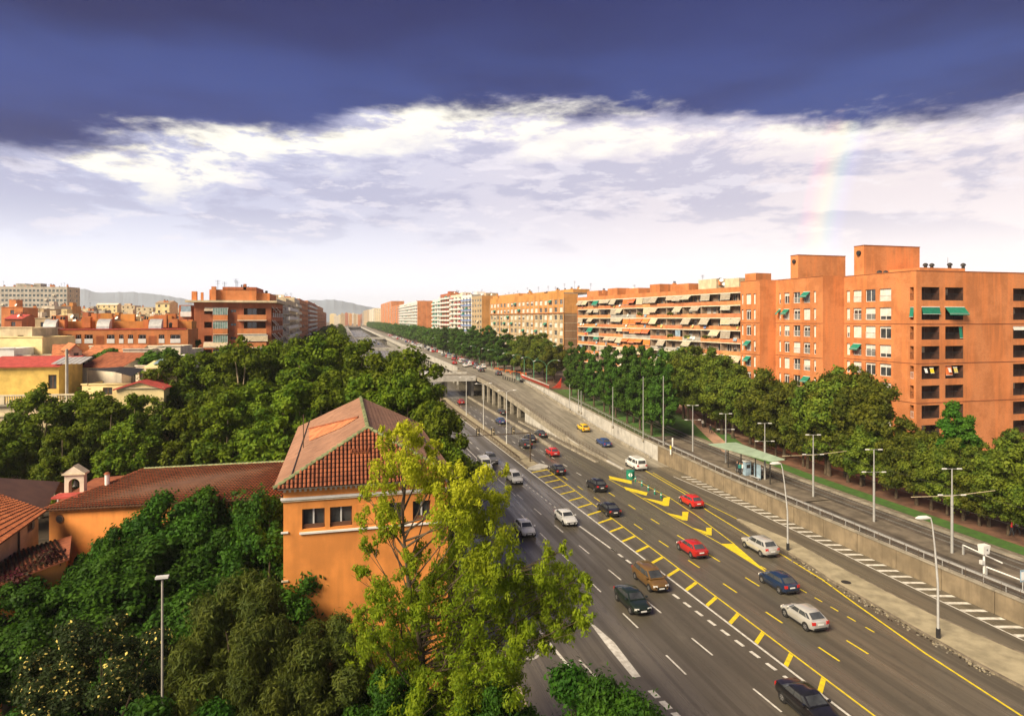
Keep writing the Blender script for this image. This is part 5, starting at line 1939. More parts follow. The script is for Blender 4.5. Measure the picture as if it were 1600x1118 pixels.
def house(name, label, P, Q, zb, zt, wm, dep=8, roof='flat', rm='recess', wins=(), cat='house', rise=1.5, group=None):
    """plain house: front wall P-Q; wins = (a, w, z below top, h)"""
    t = thing(name, label, cat, ((P[0] + Q[0]) / 2, (P[1] + Q[1]) / 2, zb), 0, group)
    fc = Fac(P, Q)
    hs = []
    for (a, w_, dz_, h_) in wins:
        hs.append((a, a + w_, zt - dz_ - h_, zt - dz_))
        simple_window(fc, a, zt - dz_ - h_, w_, h_, t, .15, 'bframe')
    wall(fc, zb, zt, hs, wm, t)
    mb = MB()
    A0, A1 = (fc.p(0, 0, 0)[:2]), (fc.p(fc.L, 0, 0)[:2])
    B0, B1 = (fc.p(0, -dep, 0)[:2]), (fc.p(fc.L, -dep, 0)[:2])
    for a, c in ((A0, B0), (B0, B1), (B1, A1)):
        mb.face([(*a, zb), (*a, zt), (*c, zt), (*c, zb)], wm)
    mb.build('side_wall', t)
    mb = MB()
    P3 = lambda a, d, z: fc.p(a, d, z)
    if roof == 'flat':
        mb.face([P3(0, 0, zt - .4), P3(fc.L, 0, zt - .4), P3(fc.L, -dep, zt - .4), P3(0, -dep, zt - .4)], rm)
        mb.box(-.1, fc.L + .1, -.2, .12, zt, zt + .16, wm, lambda x, y, z: fc.p(x, y, z))
    elif roof == 'gable_front':          # ridge runs back from the front wall
        m_ = fc.L / 2
        for s0, s1 in ((-.3, m_), (fc.L + .3, m_)):
            for q in (0, -.12):
                mb.face([P3(s0, .35, zt + q - .1), P3(s1, .35, zt + rise + q), P3(s1, -dep, zt + rise + q), P3(s0, -dep, zt + q - .1)], rm)
            mb.face([P3(s0, .36, zt - .1), P3(s1, .36, zt + rise), P3(s1, .36, zt + rise - .22), P3(s0, .36, zt - .32)], rm)
        mb.face([P3(0, 0, zt), P3(m_, 0, zt + rise - .1), P3(fc.L, 0, zt)], wm)
    elif roof == 'mono':                 # slopes up to the back
        mb.face([P3(-.3, .4, zt), P3(fc.L + .3, .4, zt), P3(fc.L + .3, -dep, zt + rise), P3(-.3, -dep, zt + rise)], rm)
        mb.face([P3(0, 0, zt), P3(0, -dep, zt + rise), P3(0, -dep, zt)], wm)
        mb.face([P3(fc.L, 0, zt), P3(fc.L, -dep, zt), P3(fc.L, -dep, zt + rise)], wm)
        mb.face([P3(-.3, .4, zt - .15), P3(fc.L + .3, .4, zt - .15), P3(fc.L + .3, .4, zt), P3(-.3, .4, zt)], rm)
    elif roof == 'ridge':                # ridge parallel to the front
        for d0, d1 in ((.4, -dep / 2), (-dep - .4, -dep / 2)):
            mb.face([P3(-.2, d0, zt - .1), P3(fc.L + .2, d0, zt - .1), P3(fc.L + .2, d1, zt + rise), P3(-.2, d1, zt + rise)], rm)
        for s_ in (0, fc.L):
            mb.face([P3(s_, 0, zt), P3(s_, -dep, zt), P3(s_, -dep / 2, zt + rise - .05)], wm)
    mb.build('roof', t)
    return t, fc


rr = random.Random(77)
# near houses left: seen over the trees
t, fc = house('yellow_house', 'bright yellow house with a sloping crimson roof at the left edge', DP(-40, 84), DP(92, 86), 0, HZ(85, 572), 'yellowwall', 7, 'mono', 'redroof', [(8.6, 1.0, 1.2, 1.9)], rise=1.0)
mb = MB()
for i in range(6):
    a = 9.4 - .3 + i * .62
    mb.box(a, a + .5, -3.2, .3, 0, .07, 'galv', lambda x, y, z, fc=fc: fc.p(x, y, HZ(85, 572) + .22 + (.4 - y) * .2 + z))
mb.build('roof_panel', t)
t, fc = house('balustrade_house', 'cream mansion with a stone balustrade along its flat roof', DP(-40, 79), DP(132, 81), 0, HZ(80, 632), 'cream', 9, 'flat', 'slab', [(1.5, 1.3, 4.2, 3.2), (4.6, 1.3, 4.2, 3.2), (10.2, 1.4, 3.4, 3.0)], cat='mansion')
zt = HZ(80, 632)
mb = MB()
fr = lambda x, y, z: fc.p(x, y, z)
mb.box(-.1, fc.L + .1, .0, .35, zt - .1, zt + .12, 'concrete', fr)
mb.box(-.1, fc.L + .1, .0, .22, zt - 1.4, zt - 1.15, 'cream', fr)
mb.box(-.1, fc.L + .1, .02, .30, zt + 1.12, zt + 1.3, 'cornice', fr)
mb.build('balustrade_rail', t)
bm_ = MB()
bm_.tube([(0, 0, 0), (0, 0, .25), (0, 0, .55), (0, 0, 1.0)], [.07, .11, .06, .08], 'cornice', 6)
bme = bm_.mesh('baluster')
pm = MB()
pm.box(-.3, .3, -.16, .16, 0, 1.12, 'cornice')
pme = pm.mesh('balustrade_pier')
n = int(fc.L / .27)
for i in range(n):
    if i % 11 == 0:
        sub('balustrade_pier', pme, t, fc.p(i * .27 + .2, .16, zt + .12), fc.ang)
    else:
        sub('baluster', bme, t, fc.p(i * .27 + .2, .16, zt + .12))
t, fc = house('pediment_house', 'pale yellow house front with a small red-edged pediment', DP(182, 84), DP(256, 85), 0, HZ(84, 606), 'paleyellow', 9, 'gable_front', 'redroof', [(1.0, 1.1, 4, 2)], rise=.95)
mb = MB()
mb.box(0, fc.L, .0, .2, HZ(84, 606) - .1, HZ(84, 606) + .05, 'cream', lambda x, y, z: fc.p(x, y, z))
mb.build('cornice', t)
house('yellow_gable_house', 'tall pale yellow house with a flat top left of the small gable', DP(-30, 98), DP(66, 99), 2, HZ(98, 527), 'paleyellow', 9, 'flat', 'slab', [(5.6, .9, 1.9, 1.0), (2, .9, 1.9, 1.0)])
house('cream_box_house', 'cream walled house with flat roof at the upper left edge', DP(-30, 103), DP(50, 104), 2, HZ(103, 512), 'cream', 9, 'flat', 'slab', [(5.4, .9, 1.2, 1.2)])
house('white_stair_house', 'white stair house beside the crimson-roofed yellow one', DP(-30, 92), DP(22, 93), 2, HZ(92, 545), 'white', 6, 'flat', 'slab', [])
house('gable_house', 'cream house with a rounded gable and steep orange roof side', DP(108, 92), DP(128, 93), 2, HZ(92, 548), 'cream', 8, 'gable_front', 'terra_pale', [(.55, .6, .3, 1.1)], rise=1.0)
house('orange_roof_house', 'house with a steep pale orange roof left of the round gable', DP(84, 93), DP(107, 94), 2, HZ(93, 562), 'creamwhite', 8, 'mono', 'terra_pale', [], rise=2.0)
house('tiled_barn', 'low white house with a broad brown tiled roof sloping right', DP(128, 94), DP(190, 92), 2, HZ(93, 573), 'creamwhite', 9, 'ridge', 'terracotta', [], rise=1.9)
house('red_roof_house', 'long house with a brick red roof and a chimney', DP(132, 101), DP(214, 102), 2, HZ(101, 553), 'cream', 7, 'ridge', 'terra_pale', [], rise=1.3)
house('white_flat_house', 'small white flat-roofed house right of the tiled roofs', DP(192, 98), DP(232, 99), 2, HZ(98, 546), 'creamwhite', 7, 'flat', 'slab', [(1.8, 1.4, .9, .8)])
house('white_terrace_house', 'white terrace house with dishes near the right end of the long orange block', DP(232, 104), DP(282, 105), 2, HZ(104, 541), 'creamwhite', 7, 'flat', 'slab', [(.9, 1.2, .9, 1.0), (3.2, 1.2, .9, 1.0)])
t, fc = house('skylight_house', 'cream house with a pale blue translucent roof panel', DP(228, 89), DP(276, 90), 0, HZ(89, 574), 'paleyellow', 8, 'mono', 'paleyellow', [], rise=1.0)
mb = MB()
mb.box(.6, 2.9, -5, -1.2, 0, .12, 'blueglass', lambda x, y, z: fc.p(x, y, HZ(89, 574) + .2 - y * .12 + z))
mb.build('roof_light', t)
for (x0, x1, D, y, wm, rf, lab) in ((140, 168, 107, 541, 'creamwhite', 'flat', 'small white terrace left of the palm-like tree'), (205, 226, 108, 545, 'cream', 'flat', 'small cream box behind the white flat-roofed house'), (66, 92, 105, 540, 'paleyellow', 'flat', 'narrow pale yellow house right of the flat-topped one'),
                                    (252, 275, 99, 556, 'white', 'flat', 'low white shed before the white terrace house'), (118, 140, 98, 556, 'creamwhite', 'mono', 'little white house with tilted roof behind the round gable'), (170, 196, 103, 551, 'cream', 'ridge', 'small cream cottage between the tiled roofs'),
                                    (268, 296, 110, 545, 'creamwhite', 'flat', 'white house at the right end of the long orange block'), (20, 48, 94, 556, 'creamwhite', 'flat', 'white box house above the crimson roof'), (212, 240, 93, 572, 'creamwhite', 'flat', 'white house left of the skylight roof')):
    house('small_house', lab, DP(x0, D), DP(x1, D), 1, HZ(D, y), wm, 5, rf, 'terra_pale' if rf != 'flat' else 'slab', [(.5, .9, .7, 1.1), (1.8, .9, .7, 1.1)], rise=1.0)
# grey sail shade and posts
sh = thing('sail_shade', 'dark grey fabric sail stretched over a cream roof terrace', 'sail shade', (*DP(175, 88), HZ(88, 600)))
mb = MB()
for q in (0, .04):
    p = [(*DP(136, 88), HZ(88, 577) + q), (*DP(190, 87), HZ(87, 573) + q), (*DP(226, 88), HZ(88, 576) + q), (*DP(206, 84), HZ(84, 588) + q), (*DP(180, 85), HZ(85, 581) + q)]
    mb.face([p[0], p[1], p[4]], 'darkmetal')
    mb.face([p[1], p[2], p[3], p[4]], 'darkmetal')
mb.build('sail', sh)
mb = MB()
for x in (137, 206, 225):
    mb = MB()
    u, v = DP(x, 87)
    mb.tube([(u, v, HZ(87, 602)), (u, v, HZ(87, 577))], .05, 'brownrail', 5)
    mb.build('post', sh)
pass
house('terrace_house', 'pale green-walled roof terrace under the grey sail', DP(128, 87), DP(206, 88), 0, HZ(87, 601), 'paleyellow', 8, 'flat', 'slab', [(2.6, 1.2, .4, 1.0)])
po = thing('concrete_pole', 'grey concrete utility pole standing between the yellow house and the round gable', 'utility pole', (*DP(104.5, 83), 0))
mb = MB()
mb.tube([(0, 0, 0), (0, 0, HZ(83, 545))], [.24, .17], 'greywall', 6)
link('pole', mb.mesh('pole'), po)
mb = MB()
mb.box(-.7, .7, -.05, .05, HZ(83, 548), HZ(83, 547), 'brownrail')
link('crossarm', mb.mesh('crossarm'), po)
# big pale block at the far left
block('pale_slab_block', 'big pale slab block with green-grey window columns at the far left', DP(-30, 395), DP(105, 400), 6, HZ(400, 448), 'greywall', 22, 10, 14, 'win', 'cream', seed=41, awp=.04, glass='glass', frame='glass_green', end_cols=2, wfrac=.6, nclut=26, fh=3.0)
# roofscape towards the horizon
names = [('cream', 'cream'), ('creamwhite', 'white'), ('brick', 'orange brick'), ('brick_red', 'dark red brick'), ('tanwall', 'tan'), ('paleyellow', 'pale yellow'), ('brick_amber', 'amber'), ('greywall', 'grey')]
spec = []
for i in range(34):
    x = 5 + i * 8.6 + rr.uniform(-3, 3)
    D = rr.uniform(150, 260)
    spec.append((x, D, rr.uniform(496, 503), rr.uniform(16, 26)))
for i in range(30):
    x = 2 + i * 10 + rr.uniform(-4, 4)
    D = rr.uniform(300, 620)
    spec.append((x, D, rr.uniform(486, 494), rr.uniform(14, 26)))
spec += [(243, 330, 473, 20), (150, 500, 476, 30), (182, 520, 477, 26), (213, 480, 480, 24), (283, 420, 484, 22), (122, 360, 482, 18), (95, 300, 478, 16), (65, 260, 478, 18), (30, 240, 482, 34), (2, 210, 480, 30)]
for i in range(16):
    spec.append((515 + i * 3.4, rr.uniform(1500, 2600), rr.uniform(488, 494), rr.uniform(4, 7)))
spec.sort(key=lambda s: s[0])
for i, (x, D, y, wpx) in enumerate(spec):
    wm, nm = rr.choice(names)
    u, v = DP(x, D)
    wd = wpx * D / 1000
    zt = HZ(D, y)
    h = 9 * (zt > 15) + 6
    lab = f'small distant {nm} building in the far left roofscape' if x < 320 else f'tiny hazy {nm} block on the horizon at the end of the road'
    nw = max(1, int(wd / 3.2))
    if D > 1000:
        t = thing('distant_block', lab, 'building', (u, v, 6), 0, 'hazy blocks where the road meets the horizon')
        bx(t, 'wall', u, u + wd, v, v + 12, 5, zt, wm)
        bx(t, 'roof', u + wd * .2, u + wd * .6, v + 3, v + 8, zt, zt + 2, wm)
        continue
    zb = 6
    wins = []
    for k in range(3):
        for j in range(nw):
            wins.append((wd * (j + .5) / nw - .5, 1.1, .9 + 3 * k, 1.3))
    t, fc = house('distant_house', lab, (u, v), (u + wd, v - wd * .08), zb, zt, wm, rr.uniform(8, 14), rr.choice(['flat', 'flat', 'flat', 'ridge']), rr.choice(['recess', 'terra_pale', 'slab', 'redroof']), wins, 'building', 1.3, f'{nm} buildings in the far left roofscape')
    if rr.random() < .6:
        mb = MB()
        a = rr.uniform(0, .5) * wd
        mb.box(a, a + wd * .35, -6, -2.5, zt - .4, zt + rr.uniform(1.5, 3), wm, lambda x, y, z: fc.p(x, y, z))
        mb.build('roof_hut', t)
    clutter(t, [(*fc.p(rr.uniform(0, wd), -2, 0)[:2], zt - .3) for _ in range(2)], rr, 'brick')
# two more trees among the houses
for (x, D, y, lab) in ((243, 96, 538, 'small dark tree between the white houses'), (270, 94, 537, 'second small dark tree beside the white terrace house'), (302, 128, 522, 'dark tree left of the brick corner block'), (175, 100, 535, 'palm-like bushy tree before the long orange block')):
    u, v = DP(x, D)
    tree('poplar', 'garden_tree', u, v, zl(v), HZ(D, y) - zl(v), lab, None, 1.3)

# ------------------------------------------------------------------ the orange house in front
hx0, hx1, hy0, hy1 = -3.65, 6.95, 43.3, 66.5
hs = thing('orange_house', 'tall orange plastered house with brown tiled roof in the centre foreground', 'house', ((hx0 + hx1) / 2, (hy0 + hy1) / 2, 0))
ze = 14.15
fc = Fac((hx0, hy0), (hx1, hy0))
holes = []
for (x0, x1) in ((472, 507), (515.5, 549.5), (604, 632), (645, 673)):
    a, c = fc.a_at(x0), fc.a_at(x1)
    zt_ = fc.z_at(a, 778.5) if x0 < 560 else fc.z_at(a, 772)
    zt_ = 12.75
    w_, h_ = round(c - a, 1), 1.3
    holes.append((a, a + w_, zt_ - h_, zt_, .35))
    f = sub('window', wmesh('frame', w_, h_, 'bframe'), hs, fc.p(a, -.28, zt_ - h_), fc.ang)
    link('pane', wmesh('pane', w_, h_), f)
    mb = MB()
    mb.box(a + w_ / 2 - .05, a + w_ / 2 + .05, -.27, -.2, zt_ - h_, zt_, 'palegrey', lambda x, y, z: fc.p(x, y, z))
    mb.box(a + .05, a + w_ - .05, -.2, -.15, zt_ - h_, zt_ - h_ + .28, 'bframe', lambda x, y, z: fc.p(x, y, z))
    mb.build('shutter_box', hs)
wall(fc, 0, ze, holes, 'orangewall', hs, mback='recess_painted_shade')
# recessed blank panel, cornices, sill band
mb = MB()
mb.box(fc.a_at(556), fc.a_at(586), .0, .04, 11.5, 12.8, 'orangewall', lambda x, y, z: fc.p(x, y, z))
mb.build('blind_panel', hs)
mb = MB()
for (z0, z1, d, m_, x0, x1) in ((13.3, 13.42, .10, 'cornice', -.1, fc.L + .1), (13.42, 13.56, .16, 'white', -.16, fc.L + .16), (11.16, 11.28, .12, 'white', fc.a_at(468), fc.L), (8.2, 8.3, .08, 'cornice', -.12, .3), (11.3, 11.4, .1, 'white', -.14, .3)):
    mb.box(x0, x1, .001, d, z0, z1, m_, lambda x, y, z: fc.p(x, y, z))
mb.build('cornice', hs)
mb = MB()
mb.box(-.3, fc.L + .3, .001, .32, ze - .02, ze + .1, 'cornice', lambda x, y, z: fc.p(x, y, z))
n = 34
mb.build('eaves_board', hs)
dm = MB()
dm.box(-.07, .07, -.26, 0, -.16, 0, 'cornice')
dme = dm.mesh('dentil')
for i in range(n):
    sub('dentil', dme, hs, fc.p(.1 + i * (fc.L - .2) / (n - 1), 0, ze - .03), fc.ang)
mb = MB()
for (a, c) in (((hx0, hy0), (hx0, hy1)), ((hx1, hy0), (hx1, hy1)), ((hx0, hy1), (hx1, hy1))):
    mb.face([(*a, 0), (*a, ze), (*c, ze), (*c, 0)], 'orangewall')
mb.build('side_wall', hs)
mb = MB()
mb.box(fc.a_at(458), fc.a_at(486), .002, .05, 0, 2.1, 'blueglass', lambda x, y, z: fc.p(x, y, z))
mb.box(fc.a_at(456), fc.a_at(488), .0, .03, 0, 2.2, 'bframe', lambda x, y, z: fc.p(x, y, z))
mb.build('door', hs)
# roof: hipped front below a ridge that runs back
ov = .55
xm = (hx0 + hx1) / 2
zr = 17.6
rf0, rf1 = hy0 + .9, hy1 - 4.5
EFL, EFR = Vector((hx0 - ov, hy0 - ov, ze + .12)), Vector((hx1 + ov, hy0 - ov, ze + .12))
EBL, EBR = Vector((hx0 - ov, hy1 + ov, ze + .12)), Vector((hx1 + ov, hy1 + ov, ze + .12))
RA, RB = Vector((xm, rf0 + .3, zr)), Vector((xm, rf1, zr))


def ribbed(root, name, corners, m, step, rows, amp, mm=None, jitter=.0, seed=0, bil=True):
    """barrel-tiled slope: corners = eave left, eave right, top right, top left"""
    A, B, C_, D_ = corners
    nrm = (B - A).cross(D_ - A).normalized()
    if nrm.z < 0:
        nrm = -nrm
    le = (B - A).length
    nx = max(4, int(le / step))
    mb = MB()
    rr = random.Random(seed)
    ny = rows
    H = ((D_ + C_) / 2 - (A + B) / 2)
    e = (B - A).normalized()
    dl = (D_ - A).dot(e)
    dr = (C_ - A).dot(e)
    up = (D_ - A) - e * dl
    prof = ((0, 0), (.2, .75), (.5, 1), (.8, .75), (1, 0))
    for j in range(ny):
        t0, t1 = j / ny, (j + 1) / ny
        l0, r0 = dl * (t0 + t1) / 2, le + (dr - le) * (t0 + t1) / 2
        for i in range(nx):
            x0 = i * le / nx
            x1 = (i + .72) * le / nx
            if x0 < l0 - step * .4 or x1 > r0 + step * .4:
                continue
            jz = rr.uniform(-1, 1) * jitter
            q = []
            if bil:
                xm_ = (x0 + x1) / 2
                tp = D_ + (C_ - D_) * ((xm_ - dl) / (dr - dl))
                up = tp - (A + e * xm_)
                nrm = e.cross(up).normalized()
                nrm = -nrm if nrm.z < 0 else nrm
                l0, r0 = dl * (t0 + t1) / 2, le + (dr - le) * (t0 + t1) / 2
            for (t, lift) in ((t0, amp * .8), (t1 - .10 / ny, 0)):
                for (s_, h_) in prof:
                    q.append(A + e * (x0 + (x1 - x0) * s_) + up * min(1, t) + nrm * (h_ * amp + lift + jz + .02))
            k = len(mb.v)
            mb.v.extend([tuple(p) for p in q])
            mi_ = mb.mi(m)
            for s_ in range(4):
                mb.f.append((k + s_, k + s_ + 1, k + 6 + s_, k + 5 + s_))
                mb.m.append(mi_)
            mb.f.append((k, k + 1, k + 2, k + 3, k + 4))
            mb.m.append(mb.mi('soil'))
    o = mb.build(name, root)
    stuff(o)
    return o


def slab4(root, name, pts, m, th=.1):
    mb = MB()
    nrm = (pts[1] - pts[0]).cross(pts[2] - pts[0]).normalized()
    if nrm.z < 0:
        nrm = -nrm
    lo = [p - nrm * th for p in pts]
    mb.face(pts, m)
    mb.face(lo[::-1], m)
    for i in range(len(pts)):
        j = (i + 1) % len(pts)
        mb.face([pts[i], lo[i], lo[j], pts[j]], m)
    return mb.build(name, root)


# main slopes with fine flat tiles
slab4(hs, 'roof_slope', [EFL, EBL, RB, RA], 'terracotta')
slab4(hs, 'roof_slope', [EFR, RA, RB, EBR], 'terracotta')
slab4(hs, 'roof_slope', [EBL, EBR, RB], 'terracotta')
slab4(hs, 'roof_slope', [EFL, RA, EFR], 'bframe')


def slope_tiles(root, A, B, Cc, Dd, m, cw, rows, seed):
    """flat pan tiles laid as thin overlapping slips on a slope; joined"""
    mb = MB()
    rr = random.Random(seed)
    e = (B - A).normalized()
    le = (B - A).length
    nrm = (B - A).cross(Dd - A).normalized()
    if nrm.z < 0:
        nrm = -nrm
    dl, dr = (Dd - A).dot(e), (Cc - A).dot(e)
    up = (Dd - A) - e * dl
    n = int(le / cw)
    for j in range(rows):
        t0, t1 = j / rows, (j + 1) / rows
        l0, r0 = dl * t0, le + (dr - le) * t0
        l1, r1 = dl * t1, le + (dr - le) * t1
        for i in range(n):
            x0, x1 = i * cw, (i + .93) * cw
            if x1 < min(l0, l1) or x0 > max(r0, r1):
                continue
            x0, x1 = max(x0, (l0 + l1) / 2), min(x1, (r0 + r1) / 2)
            if x1 - x0 < .03:
                continue
            h = .05 + rr.uniform(0, .012)
            p = [A + e * x0 + up * t0 + nrm * h, A + e * x1 + up * t0 + nrm * h, A + e * x1 + up * t1 + nrm * (h - .035), A + e * x0 + up * t1 + nrm * (h - .035)]
            mb.face(p, m)
            mb.face([p[0], p[1], A + e * x1 + up * t0, A + e * x0 + up * t0], 'soil')
            mb.face([p[1], p[2], A + e * x1 + up * t1, A + e * x1 + up * t0], m)
    stuff(mb.build('flat_tiles', root))


slope_tiles(hs, EBL, EFL, RA, RB, 'terra_flat', .42, 17, 1)
slope_tiles(hs, EFR, EBR, RB, RA, 'terra_flat', .42, 17, 2)
# tiled front hip, slightly proud
ribbed(hs, 'barrel_tiles', (EFL + Vector((0, -.05, .02)), EFR + Vector((0, -.05, .02)), RA + Vector((.01, 0, 0)), RA - Vector((.01, 0, 0))), 'terracotta', .25, 13, .085, jitter=.01, seed=3, bil=False)
mb = MB()
for (p, q) in ((RA, RB), (EFL, RA), (EFR, RA)):
    n = 18
    for i in range(n):
        a, c = p.lerp(q, i / n), p.lerp(q, (i + 1.12) / n)
        mb.tube([a + Vector((0, 0, .08)), c + Vector((0, 0, .03))], [.15, .11], 'moss', 6)
mb.build('ridge_tiles', hs)
mb = MB()
for p in (EFL.lerp(RA, .02), EFR.lerp(RA, .02)):
    pass
# the small boxed chimney in the front hip and slit dormer with antenna on the left slope
cx = u_at(562, hy0 + 1.2)
mb = MB()
mb.box(cx - .52, cx + .52, hy0 + .35, hy0 + 1.9, ze + .5, ze + 2.0, 'orangewall')
mb.build('roof_hatch', hs)
mb = MB()
mb.box(cx - .62, cx + .62, hy0 + .25, hy0 + 2.0, ze + 2.0, ze + 2.12, 'terracotta')
for i in range(6):
    mb.tube([(cx - .55 + i * .22, hy0 + .2, ze + 2.17), (cx - .55 + i * .22, hy0 + 2, ze + 2.2)], .07, 'terracotta', 5)
mb.build('hatch_tiles', hs)
sl = (RA - EFL)
lft = lambda t, v: Vector((lerp(EFL.x, RA.x, t), v, lerp(EFL.z, RA.z, t)))


def on_slope(x, y, lift=.0):
    k, b_ = (x - 800) / 1000.0, (498 - y) / 1000.0
    d = Vector((k * ct + st, ct - k * st, b_))
    nn = (EBL - EFL).cross(RA - EFL).normalized()
    if nn.z < 0:
        nn = -nn
    o = Vector((0, 0, CAMH))
    return o + d * ((EFL - o).dot(nn) / d.dot(nn)) + nn * lift


p1_, p2_, p3_, p4_ = on_slope(484, 690, .08), on_slope(487, 676, .42), on_slope(561, 653, .10), on_slope(534, 669, .08)
mb = MB()
mb.face([p1_, p4_, p3_, p2_], 'terra_pale')
mb.face([p1_, p2_, on_slope(487, 676, .0)], 'orangewall')
mb.face([p2_, p3_, on_slope(560, 649, .06), on_slope(487, 668, .06)], 'terra_flat')
mb.build('slit_dormer', hs)
mb = MB()
for i in range(17):
    mb.tube([p2_.lerp(p3_, i / 17), p2_.lerp(p3_, (i + .85) / 17)], [.10, .08], 'terracotta', 6)
mb.build('dormer_tiles', hs)
mb = MB()
q0 = lft(.22, 52)
mb.tube([q0, q0 + Vector((0, 0, 2.6))], .035, 'brownrail', 5)
mb.tube([lft(.18, hy0 - .3) + Vector((0, 0, .1)), lft(.18, hy1) + Vector((0, 0, .1))], .05, 'trim', 5)
mb.tube([Vector((lerp(EFR.x, RA.x, .14), hy0, lerp(EFR.z, RA.z, .14) + .1)), Vector((lerp(EFR.x, RA.x, .14), hy1, lerp(EFR.z, RA.z, .14) + .1))], .05, 'trim', 5)
mb.build('aerial', hs)

# ------------------------------------------------------------------ long wing, chapel bell, left buildings
wg = thing('tiled_wing', 'long low orange wing with a dark red barrel-tiled roof running left from the house', 'building', (-15, 53, 0))
wz = 10.3
wy0, wy1 = 50.6, 57.4
x_l = -30.5
A, B = Vector((x_l - 4.6, wy0 - 1.6, wz - .9)), Vector((hx0 - .02, wy0 - .4, wz + .15))
r0_, r1_ = Vector((-17.6, wy1 - 1.6, 12.9)), Vector((hx0 - .02, wy1 - 1.6, 12.9))
A = Vector((*DP(66, 51.0), HZ(51.0, 797)))
B = Vector((hx0 - .02, 51.8, HZ(depth(hx0, 51.8), 776)))
r1_ = Vector((hx0 - .02, 57.6, HZ(depth(hx0, 57.6), 721)))
r0_ = Vector((*DP(226, 58.0), HZ(58.0, 733)))
slab4(wg, 'roof_slope', [A, B, r1_, r0_], 'bframe')
ribbed(wg, 'barrel_tiles', (A, B, r1_, r0_), 'terra_wing', .27, 22, .10, jitter=.012, seed=5)
bk0, bk1 = Vector((r0_.x - 3, r0_.y + 5.5, A.z)), Vector((r1_.x, r1_.y + 5.5, B.z))
slab4(wg, 'roof_slope', [r0_, r1_, bk1, bk0], 'terracotta')
mb = MB()
mb.face([A, r0_, bk0, (A.x, bk0.y, A.z - .1)], 'terracotta')
mb.build('roof_hip', wg)
mb = MB()
for i in range(40):
    a, c = r0_.lerp(r1_, i / 40), r0_.lerp(r1_, (i + 1.1) / 40)
    mb.tube([a + Vector((0, 0, .08)), c + Vector((0, 0, .05))], [.14, .11], 'moss', 6)
for i in range(16):
    a, c = A.lerp(r0_, i / 16), A.lerp(r0_, (i + 1.1) / 16)
    mb.tube([a + Vector((0, 0, .08)), c + Vector((0, 0, .05))], [.13, .10], 'terracotta', 6)
mb.build('ridge_tiles', wg)
fw = Fac((A.x + .3, A.y + .45), (B.x, B.y + .45))
mb = MB()
za, zb_ = A.z - .05, B.z - .05
mb.face([fw.p(0, 0, 0), fw.p(fw.L, 0, 0), fw.p(fw.L, 0, zb_), fw.p(0, 0, za)], 'orangewall')
mb.build('wall', wg)
mb = MB()
c = Vector(fw.p(fw.a_at(94), 0, fw.z_at(fw.a_at(94), 810)))
n = Vector((fw.n.x, fw.n.y, 0))
mb.tube([c - n * .1, c + n * .06], .34, 'bframe', 14)
mb.tube([c + n * .06, c + n * .07], .24, 'glass', 14)
mb.build('round_window', wg)
mb = MB()
for i in range(60):
    a = fw.L * i / 60
    zz_ = lerp(za, zb_, i / 60)
    mb.box(a, a + .12, 0, .3, zz_ - .12, zz_ - .02, 'bframe', lambda x, y, z: fw.p(x, y, z))
stuff(mb.build('rafter_ends', wg))

bt = thing('bell_gable', 'little cream bell gable with an arched opening above the tiled roofs', 'bell gable', (*DP(115, 54), HZ(54, 778)))
bu, bv_ = DP(101, 54)
f = Fac(DP(100.5, 54), DP(131, 54.3))
zb_, zt_ = HZ(54, 779), HZ(54, 742)
n = 10
ow, oc = .42, f.L / 2
arch = [(oc - ow, zb_ + .15)] + [(oc - ow * math.cos(i * math.pi / n), zt_ - .75 + ow * math.sin(i * math.pi / n)) for i in range(n + 1)] + [(oc + ow, zb_ + .15)]
mb = MB()
for d in (0, -.6):
    mb.face([f.p(0, d, zb_), f.p(oc - ow, d, zb_), f.p(oc - ow, d, zt_ - .75), f.p(oc - ow, d, zt_), f.p(0, d, zt_)], 'creamwhite')
    mb.face([f.p(oc + ow, d, zb_), f.p(f.L, d, zb_), f.p(f.L, d, zt_), f.p(oc + ow, d, zt_), f.p(oc + ow, d, zt_ - .75)], 'creamwhite')
    up = [f.p(a, d, z) for a, z in arch[1:-1]]
    mb.face(up + [f.p(oc + ow, d, zt_), f.p(oc - ow, d, zt_)], 'creamwhite')
for (a, z), (a2, z2) in zip(arch, arch[1:]):
    mb.face([f.p(a, 0, z), f.p(a, -.6, z), f.p(a2, -.6, z2), f.p(a2, 0, z2)], 'cream')
mb.face([f.p(0, 0, zb_), f.p(0, 0, zt_), f.p(0, -.6, zt_), f.p(0, -.6, zb_)], 'creamwhite')
mb.face([f.p(f.L, 0, zb_), f.p(f.L, 0, zt_), f.p(f.L, -.6, zt_), f.p(f.L, -.6, zb_)], 'creamwhite')
mb.box(0, f.L, -.6, 0, zb_ - 2, zb_ + .15, 'creamwhite', lambda x, y, z: f.p(x, y, z))
mb.build('wall', bt)
mb = MB()
mb.box(-.15, f.L + .15, -.75, .15, zt_, zt_ + .14, 'cornice', lambda x, y, z: f.p(x, y, z))
mb.face([f.p(-.1, .12, zt_ + .14), f.p(f.L + .1, .12, zt_ + .14), f.p(oc, .12, zt_ + .75)], 'creamwhite')
for s_ in ((-.15, oc), (f.L + .15, oc)):
    mb.face([f.p(s_[0], .15, zt_ + .14), f.p(s_[1], .15, zt_ + .8), f.p(s_[1], -.75, zt_ + .8), f.p(s_[0], -.75, zt_ + .14)], 'cornice')
mb.build('pediment', bt)
mb = MB()
c = Vector(f.p(oc, -.3, zt_ - 1.0))
mb.tube([c, c + Vector((0, 0, .1)), c + Vector((0, 0, .4)), c + Vector((0, 0, .55))], [.28, .22, .15, .04], 'darkmetal', 10)
mb.build('bell', bt)
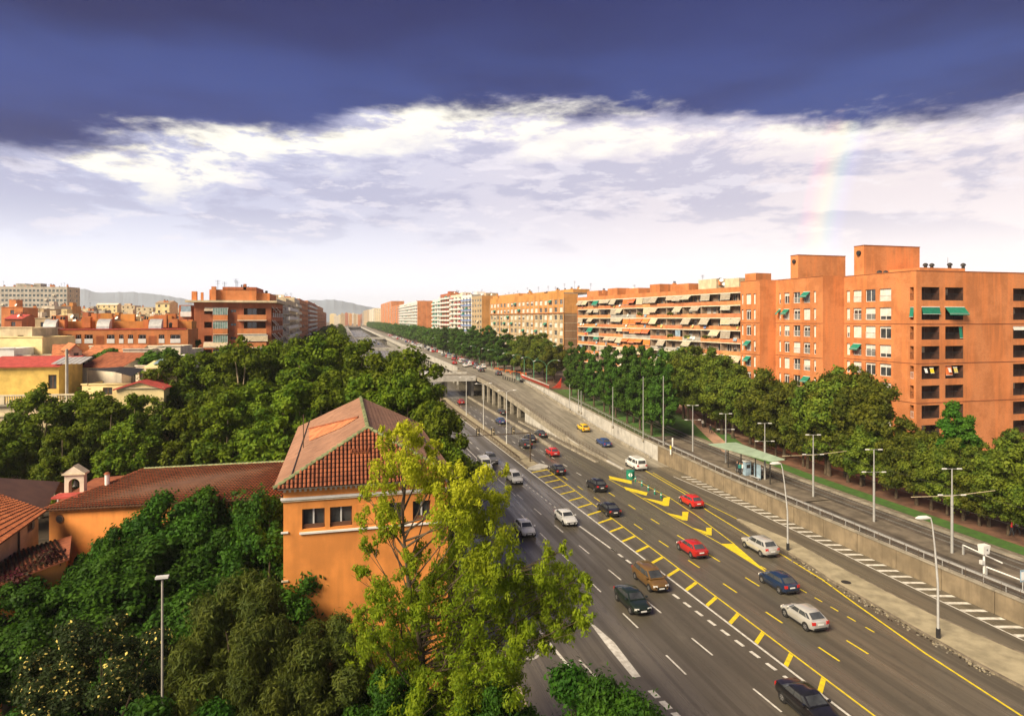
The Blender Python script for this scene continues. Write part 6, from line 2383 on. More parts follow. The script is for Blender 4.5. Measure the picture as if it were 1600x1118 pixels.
rp = thing('red_canopy', 'thin bright red awning strip below the bell gable', 'awning', (*DP(113, 53), HZ(53, 780)))
f = Fac(DP(84, 53), DP(143, 53.6))
mb = MB()
mb.box(0, f.L, -.9, .5, HZ(53, 777.5), HZ(53, 774.5), 'redroof', lambda x, y, z: f.p(x, y, z))
mb.build('fabric', rp)
mb = MB()
for a in (.2, f.L - .2):
    mb.box(a - .05, a + .05, -.3, -.2, HZ(53, 800), HZ(53, 777), 'white', lambda x, y, z: f.p(x, y, z))
mb.build('bracket', rp)
wp = thing('vent_pipe', 'short white chimney pipe on the wing roof', 'chimney', (*DP(167.5, 55), HZ(55, 772)))
mb = MB()
h_ = HZ(55, 743) - HZ(55, 775)
mb.tube([(0, 0, 0), (0, 0, h_)], .2, 'white', 8)
mb.tube([(0, 0, h_), (0, 0, h_ + .15)], [.28, .12], 'terracotta', 8)
link('pipe', mb.mesh('pipe'), wp)

cb = thing('cream_chapel', 'cream stucco building with a terracotta roof at the left edge', 'building', (*DP(0, 47), 0))
# wall facing right-front: from near left to the corner at the wing
f = Fac(DP(-60, 39.5), DP(60, 50.5))
zt_ = lambda a: lerp(HZ(39.5, 838 + 40), HZ(50.5, 800), a / f.L)
zc_ = HZ(50.5, 800)
hx = (f.a_at(43), f.a_at(54), f.z_at(f.a_at(48), 829), f.z_at(f.a_at(48), 811))
wall(f, 0, zc_, [hx], 'cream', cb)
simple_window(f, hx[0], hx[2], hx[1] - hx[0], hx[3] - hx[2], cb, .15, 'bframe')
mb = MB()
mb.tube([f.p(f.a_at(27), .1, 0), f.p(f.a_at(27), .1, zc_)], .07, 'trim', 6)
mb.build('drainpipe', cb)
pa, pb = Vector(f.p(-2, .5, zc_ + .02)), Vector(f.p(f.L + .1, .5, zc_ + .02))
pc, pd = Vector((*DP(94, 57), HZ(57, 752))), Vector((*DP(-60, 50), HZ(50, 742)))
slab4(cb, 'roof_slope', [pa, pb, pc, pd], 'bframe')
ribbed(cb, 'barrel_tiles', (pa, pb, pc, pd), 'terra_wing', .27, 30, .09, jitter=.012, seed=8)
mb = MB()
q = [pc, pd, pd + Vector((-6, 8, -3)), pc + Vector((-1, 8, -3))]
mb.face(q, 'terra_pale')
mb.build('roof_back', cb)
lo = thing('lower_tiled_roof', 'low dark red tiled lean-to roof at the bottom of the cream building', 'lean-to', (*DP(30, 44), 0))
pa, pb = Vector((*DP(-60, 38.5), HZ(38.5, 935))), Vector((*DP(108, 42), HZ(42, 872)))
pc, pd = Vector((*DP(112, 50), HZ(50, 836))), Vector((*DP(-10, 46), HZ(46, 872)))
slab4(lo, 'roof_slope', [pa, pb, pc, pd], 'terracotta')
ribbed(lo, 'barrel_tiles', (pa, pb, pc, pd), 'terracotta', .27, 20, .09, jitter=.012, seed=9)
mb = MB()
mb.face([(pa.x + .3, pa.y + .3, 0), (pb.x - .3, pb.y + .3, 0), (pb.x - .3, pb.y + .3, pb.z - .1), (pa.x + .3, pa.y + .3, pa.z - .1)], 'orangewall')
mb.face([(pb.x - .3, pb.y + .3, 0), (pc.x - .3, pc.y, 0), (pc.x - .3, pc.y, pc.z - .1), (pb.x - .3, pb.y + .3, pb.z - .1)], 'orangewall')
mb.build('wall', lo)
# bougainvillea on the lean-to
bg = thing('bougainvillea', 'dark pink flowering climber spilling over the lean-to roof', 'climber', (*DP(60, 43), 0))
M['magenta'] = leafmat('magenta_leaf', (.10, .012, .03), (.04, .035, .015), trans=.2, rnd=0)
cl_ = []
for i in range(16):
    x, y, D = rr.uniform(0, 105), 0, rr.uniform(40, 43)
    u, v = DP(x, D)
    cl_.append((u - DP(60, 43)[0], v - DP(60, 43)[1], HZ(D, lerp(925, 850, x / 105) + rr.uniform(-6, 14)), .8, .5))
link('foliage', crown('climber_foliage', cl_, .16, 260, 'magenta', 3), bg)
mb = MB()
for c in cl_[:8]:
    mb.tube([(c[0], c[1], 0), (c[0] + .2, c[1], c[2] * .5), (c[0], c[1], c[2])], [.06, .04, .02], 'bark', 5)
link('stem', mb.mesh('stem'), bg)
gw = thing('garden_wall', 'low pale garden wall at the bottom between the dark trees', 'garden wall', (*DP(340, 38), 0))
f = Fac(DP(270, 39.5), DP(452, 40.5))
mb = MB()
mb.box(0, f.L, -.3, 0, 0, .55, 'concrete', lambda x, y, z: f.p(x, y, z))
mb.build('wall', gw)


# ------------------------------------------------------------------ vehicles
def loft(mb, st, m, cap=True):
    """st = list of rings (lists of points)"""
    base = []
    for r_ in st:
        k = len(mb.v)
        mb.v.extend(r_)
        base.append(k)
    n = len(st[0])
    mi_ = mb.mi(m)
    for a, c in zip(base, base[1:]):
        for j in range(n):
            mb.f.append((a + j, a + (j + 1) % n, c + (j + 1) % n, c + j))
            mb.m.append(mi_)
    if cap:
        mb.f.append(tuple(base[0] + j for j in range(n))[::-1])
        mb.f.append(tuple(base[-1] + j for j in range(n)))
        mb.m += [mi_, mi_]


# x forward, y left; stations (x, half width, low z, top z), cabin: front base, front top, rear top, rear base, roof z
CARS = {
    'sedan': dict(L=4.5, st=[(-2.22, .66, .42, .86), (-2.12, .80, .30, .98), (-1.75, .87, .24, 1.02), (-1.0, .89, .22, 1.00), (0, .90, .22, .97), (.9, .89, .22, .94), (1.6, .87, .24, .86), (2.02, .80, .28, .74), (2.22, .64, .36, .62)],
                  cab=(1.05, .28, -.95, -1.62, 1.42), belt=.97, wb=(1.38, -1.32)),
    'hatch': dict(L=4.0, st=[(-1.96, .68, .42, .86), (-1.90, .79, .30, 1.0), (-1.6, .85, .24, 1.02), (-.8, .87, .22, 1.0), (.2, .87, .22, .98), (1.0, .86, .22, .94), (1.55, .83, .24, .84), (1.86, .76, .28, .72), (2.0, .62, .36, .62)],
                  cab=(1.15, .36, -1.02, -1.80, 1.46), belt=.98, wb=(1.28, -1.2)),
    'suv': dict(L=4.5, st=[(-2.2, .72, .45, 1.0), (-2.12, .84, .36, 1.12), (-1.8, .90, .30, 1.14), (-1.0, .92, .30, 1.13), (0, .92, .30, 1.12), (.9, .91, .30, 1.10), (1.6, .88, .32, 1.02), (2.02, .82, .36, .90), (2.2, .68, .42, .75)],
                cab=(1.10, .38, -1.45, -2.00, 1.68), belt=1.10, wb=(1.38, -1.35)),
    'mpv': dict(L=4.6, st=[(-2.28, .72, .42, .98), (-2.22, .84, .30, 1.08), (-1.8, .90, .24, 1.1), (-1.0, .91, .22, 1.08), (0, .91, .22, 1.05), (.9, .90, .22, 1.02), (1.7, .87, .24, .90), (2.1, .80, .28, .78), (2.28, .64, .36, .64)],
                cab=(1.45, .45, -1.75, -2.12, 1.66), belt=1.05, wb=(1.45, -1.4)),
    'van': dict(L=4.9, st=[(-2.44, .84, .45, 1.05), (-2.40, .93, .34, 1.12), (-1.9, .96, .28, 1.12), (-1.0, .96, .26, 1.12), (0, .96, .26, 1.12), (1.0, .96, .26, 1.12), (1.8, .93, .28, 1.06), (2.25, .86, .32, .94), (2.42, .72, .38, .75)],
                cab=(1.85, 1.05, -2.30, -2.42, 1.95), belt=1.10, wb=(1.55, -1.45)),
}
CM = {}
wh = MB()
wh.tube([(0, -.11, 0), (0, -.09, 0), (0, .09, 0), (0, .11, 0)], [.28, .315, .315, .28], 'tyre', 20)
WHEEL = wh.mesh('tyre', smooth=40)
wr = MB()
wr.tube([(0, -.118, 0), (0, -.10, 0), (0, .10, 0), (0, .118, 0)], [.17, .20, .20, .17], 'rim', 14)
for i in range(5):
    a = i * 2 * math.pi / 5
    for s_ in (-1, 1):
        wr.face([(math.cos(a + d) * r_, s_ * .121, math.sin(a + d) * r_) for d, r_ in ((-.25, .06), (-.22, .17), (.22, .17), (.25, .06))], 'trim')
RIM = wr.mesh('rim')


def car_meshes(kind):
    if kind in CM:
        return CM[kind]
    c = CARS[kind]
    mb = MB()
    rings = []
    for (x, w_, zl_, zt_) in c['st']:
        h = []
        prof = [(.0, zl_), (.80, zl_), (.95, zl_ + .08), (1.0, zl_ + .26), (.995, lerp(zl_, zt_, .62)), (.965, zt_ - .10), (.88, zt_ - .015), (.5, zt_ + .02)]
        pts = [(x, w_ * a, z) for a, z in prof]
        rings.append(pts + [(x, 0, zt_ + .03)] + [(px, -py, pz) for px, py, pz in pts[::-1][:-1]])
    loft(mb, rings, 'white')
    body = mb.mesh('body', smooth=42)
    fb, ft, rt_, rb, zr_ = c['cab']
    bz = c['belt'] + .01
    w0 = max(s[1] for s in c['st']) * .93
    w1 = w0 * (.78 if kind != 'van' else .9)
    mb = MB()
    lev = []
    for (t, inset) in ((0, 0), (.80, 0), (1, 1)):
        f_, r_ = lerp(fb, ft, min(1, t * 1.05)), lerp(rb, rt_, min(1, t * 1.05))
        if inset:
            f_, r_ = ft - .18, rt_ + .16
        ww = lerp(w0, w1, t) - (.10 if inset else 0)
        z = lerp(bz, zr_, t) - (0 if inset else (.0))
        xs_ = [f_, lerp(f_, r_, .15), lerp(f_, r_, .5), lerp(f_, r_, .85), r_]
        bul = [.86, 1, 1.01, 1, .88]
        L_ = [(x, ww * b_, z + (.02 if 0 < i < 4 and inset else 0)) for i, (x, b_) in enumerate(zip(xs_, bul))]
        lev.append(L_ + [(x, -y, z_) for x, y, z_ in L_[::-1]])
    loft(mb, lev, 'white')
    cabin = mb.mesh('roof', smooth=45)
    # glass panels 1 cm proud
    gl = MB()
    lo, hi = lev[0], lev[1]

    def panel(i, j, s0, s1, t0, t1, nx, ny, nz):
        P = lambda s_, t: tuple(Vector(lo[i]).lerp(Vector(lo[j]), s_).lerp(Vector(hi[i]).lerp(Vector(hi[j]), s_), t) + Vector((nx, ny, nz)))
        gl.face([P(s0, t0), P(s1, t0), P(s1, t1), P(s0, t1)], 'glass')
    n = len(lo)
    panel(0, n - 1, .05, .95, .12, .97, .014, 0, .008)                 # windscreen
    panel(4, 5, .07, .93, .16, .95, -.014, 0, .008)                    # rear window
    for i in range(4):
        sd = 1
        e0, e1 = (.30 if i == 0 else .04), (.72 if i == 3 else .96)
        if kind == 'van' and i in (2,):
            e0, e1 = .1, .9
        panel(i, i + 1, e0, e1, .14, .92, 0, .013, .004)
        panel(n - 1 - i, n - 2 - i, e0, e1, .14, .92, 0, -.013, .004)
    glass = gl.mesh('windows')
    tr_ = MB()
    st = c['st']
    f0, r0 = st[-1], st[0]
    # arches
    wmax = max(s[1] for s in st)
    for x in c['wb']:
        ww = [s[1] for s in st if abs(s[0] - x) < .6]
        ww = max(ww)
        for s_ in (-1, 1):
            tr_.tube([(x, s_ * (ww - .25), .33), (x, s_ * (ww + .004), .33)], .375, 'trim', 18)
    tr_.box(f0[0] - .08, f0[0] + .012, -f0[1] * .7, f0[1] * .7, .34, .52, 'trim')
    tr_.box(r0[0] - .012, r0[0] + .1, -r0[1] * .9, r0[1] * .9, .32, .46, 'trim')
    for s_ in (-1, 1):
        tr_.box(c['wb'][1] + .4, c['wb'][0] - .4, s_ * (wmax - .02) - .02, s_ * (wmax - .02) + .02, st[4][2] + .0, st[4][2] + .12, 'trim')
    trim_ = tr_.mesh('bumper_trim')
    hl = MB()
    z = f0[3] - .04
    hl.box(-.16, .02, -.20, .20, -.10, .06, 'headlamp')
    hlm = hl.mesh('headlight')
    tl = MB()
    tl.box(-.02, .14, -.15, .15, -.12, .12, 'taillamp')
    tlm = tl.mesh('tail_light')
    pl = MB()
    pl.box(-.01, .01, -.26, .26, -.06, .06, 'plate')
    plm = pl.mesh('number_plate')
    mi2 = MB()
    mi2.box(-.06, .08, -.09, .09, -.06, .06, 'white')
    mir = mi2.mesh('mirror')
    CM[kind] = dict(body=body, cabin=cabin, glass=glass, trim=trim_, hl=hlm, tl=tlm, plate=plm, mir=mir, w0=w0)
    return CM[kind]


PAINT = {}


def paint(name, col, metal=0.0, rough=.28):
    if name not in PAINT:
        PAINT[name] = mat('paint_' + name, col, rough, .06, .9, spec=.5, metal=metal, coat=.8)
    return PAINT[name]


paint('white', (.74, .74, .72)); paint('silver', (.55, .54, .51), .3); paint('black', (.012, .012, .014)); paint('dark_grey', (.05, .052, .056), .3)
paint('red', (.55, .022, .016)); paint('dark_red', (.42, .02, .015)); paint('gold', (.24, .135, .045), .4); paint('navy', (.012, .028, .07)); paint('blue', (.03, .07, .22), .2)
paint('yellow', (.80, .50, .01)); paint('greenblack', (.014, .024, .017)); paint('grey', (.22, .22, .22), .3); paint('beige', (.45, .40, .30))
CARN = {}


def car(kind, col, label, u, v, z, fwd, cat='car', group=None, detail=True, name=None, pitch=0.0):
    """fwd=+1 drives away along +y, -1 towards the viewer"""
    cm = car_meshes(kind)
    c = CARS[kind]
    nm = name or {'sedan': 'saloon_car', 'hatch': 'hatchback_car', 'suv': 'suv_car', 'mpv': 'people_carrier', 'van': 'van'}[kind]
    dz = .015 if z == 0 else .02
    t = thing(nm, label, cat, (u, v, z + dz), R(90 if fwd > 0 else -90), group)
    if pitch:
        t.rotation_euler = (0, -pitch * 1.0, R(90 if fwd > 0 else -90))
    pm = PAINT[col]

    def painted(n_, me, loc=(0, 0, 0)):
        o = link(n_, me, t, loc)
        o.material_slots[0].link = 'OBJECT'
        o.material_slots[0].material = pm
        return o
    painted('body', cm['body'])
    painted('cabin', cm['cabin'])
    link('windows', cm['glass'], t)
    if not detail:
        return t
    link('bumper_trim', cm['trim'], t)
    st = c['st']
    for x in c['wb']:
        ww = max(s[1] for s in st if abs(s[0] - x) < .6)
        for s_ in (-1, 1):
            wv = link('wheel', WHEEL, t, (x, s_ * (ww - .085), .315))
            link('rim', RIM, wv)
    f1, r1 = st[-2], st[1]
    for s_ in (-1, 1):
        link('headlight', cm['hl'], t, (f1[0] + .10, s_ * (f1[1] * .74), f1[3] - .10), -s_ * -.35)
        link('tail_light', cm['tl'], t, (r1[0] - .055, s_ * (r1[1] * .82), r1[3] - .18), s_ * -.2)
        painted('mirror', cm['mir'], (c['cab'][0] - .28, s_ * (cm['w0'] + .12), c['belt'] + .06))
    link('number_plate', cm['plate'], t, (st[-1][0] + .02, 0, .48))
    link('number_plate', cm['plate'], t, (st[0][0] - .02, 0, .72 if kind != 'sedan' else .66))
    return t


def carp(kind, col, label, x, y, fwd, z=0.0, **kw):
    u, v, _ = G(x, y, z)
    if kw.pop('ramp', None):
        for _ in range(30):
            z = zp(v) + .012
            u, v, _ = G(x, y, z)
    return car(kind, col, label, u, v, z, fwd, **kw)


A_ = 'away'
carp('van', 'white', 'white van partly hidden by the yellow-green tree', 757, 732, -1, cat='van')
carp('suv', 'grey', 'grey off-roader just behind the white van', 767, 722, -1)
carp('mpv', 'white', 'white people carrier with roof bars coming towards the viewer', 804, 752, -1)
carp('hatch', 'white', 'pale silver-white hatchback nearest the yellow-green tree', 820, 832, -1)
carp('sedan', 'white', 'white saloon beside the white lane line, coming this way', 884, 815, -1)
carp('mpv', 'gold', 'bronze-brown people carrier right behind the ladder marking', 1016, 912, -1)
carp('sedan', 'greenblack', 'black-green saloon next to the bronze one, headlights forward', 988, 946, -1)
carp('sedan', 'black', 'near-black saloon cut off by the bottom edge', 1262, 1112, -1)
carp('hatch', 'black', 'black hatchback just past the median nose', 871, 739, 1)
carp('suv', 'black', 'black off-roader driving away in the middle lanes', 932, 764, 1)
carp('sedan', 'black', 'black saloon driving away beside the ladder marking', 951, 801, 1)
carp('hatch', 'red', 'small bright red car near the signal gantry', 863, 711, 1)
carp('hatch', 'dark_red', 'dark red hatchback in the middle lanes, driving away', 1081, 864, 1)
carp('suv', 'silver', 'silver off-roader at the tip of the pale island', 1187, 861, 1)
carp('hatch', 'navy', 'dark blue hatchback below the silver off-roader', 1216, 917, 1)
carp('hatch', 'silver', 'silver hatchback closest on the outbound side', 1256, 972, 1)
carp('hatch', 'red', 'bright red hatchback beside the yellow chevrons', 1080, 789, 1)
carp('van', 'white', 'white passenger van at the foot of the ramp', 993, 731, 1, z=0, cat='van')
carp('sedan', 'blue', 'blue saloon driving up the ramp', 943, 695, 1, ramp=True, pitch=.08)
carp('hatch', 'yellow', 'yellow and black taxi on the ramp', 911, 672, 1, ramp=True, cat='taxi', name='taxi', pitch=.08)
carp('suv', 'dark_grey', 'dark off-roader beside the gantry post', 821, 698, 1)
carp('sedan', 'black', 'dark saloon right above the dark off-roader', 828, 689, 1)
carp('hatch', 'dark_grey', 'dark grey hatchback beside the gantry, furthest right of three', 844, 682, 1)
carp('sedan', 'blue', 'blue saloon near the tunnel, lower of two', 782, 661, 1)
carp('sedan', 'dark_grey', 'grey saloon near the tunnel, upper of two', 783, 647, 1)
carp('hatch', 'dark_red', 'dark maroon car at the bridge shadow', 720, 631, 1)
t = carp('sedan', 'white', 'white car crossing the flat bridge', 672, 586.5, 1, z=6.23)
t.rotation_euler = (0, 0, 0)
# parked and queueing on the upper road
rr = random.Random(14)
nmz = ['white', 'white', 'silver', 'red', 'dark_red', 'black', 'grey', 'beige', 'white', 'blue']
carp('sedan', 'black', 'black car parked in front of the lamp posts, left of the motorcycles', 752, 580.5, 1, z=6.22)
carp('hatch', 'dark_grey', 'dark car parked by the orange barriers', 779, 586, 1, z=6.22)
carp('hatch', 'red', 'red and white car parked at the start of the queue', 710, 569, 1, z=6.22)
carp('sedan', 'white', 'white car parked second in the queue on the upper road', 727, 573, 1, z=6.22)
i = 0
for v in np.arange(232, 760, 6.3):
    for lane in (51.8, 49.0):
        if rr.random() < (.22 if lane > 51 else .62):
            continue
        i += 1
        c_ = rr.choice(nmz)
        car(rr.choice(['sedan', 'hatch', 'hatch', 'mpv', 'van' if v < 500 else 'hatch']), c_, f'{c_.replace("_", " ")} vehicle in the distant queue on the upper road', lane + rr.uniform(-.1, .1), v, 6.22, 1, group=f'{c_.replace("_", " ")} cars in the queue on the upper road', detail=v < 300)
for v in np.arange(260, 700, 13):
    if rr.random() < .5:
        c_ = rr.choice(nmz)
        car('sedan', c_, f'tiny {c_.replace("_", " ")} car on the sunken road far beyond the bridge', rr.choice([16, 20, 24, 34, 37.5]), v, 0, 1, group=f'{c_.replace("_", " ")} cars on the sunken road beyond the bridge', detail=False)
for x, y, c_, l_ in ((893, 604, 'white', 'white car parked under the poplars'), (915, 612, 'silver', 'silver car parked under the poplars, nearer the fence')):
    u, v = DP(x, 170)
    carp('sedan', c_, l_, x, y, 1, z=6.22)

# motorcycles parked in a row
mbk = None


def motorbike(u, v, z, label, rz=1.3):
    t = thing('motorcycle', label, 'motorcycle', (u, v, z), rz, 'motorcycles parked by the orange barriers')
    if 'moto' not in CM:
        d = {}
        mb = MB()
        mb.tube([(-.35, 0, .75), (0, 0, .8), (.35, 0, .85), (.5, 0, 1.0)], [.10, .16, .15, .05], 'trim', 7)
        mb.tube([(0, 0, .35), (.1, 0, .6)], [.16, .14], 'darkmetal', 6)
        d['body'] = mb.mesh('body')
        mb = MB()
        mb.tube([(0, -.06, 0), (0, .06, 0)], .3, 'tyre', 14)
        d['wheel'] = mb.mesh('wheel')
        mb = MB()
        mb.tube([(.45, -.32, 1.05), (.5, 0, 1.0), (.45, .32, 1.05)], .02, 'galv', 5)
        mb.tube([(.5, 0, 1.0), (.68, 0, .3)], .03, 'galv', 5)
        mb.tube([(.0, 0, .45), (-.62, 0, .3)], .03, 'darkmetal', 5)
        d['fork'] = mb.mesh('fork')
        mb = MB()
        mb.tube([(-.55, 0, .88), (-.25, 0, .84), (.0, 0, .9)], [.06, .12, .08], 'tyre', 6)
        d['seat'] = mb.mesh('seat')
        CM['moto'] = d
    d = CM['moto']
    link('body', d['body'], t)
    link('fork', d['fork'], t)
    link('seat', d['seat'], t)
    link('wheel', d['wheel'], t, (.68, 0, .3))
    link('wheel', d['wheel'], t, (-.62, 0, .3))


for i in range(6):
    u, v, _ = G(786 + i * 3.6, 592 + i * .9, 6.22)
    motorbike(u, v, 6.22, f'motorcycle parked before the dark shelter, {ORD[i]} from the left')

# ------------------------------------------------------------------ street furniture
def lamp_column(x, y, ytop, xtop, label):
    u, v, _ = G(x, y, .15)
    D = depth(u, v)
    h = (y - ytop) * D / 1000
    kx = (xtop - x) * D / 1000
    t = thing('street_lamp', label, 'street lamp', (u, v, .15), 0)
    a = Vector((kx * ct, -kx * st, 0))
    mb = MB()
    mb.tube([(0, 0, 0), (a * .05 + Vector((0, 0, h * .45))), (a * .4 + Vector((0, 0, h * .75))), (a * .72 + Vector((0, 0, h * .95))), (a * .9 + Vector((0, 0, h)))], [.10, .085, .07, .055, .045], 'galv', 8)
    mb.build('post', t) if False else link('post', mb.mesh('post', smooth=60), t)
    mb = MB()
    mb.tube([(0, 0, 0), (0, 0, .75)], .16, 'trim', 8)
    link('base', mb.mesh('base'), t)
    mb = MB()
    e = a * .9 + Vector((0, 0, h))
    d = Vector((-ct, st, 0)).normalized()
    mb.tube([e, e + d * .35 + Vector((0, 0, .05)), e + d * .9 + Vector((0, 0, .02)), e + d * 1.2], [.06, .17, .17, .05], 'palegrey', 8)
    link('lamp_head', mb.mesh('lamp_head', smooth=60), t)


lamp_column(1466, 996, 809, 1453, 'grey lamp post with a pale curved head on the island, nearest the viewer')
lamp_column(1231, 859, 724, 1219, 'slimmer lamp post at the tip of the island')

for i, (x, y, yt, arm) in enumerate(((1487.5, 864, 732, 1), (1365.6, 815, 702, 1), (1270.7, 777.5, 679, 1), (1195, 751, 661, 1), (1134, 725, 646, 1), (1082.5, 706, 633, 0))):
    z = 1.75 if x > 1300 else (2.1 if x > 1180 else 2.6)
    u, v, _ = G(x, y, z)
    z = zs(v)
    u, v, _ = G(x, y, z)
    D = depth(u, v)
    h = (y - yt) * D / 1000
    t = thing('tram_pole', f'pale tram line pole with T-shaped lamp top, {ORD[i]} from the right', 'tram pole', (u, v, z))
    mb = MB()
    mb.tube([(0, 0, 0), (0, 0, h * .68), (0, 0, h * .68), (0, 0, h)], [.13, .12, .07, .06], 'mast_grey', 8)
    link('post', mb.mesh('post'), t)
    r_ = Vector((ct, -st, 0))
    for (hh, wd, nm_) in ((h, .75, 'top_lamp'), (h * .69, 1.15, 'side_lamp')):
        mb = MB()
        mb.tube([-r_ * wd + Vector((0, 0, hh)), r_ * wd + Vector((0, 0, hh))], .025, 'mast_grey', 5)
        link('crossarm', mb.mesh('crossarm'), t)
        for s_ in (-1, 1):
            mb = MB()
            c = r_ * wd * s_ + Vector((0, 0, hh))
            mb.tube([c - r_ * .28, c - r_ * .2, c + r_ * .2, c + r_ * .28], [.03, .075, .075, .03], 'palegrey', 7)
            link(nm_, mb.mesh(nm_), t)
    if i in (0, 2):
        mb = MB()
        mb.tube([Vector((-3.8, 1.2, h * .66)), Vector((0, 0, h * .68)), Vector((4.3, -1.0, h * .74))], .03, 'cream', 5)
        link('cable_arm', mb.mesh('cable_arm'), t)
wi = thing('overhead_wire', 'thin overhead contact wires above the two tram tracks', 'overhead wire', (56, 40, 7))
for uu in (56.0, 61.9):
    mb = MB()
    mb.tube([(uu, v_, zs(v_) + 5.6) for v_ in (30, 50, 62, 80, 95, 110, 125, 140)], .018, 'darkmetal', 4)
    mb.build('wire', wi)
# tall plain masts
for i, (x, y, yt) in enumerate(((1005, 689, 588), (1036.5, 700, 587), (957.5, 669, 604), (904, 645, 608), (908, 647, 610), (890, 641, 600))):
    z = 3.0 if x > 950 else 5
    u, v, _ = G(x, y, z)
    z = zs(v)
    u, v, _ = G(x, y, z)
    D = depth(u, v)
    t = thing('mast', f'tall plain grey mast behind the wall, {["second from the right", "the rightmost and tallest", "third from the right", "one of the close trio, middle", "one of the close trio, right", "one of the close trio, left"][i]}', 'mast', (u, v, z))
    mb = MB()
    mb.tube([(0, 0, 0), (0, 0, (y - yt) * D / 1000)], [.11, .06], 'mast_grey', 6)
    link('post', mb.mesh('post'), t)
    mb = MB()
    mb.tube([(0, 0, 0), (0, 0, .5)], .24, 'concrete', 8)
    link('base', mb.mesh('base'), t)
for i, (x, y, yt, lab) in enumerate(((728.6, 649, 591, 'slim double-armed lamp on the median, leftmost'), (755.4, 671, 601, 'slim double-armed lamp on the median, middle'), (791.6, 693, 612, 'slim double-armed lamp on the median, nearest'))):
    u, v, _ = G(x, y, .26)
    D = depth(u, v)
    h = (y - yt) * D / 1000
    t = thing('median_lamp', lab, 'street lamp', (u, v, .26))
    mb = MB()
    mb.tube([(0, 0, 0), (0, 0, h)], [.10, .06], 'palegrey', 7)
    link('post', mb.mesh('post'), t)
    for s_ in (-1, 1):
        mb = MB()
        mb.tube([(0, 0, h), (s_ * .6, 0, h + .25), (s_ * 1.4, 0, h + .3)], .035, 'palegrey', 5)
        mb.tube([(s_ * 1.3, 0, h + .3), (s_ * 1.5, 0, h + .3), (s_ * 2.0, 0, h + .28)], [.05, .13, .05], 'white', 6)
        link('lamp_arm', mb.mesh('lamp_arm'), t)
# green double lamp posts on the upper pavement
gl = None
for i in range(16):
    v = 172 + i * 11.5 + (i > 8) * (i - 8) * 8
    u = 55.4 + (0 if i % 2 else .3)
    z = zs(v)
    t = thing('green_lamp_post', f'green lamp post with two curved arms, {ORD[i]} from the right above the upper road', 'street lamp', (u, v, z + .02))
    if gl is None:
        gl = []
        mb = MB()
        mb.tube([(0, 0, 0), (0, 0, 5.2)], [.14, .09], 'greenmetal', 6)
        gl.append(('post', mb.mesh('post')))
        for s_ in (-1, 1):
            mb = MB()
            pts = [(s_ * 2.6 * (1 - math.cos(a * math.pi / 2 / 6)), 0, 5.2 + 2.6 * math.sin(a * math.pi / 2 / 6) * .9) for a in range(7)] + [(s_ * 3.4, 0, 7.4)]
            mb.tube(pts, .06, 'greenmetal', 5)
            mb.tube([(s_ * 3.2, 0, 7.42), (s_ * 3.5, 0, 7.36), (s_ * 4.0, 0, 7.2)], [.06, .15, .05], 'palegrey', 6)
            gl.append(('lamp_arm', mb.mesh('lamp_arm')))
    for n_, me in gl:
        link(n_, me, t)

# signal gantry
u, v, _ = G(828.5, 721, .25)
D = depth(u, v)
t = thing('signal_gantry', 'dark signal gantry arm reaching over the left carriageway with four oval signals', 'traffic signal', (u, v, .25))
h = 45 * D / 1000
mb = MB()
mb.tube([(0, 0, 0), (0, 0, h)], [.13, .10], 'brownrail', 7)
link('post', mb.mesh('post'), t)
Lg = 115 * D / 1000 / ct
mb = MB()
mb.tube([(0, 0, h), (-Lg, 0, h - .1)], [.09, .06], 'brownrail', 6)
mb.tube([(0, 0, h + .1), (-Lg * .55, 0, h)], .02, 'brownrail', 4)
link('beam', mb.mesh('beam'), t)
for x in (720.5, 748, 771, 802):
    q = -(828.5 - x) * D / 1000 / ct
    mb = MB()
    mb.box(q - .3, q + .3, -.1, .1, h - .1, h + 1.15, 'trim')
    mb.tube([(q, .1, h + .85), (q, -.16, h + .85)], .15, 'darkmetal', 8)
    mb.tube([(q, .1, h + .25), (q, -.16, h + .25)], .15, 'darkmetal', 8)
    link('signal_head', mb.mesh('signal_head'), t)
    mb = MB()
    mb.box(q - .19, q + .19, -.115, -.1, h + .0, h + 1.05, 'cream')
    link('signal_panel', mb.mesh('signal_panel'), t)

# green arrow sign and bollards at the ramp nose
u, v, _ = G(985, 747)
t = thing('keep_left_sign', 'green impact cushion with a white double arrow at the ramp nose', 'crash cushion', (u, v, 0))
mb = MB()
mb.tube([(0, 0, 0), (0, 0, 1.25)], .65, 'awn_green', 16)
link('drum', mb.mesh('drum', smooth=40), t)
mb = MB()
d = Vector((-u, -v, 0)).normalized()
s_ = Vector((-d.y, d.x, 0))
for k in (-1, 1):
    b_ = d * .67 + s_ * k * .06
    mb.face([b_ + Vector((0, 0, .35)), b_ + s_ * k * .28 + Vector((0, 0, .7)), b_ + Vector((0, 0, 1.05))], 'white')
link('arrow', mb.mesh('arrow'), t)
bo = MB()
bo.tube([(0, 0, 0), (0, 0, .7), (0, 0, .78)], [.12, .12, .05], 'awn_green', 8)
bome = bo.mesh('bollard_body')
bo2 = MB()
bo2.tube([(0, 0, .45), (0, 0, .58)], .128, 'white', 8)
band = bo2.mesh('band')
for i, (x, y) in enumerate(((993, 752), (1003, 759), (1013, 766), (1023, 772), (1033, 778))):
    u, v, _ = G(x, y)
    t = thing('bollard', f'small green bollard at the yellow chevrons, {ORD[i]} from the arrow drum', 'bollard', (u, v, .01), 0, 'green bollards beyond the ramp nose')
    link('body', bome, t)
    link('band', band, t)

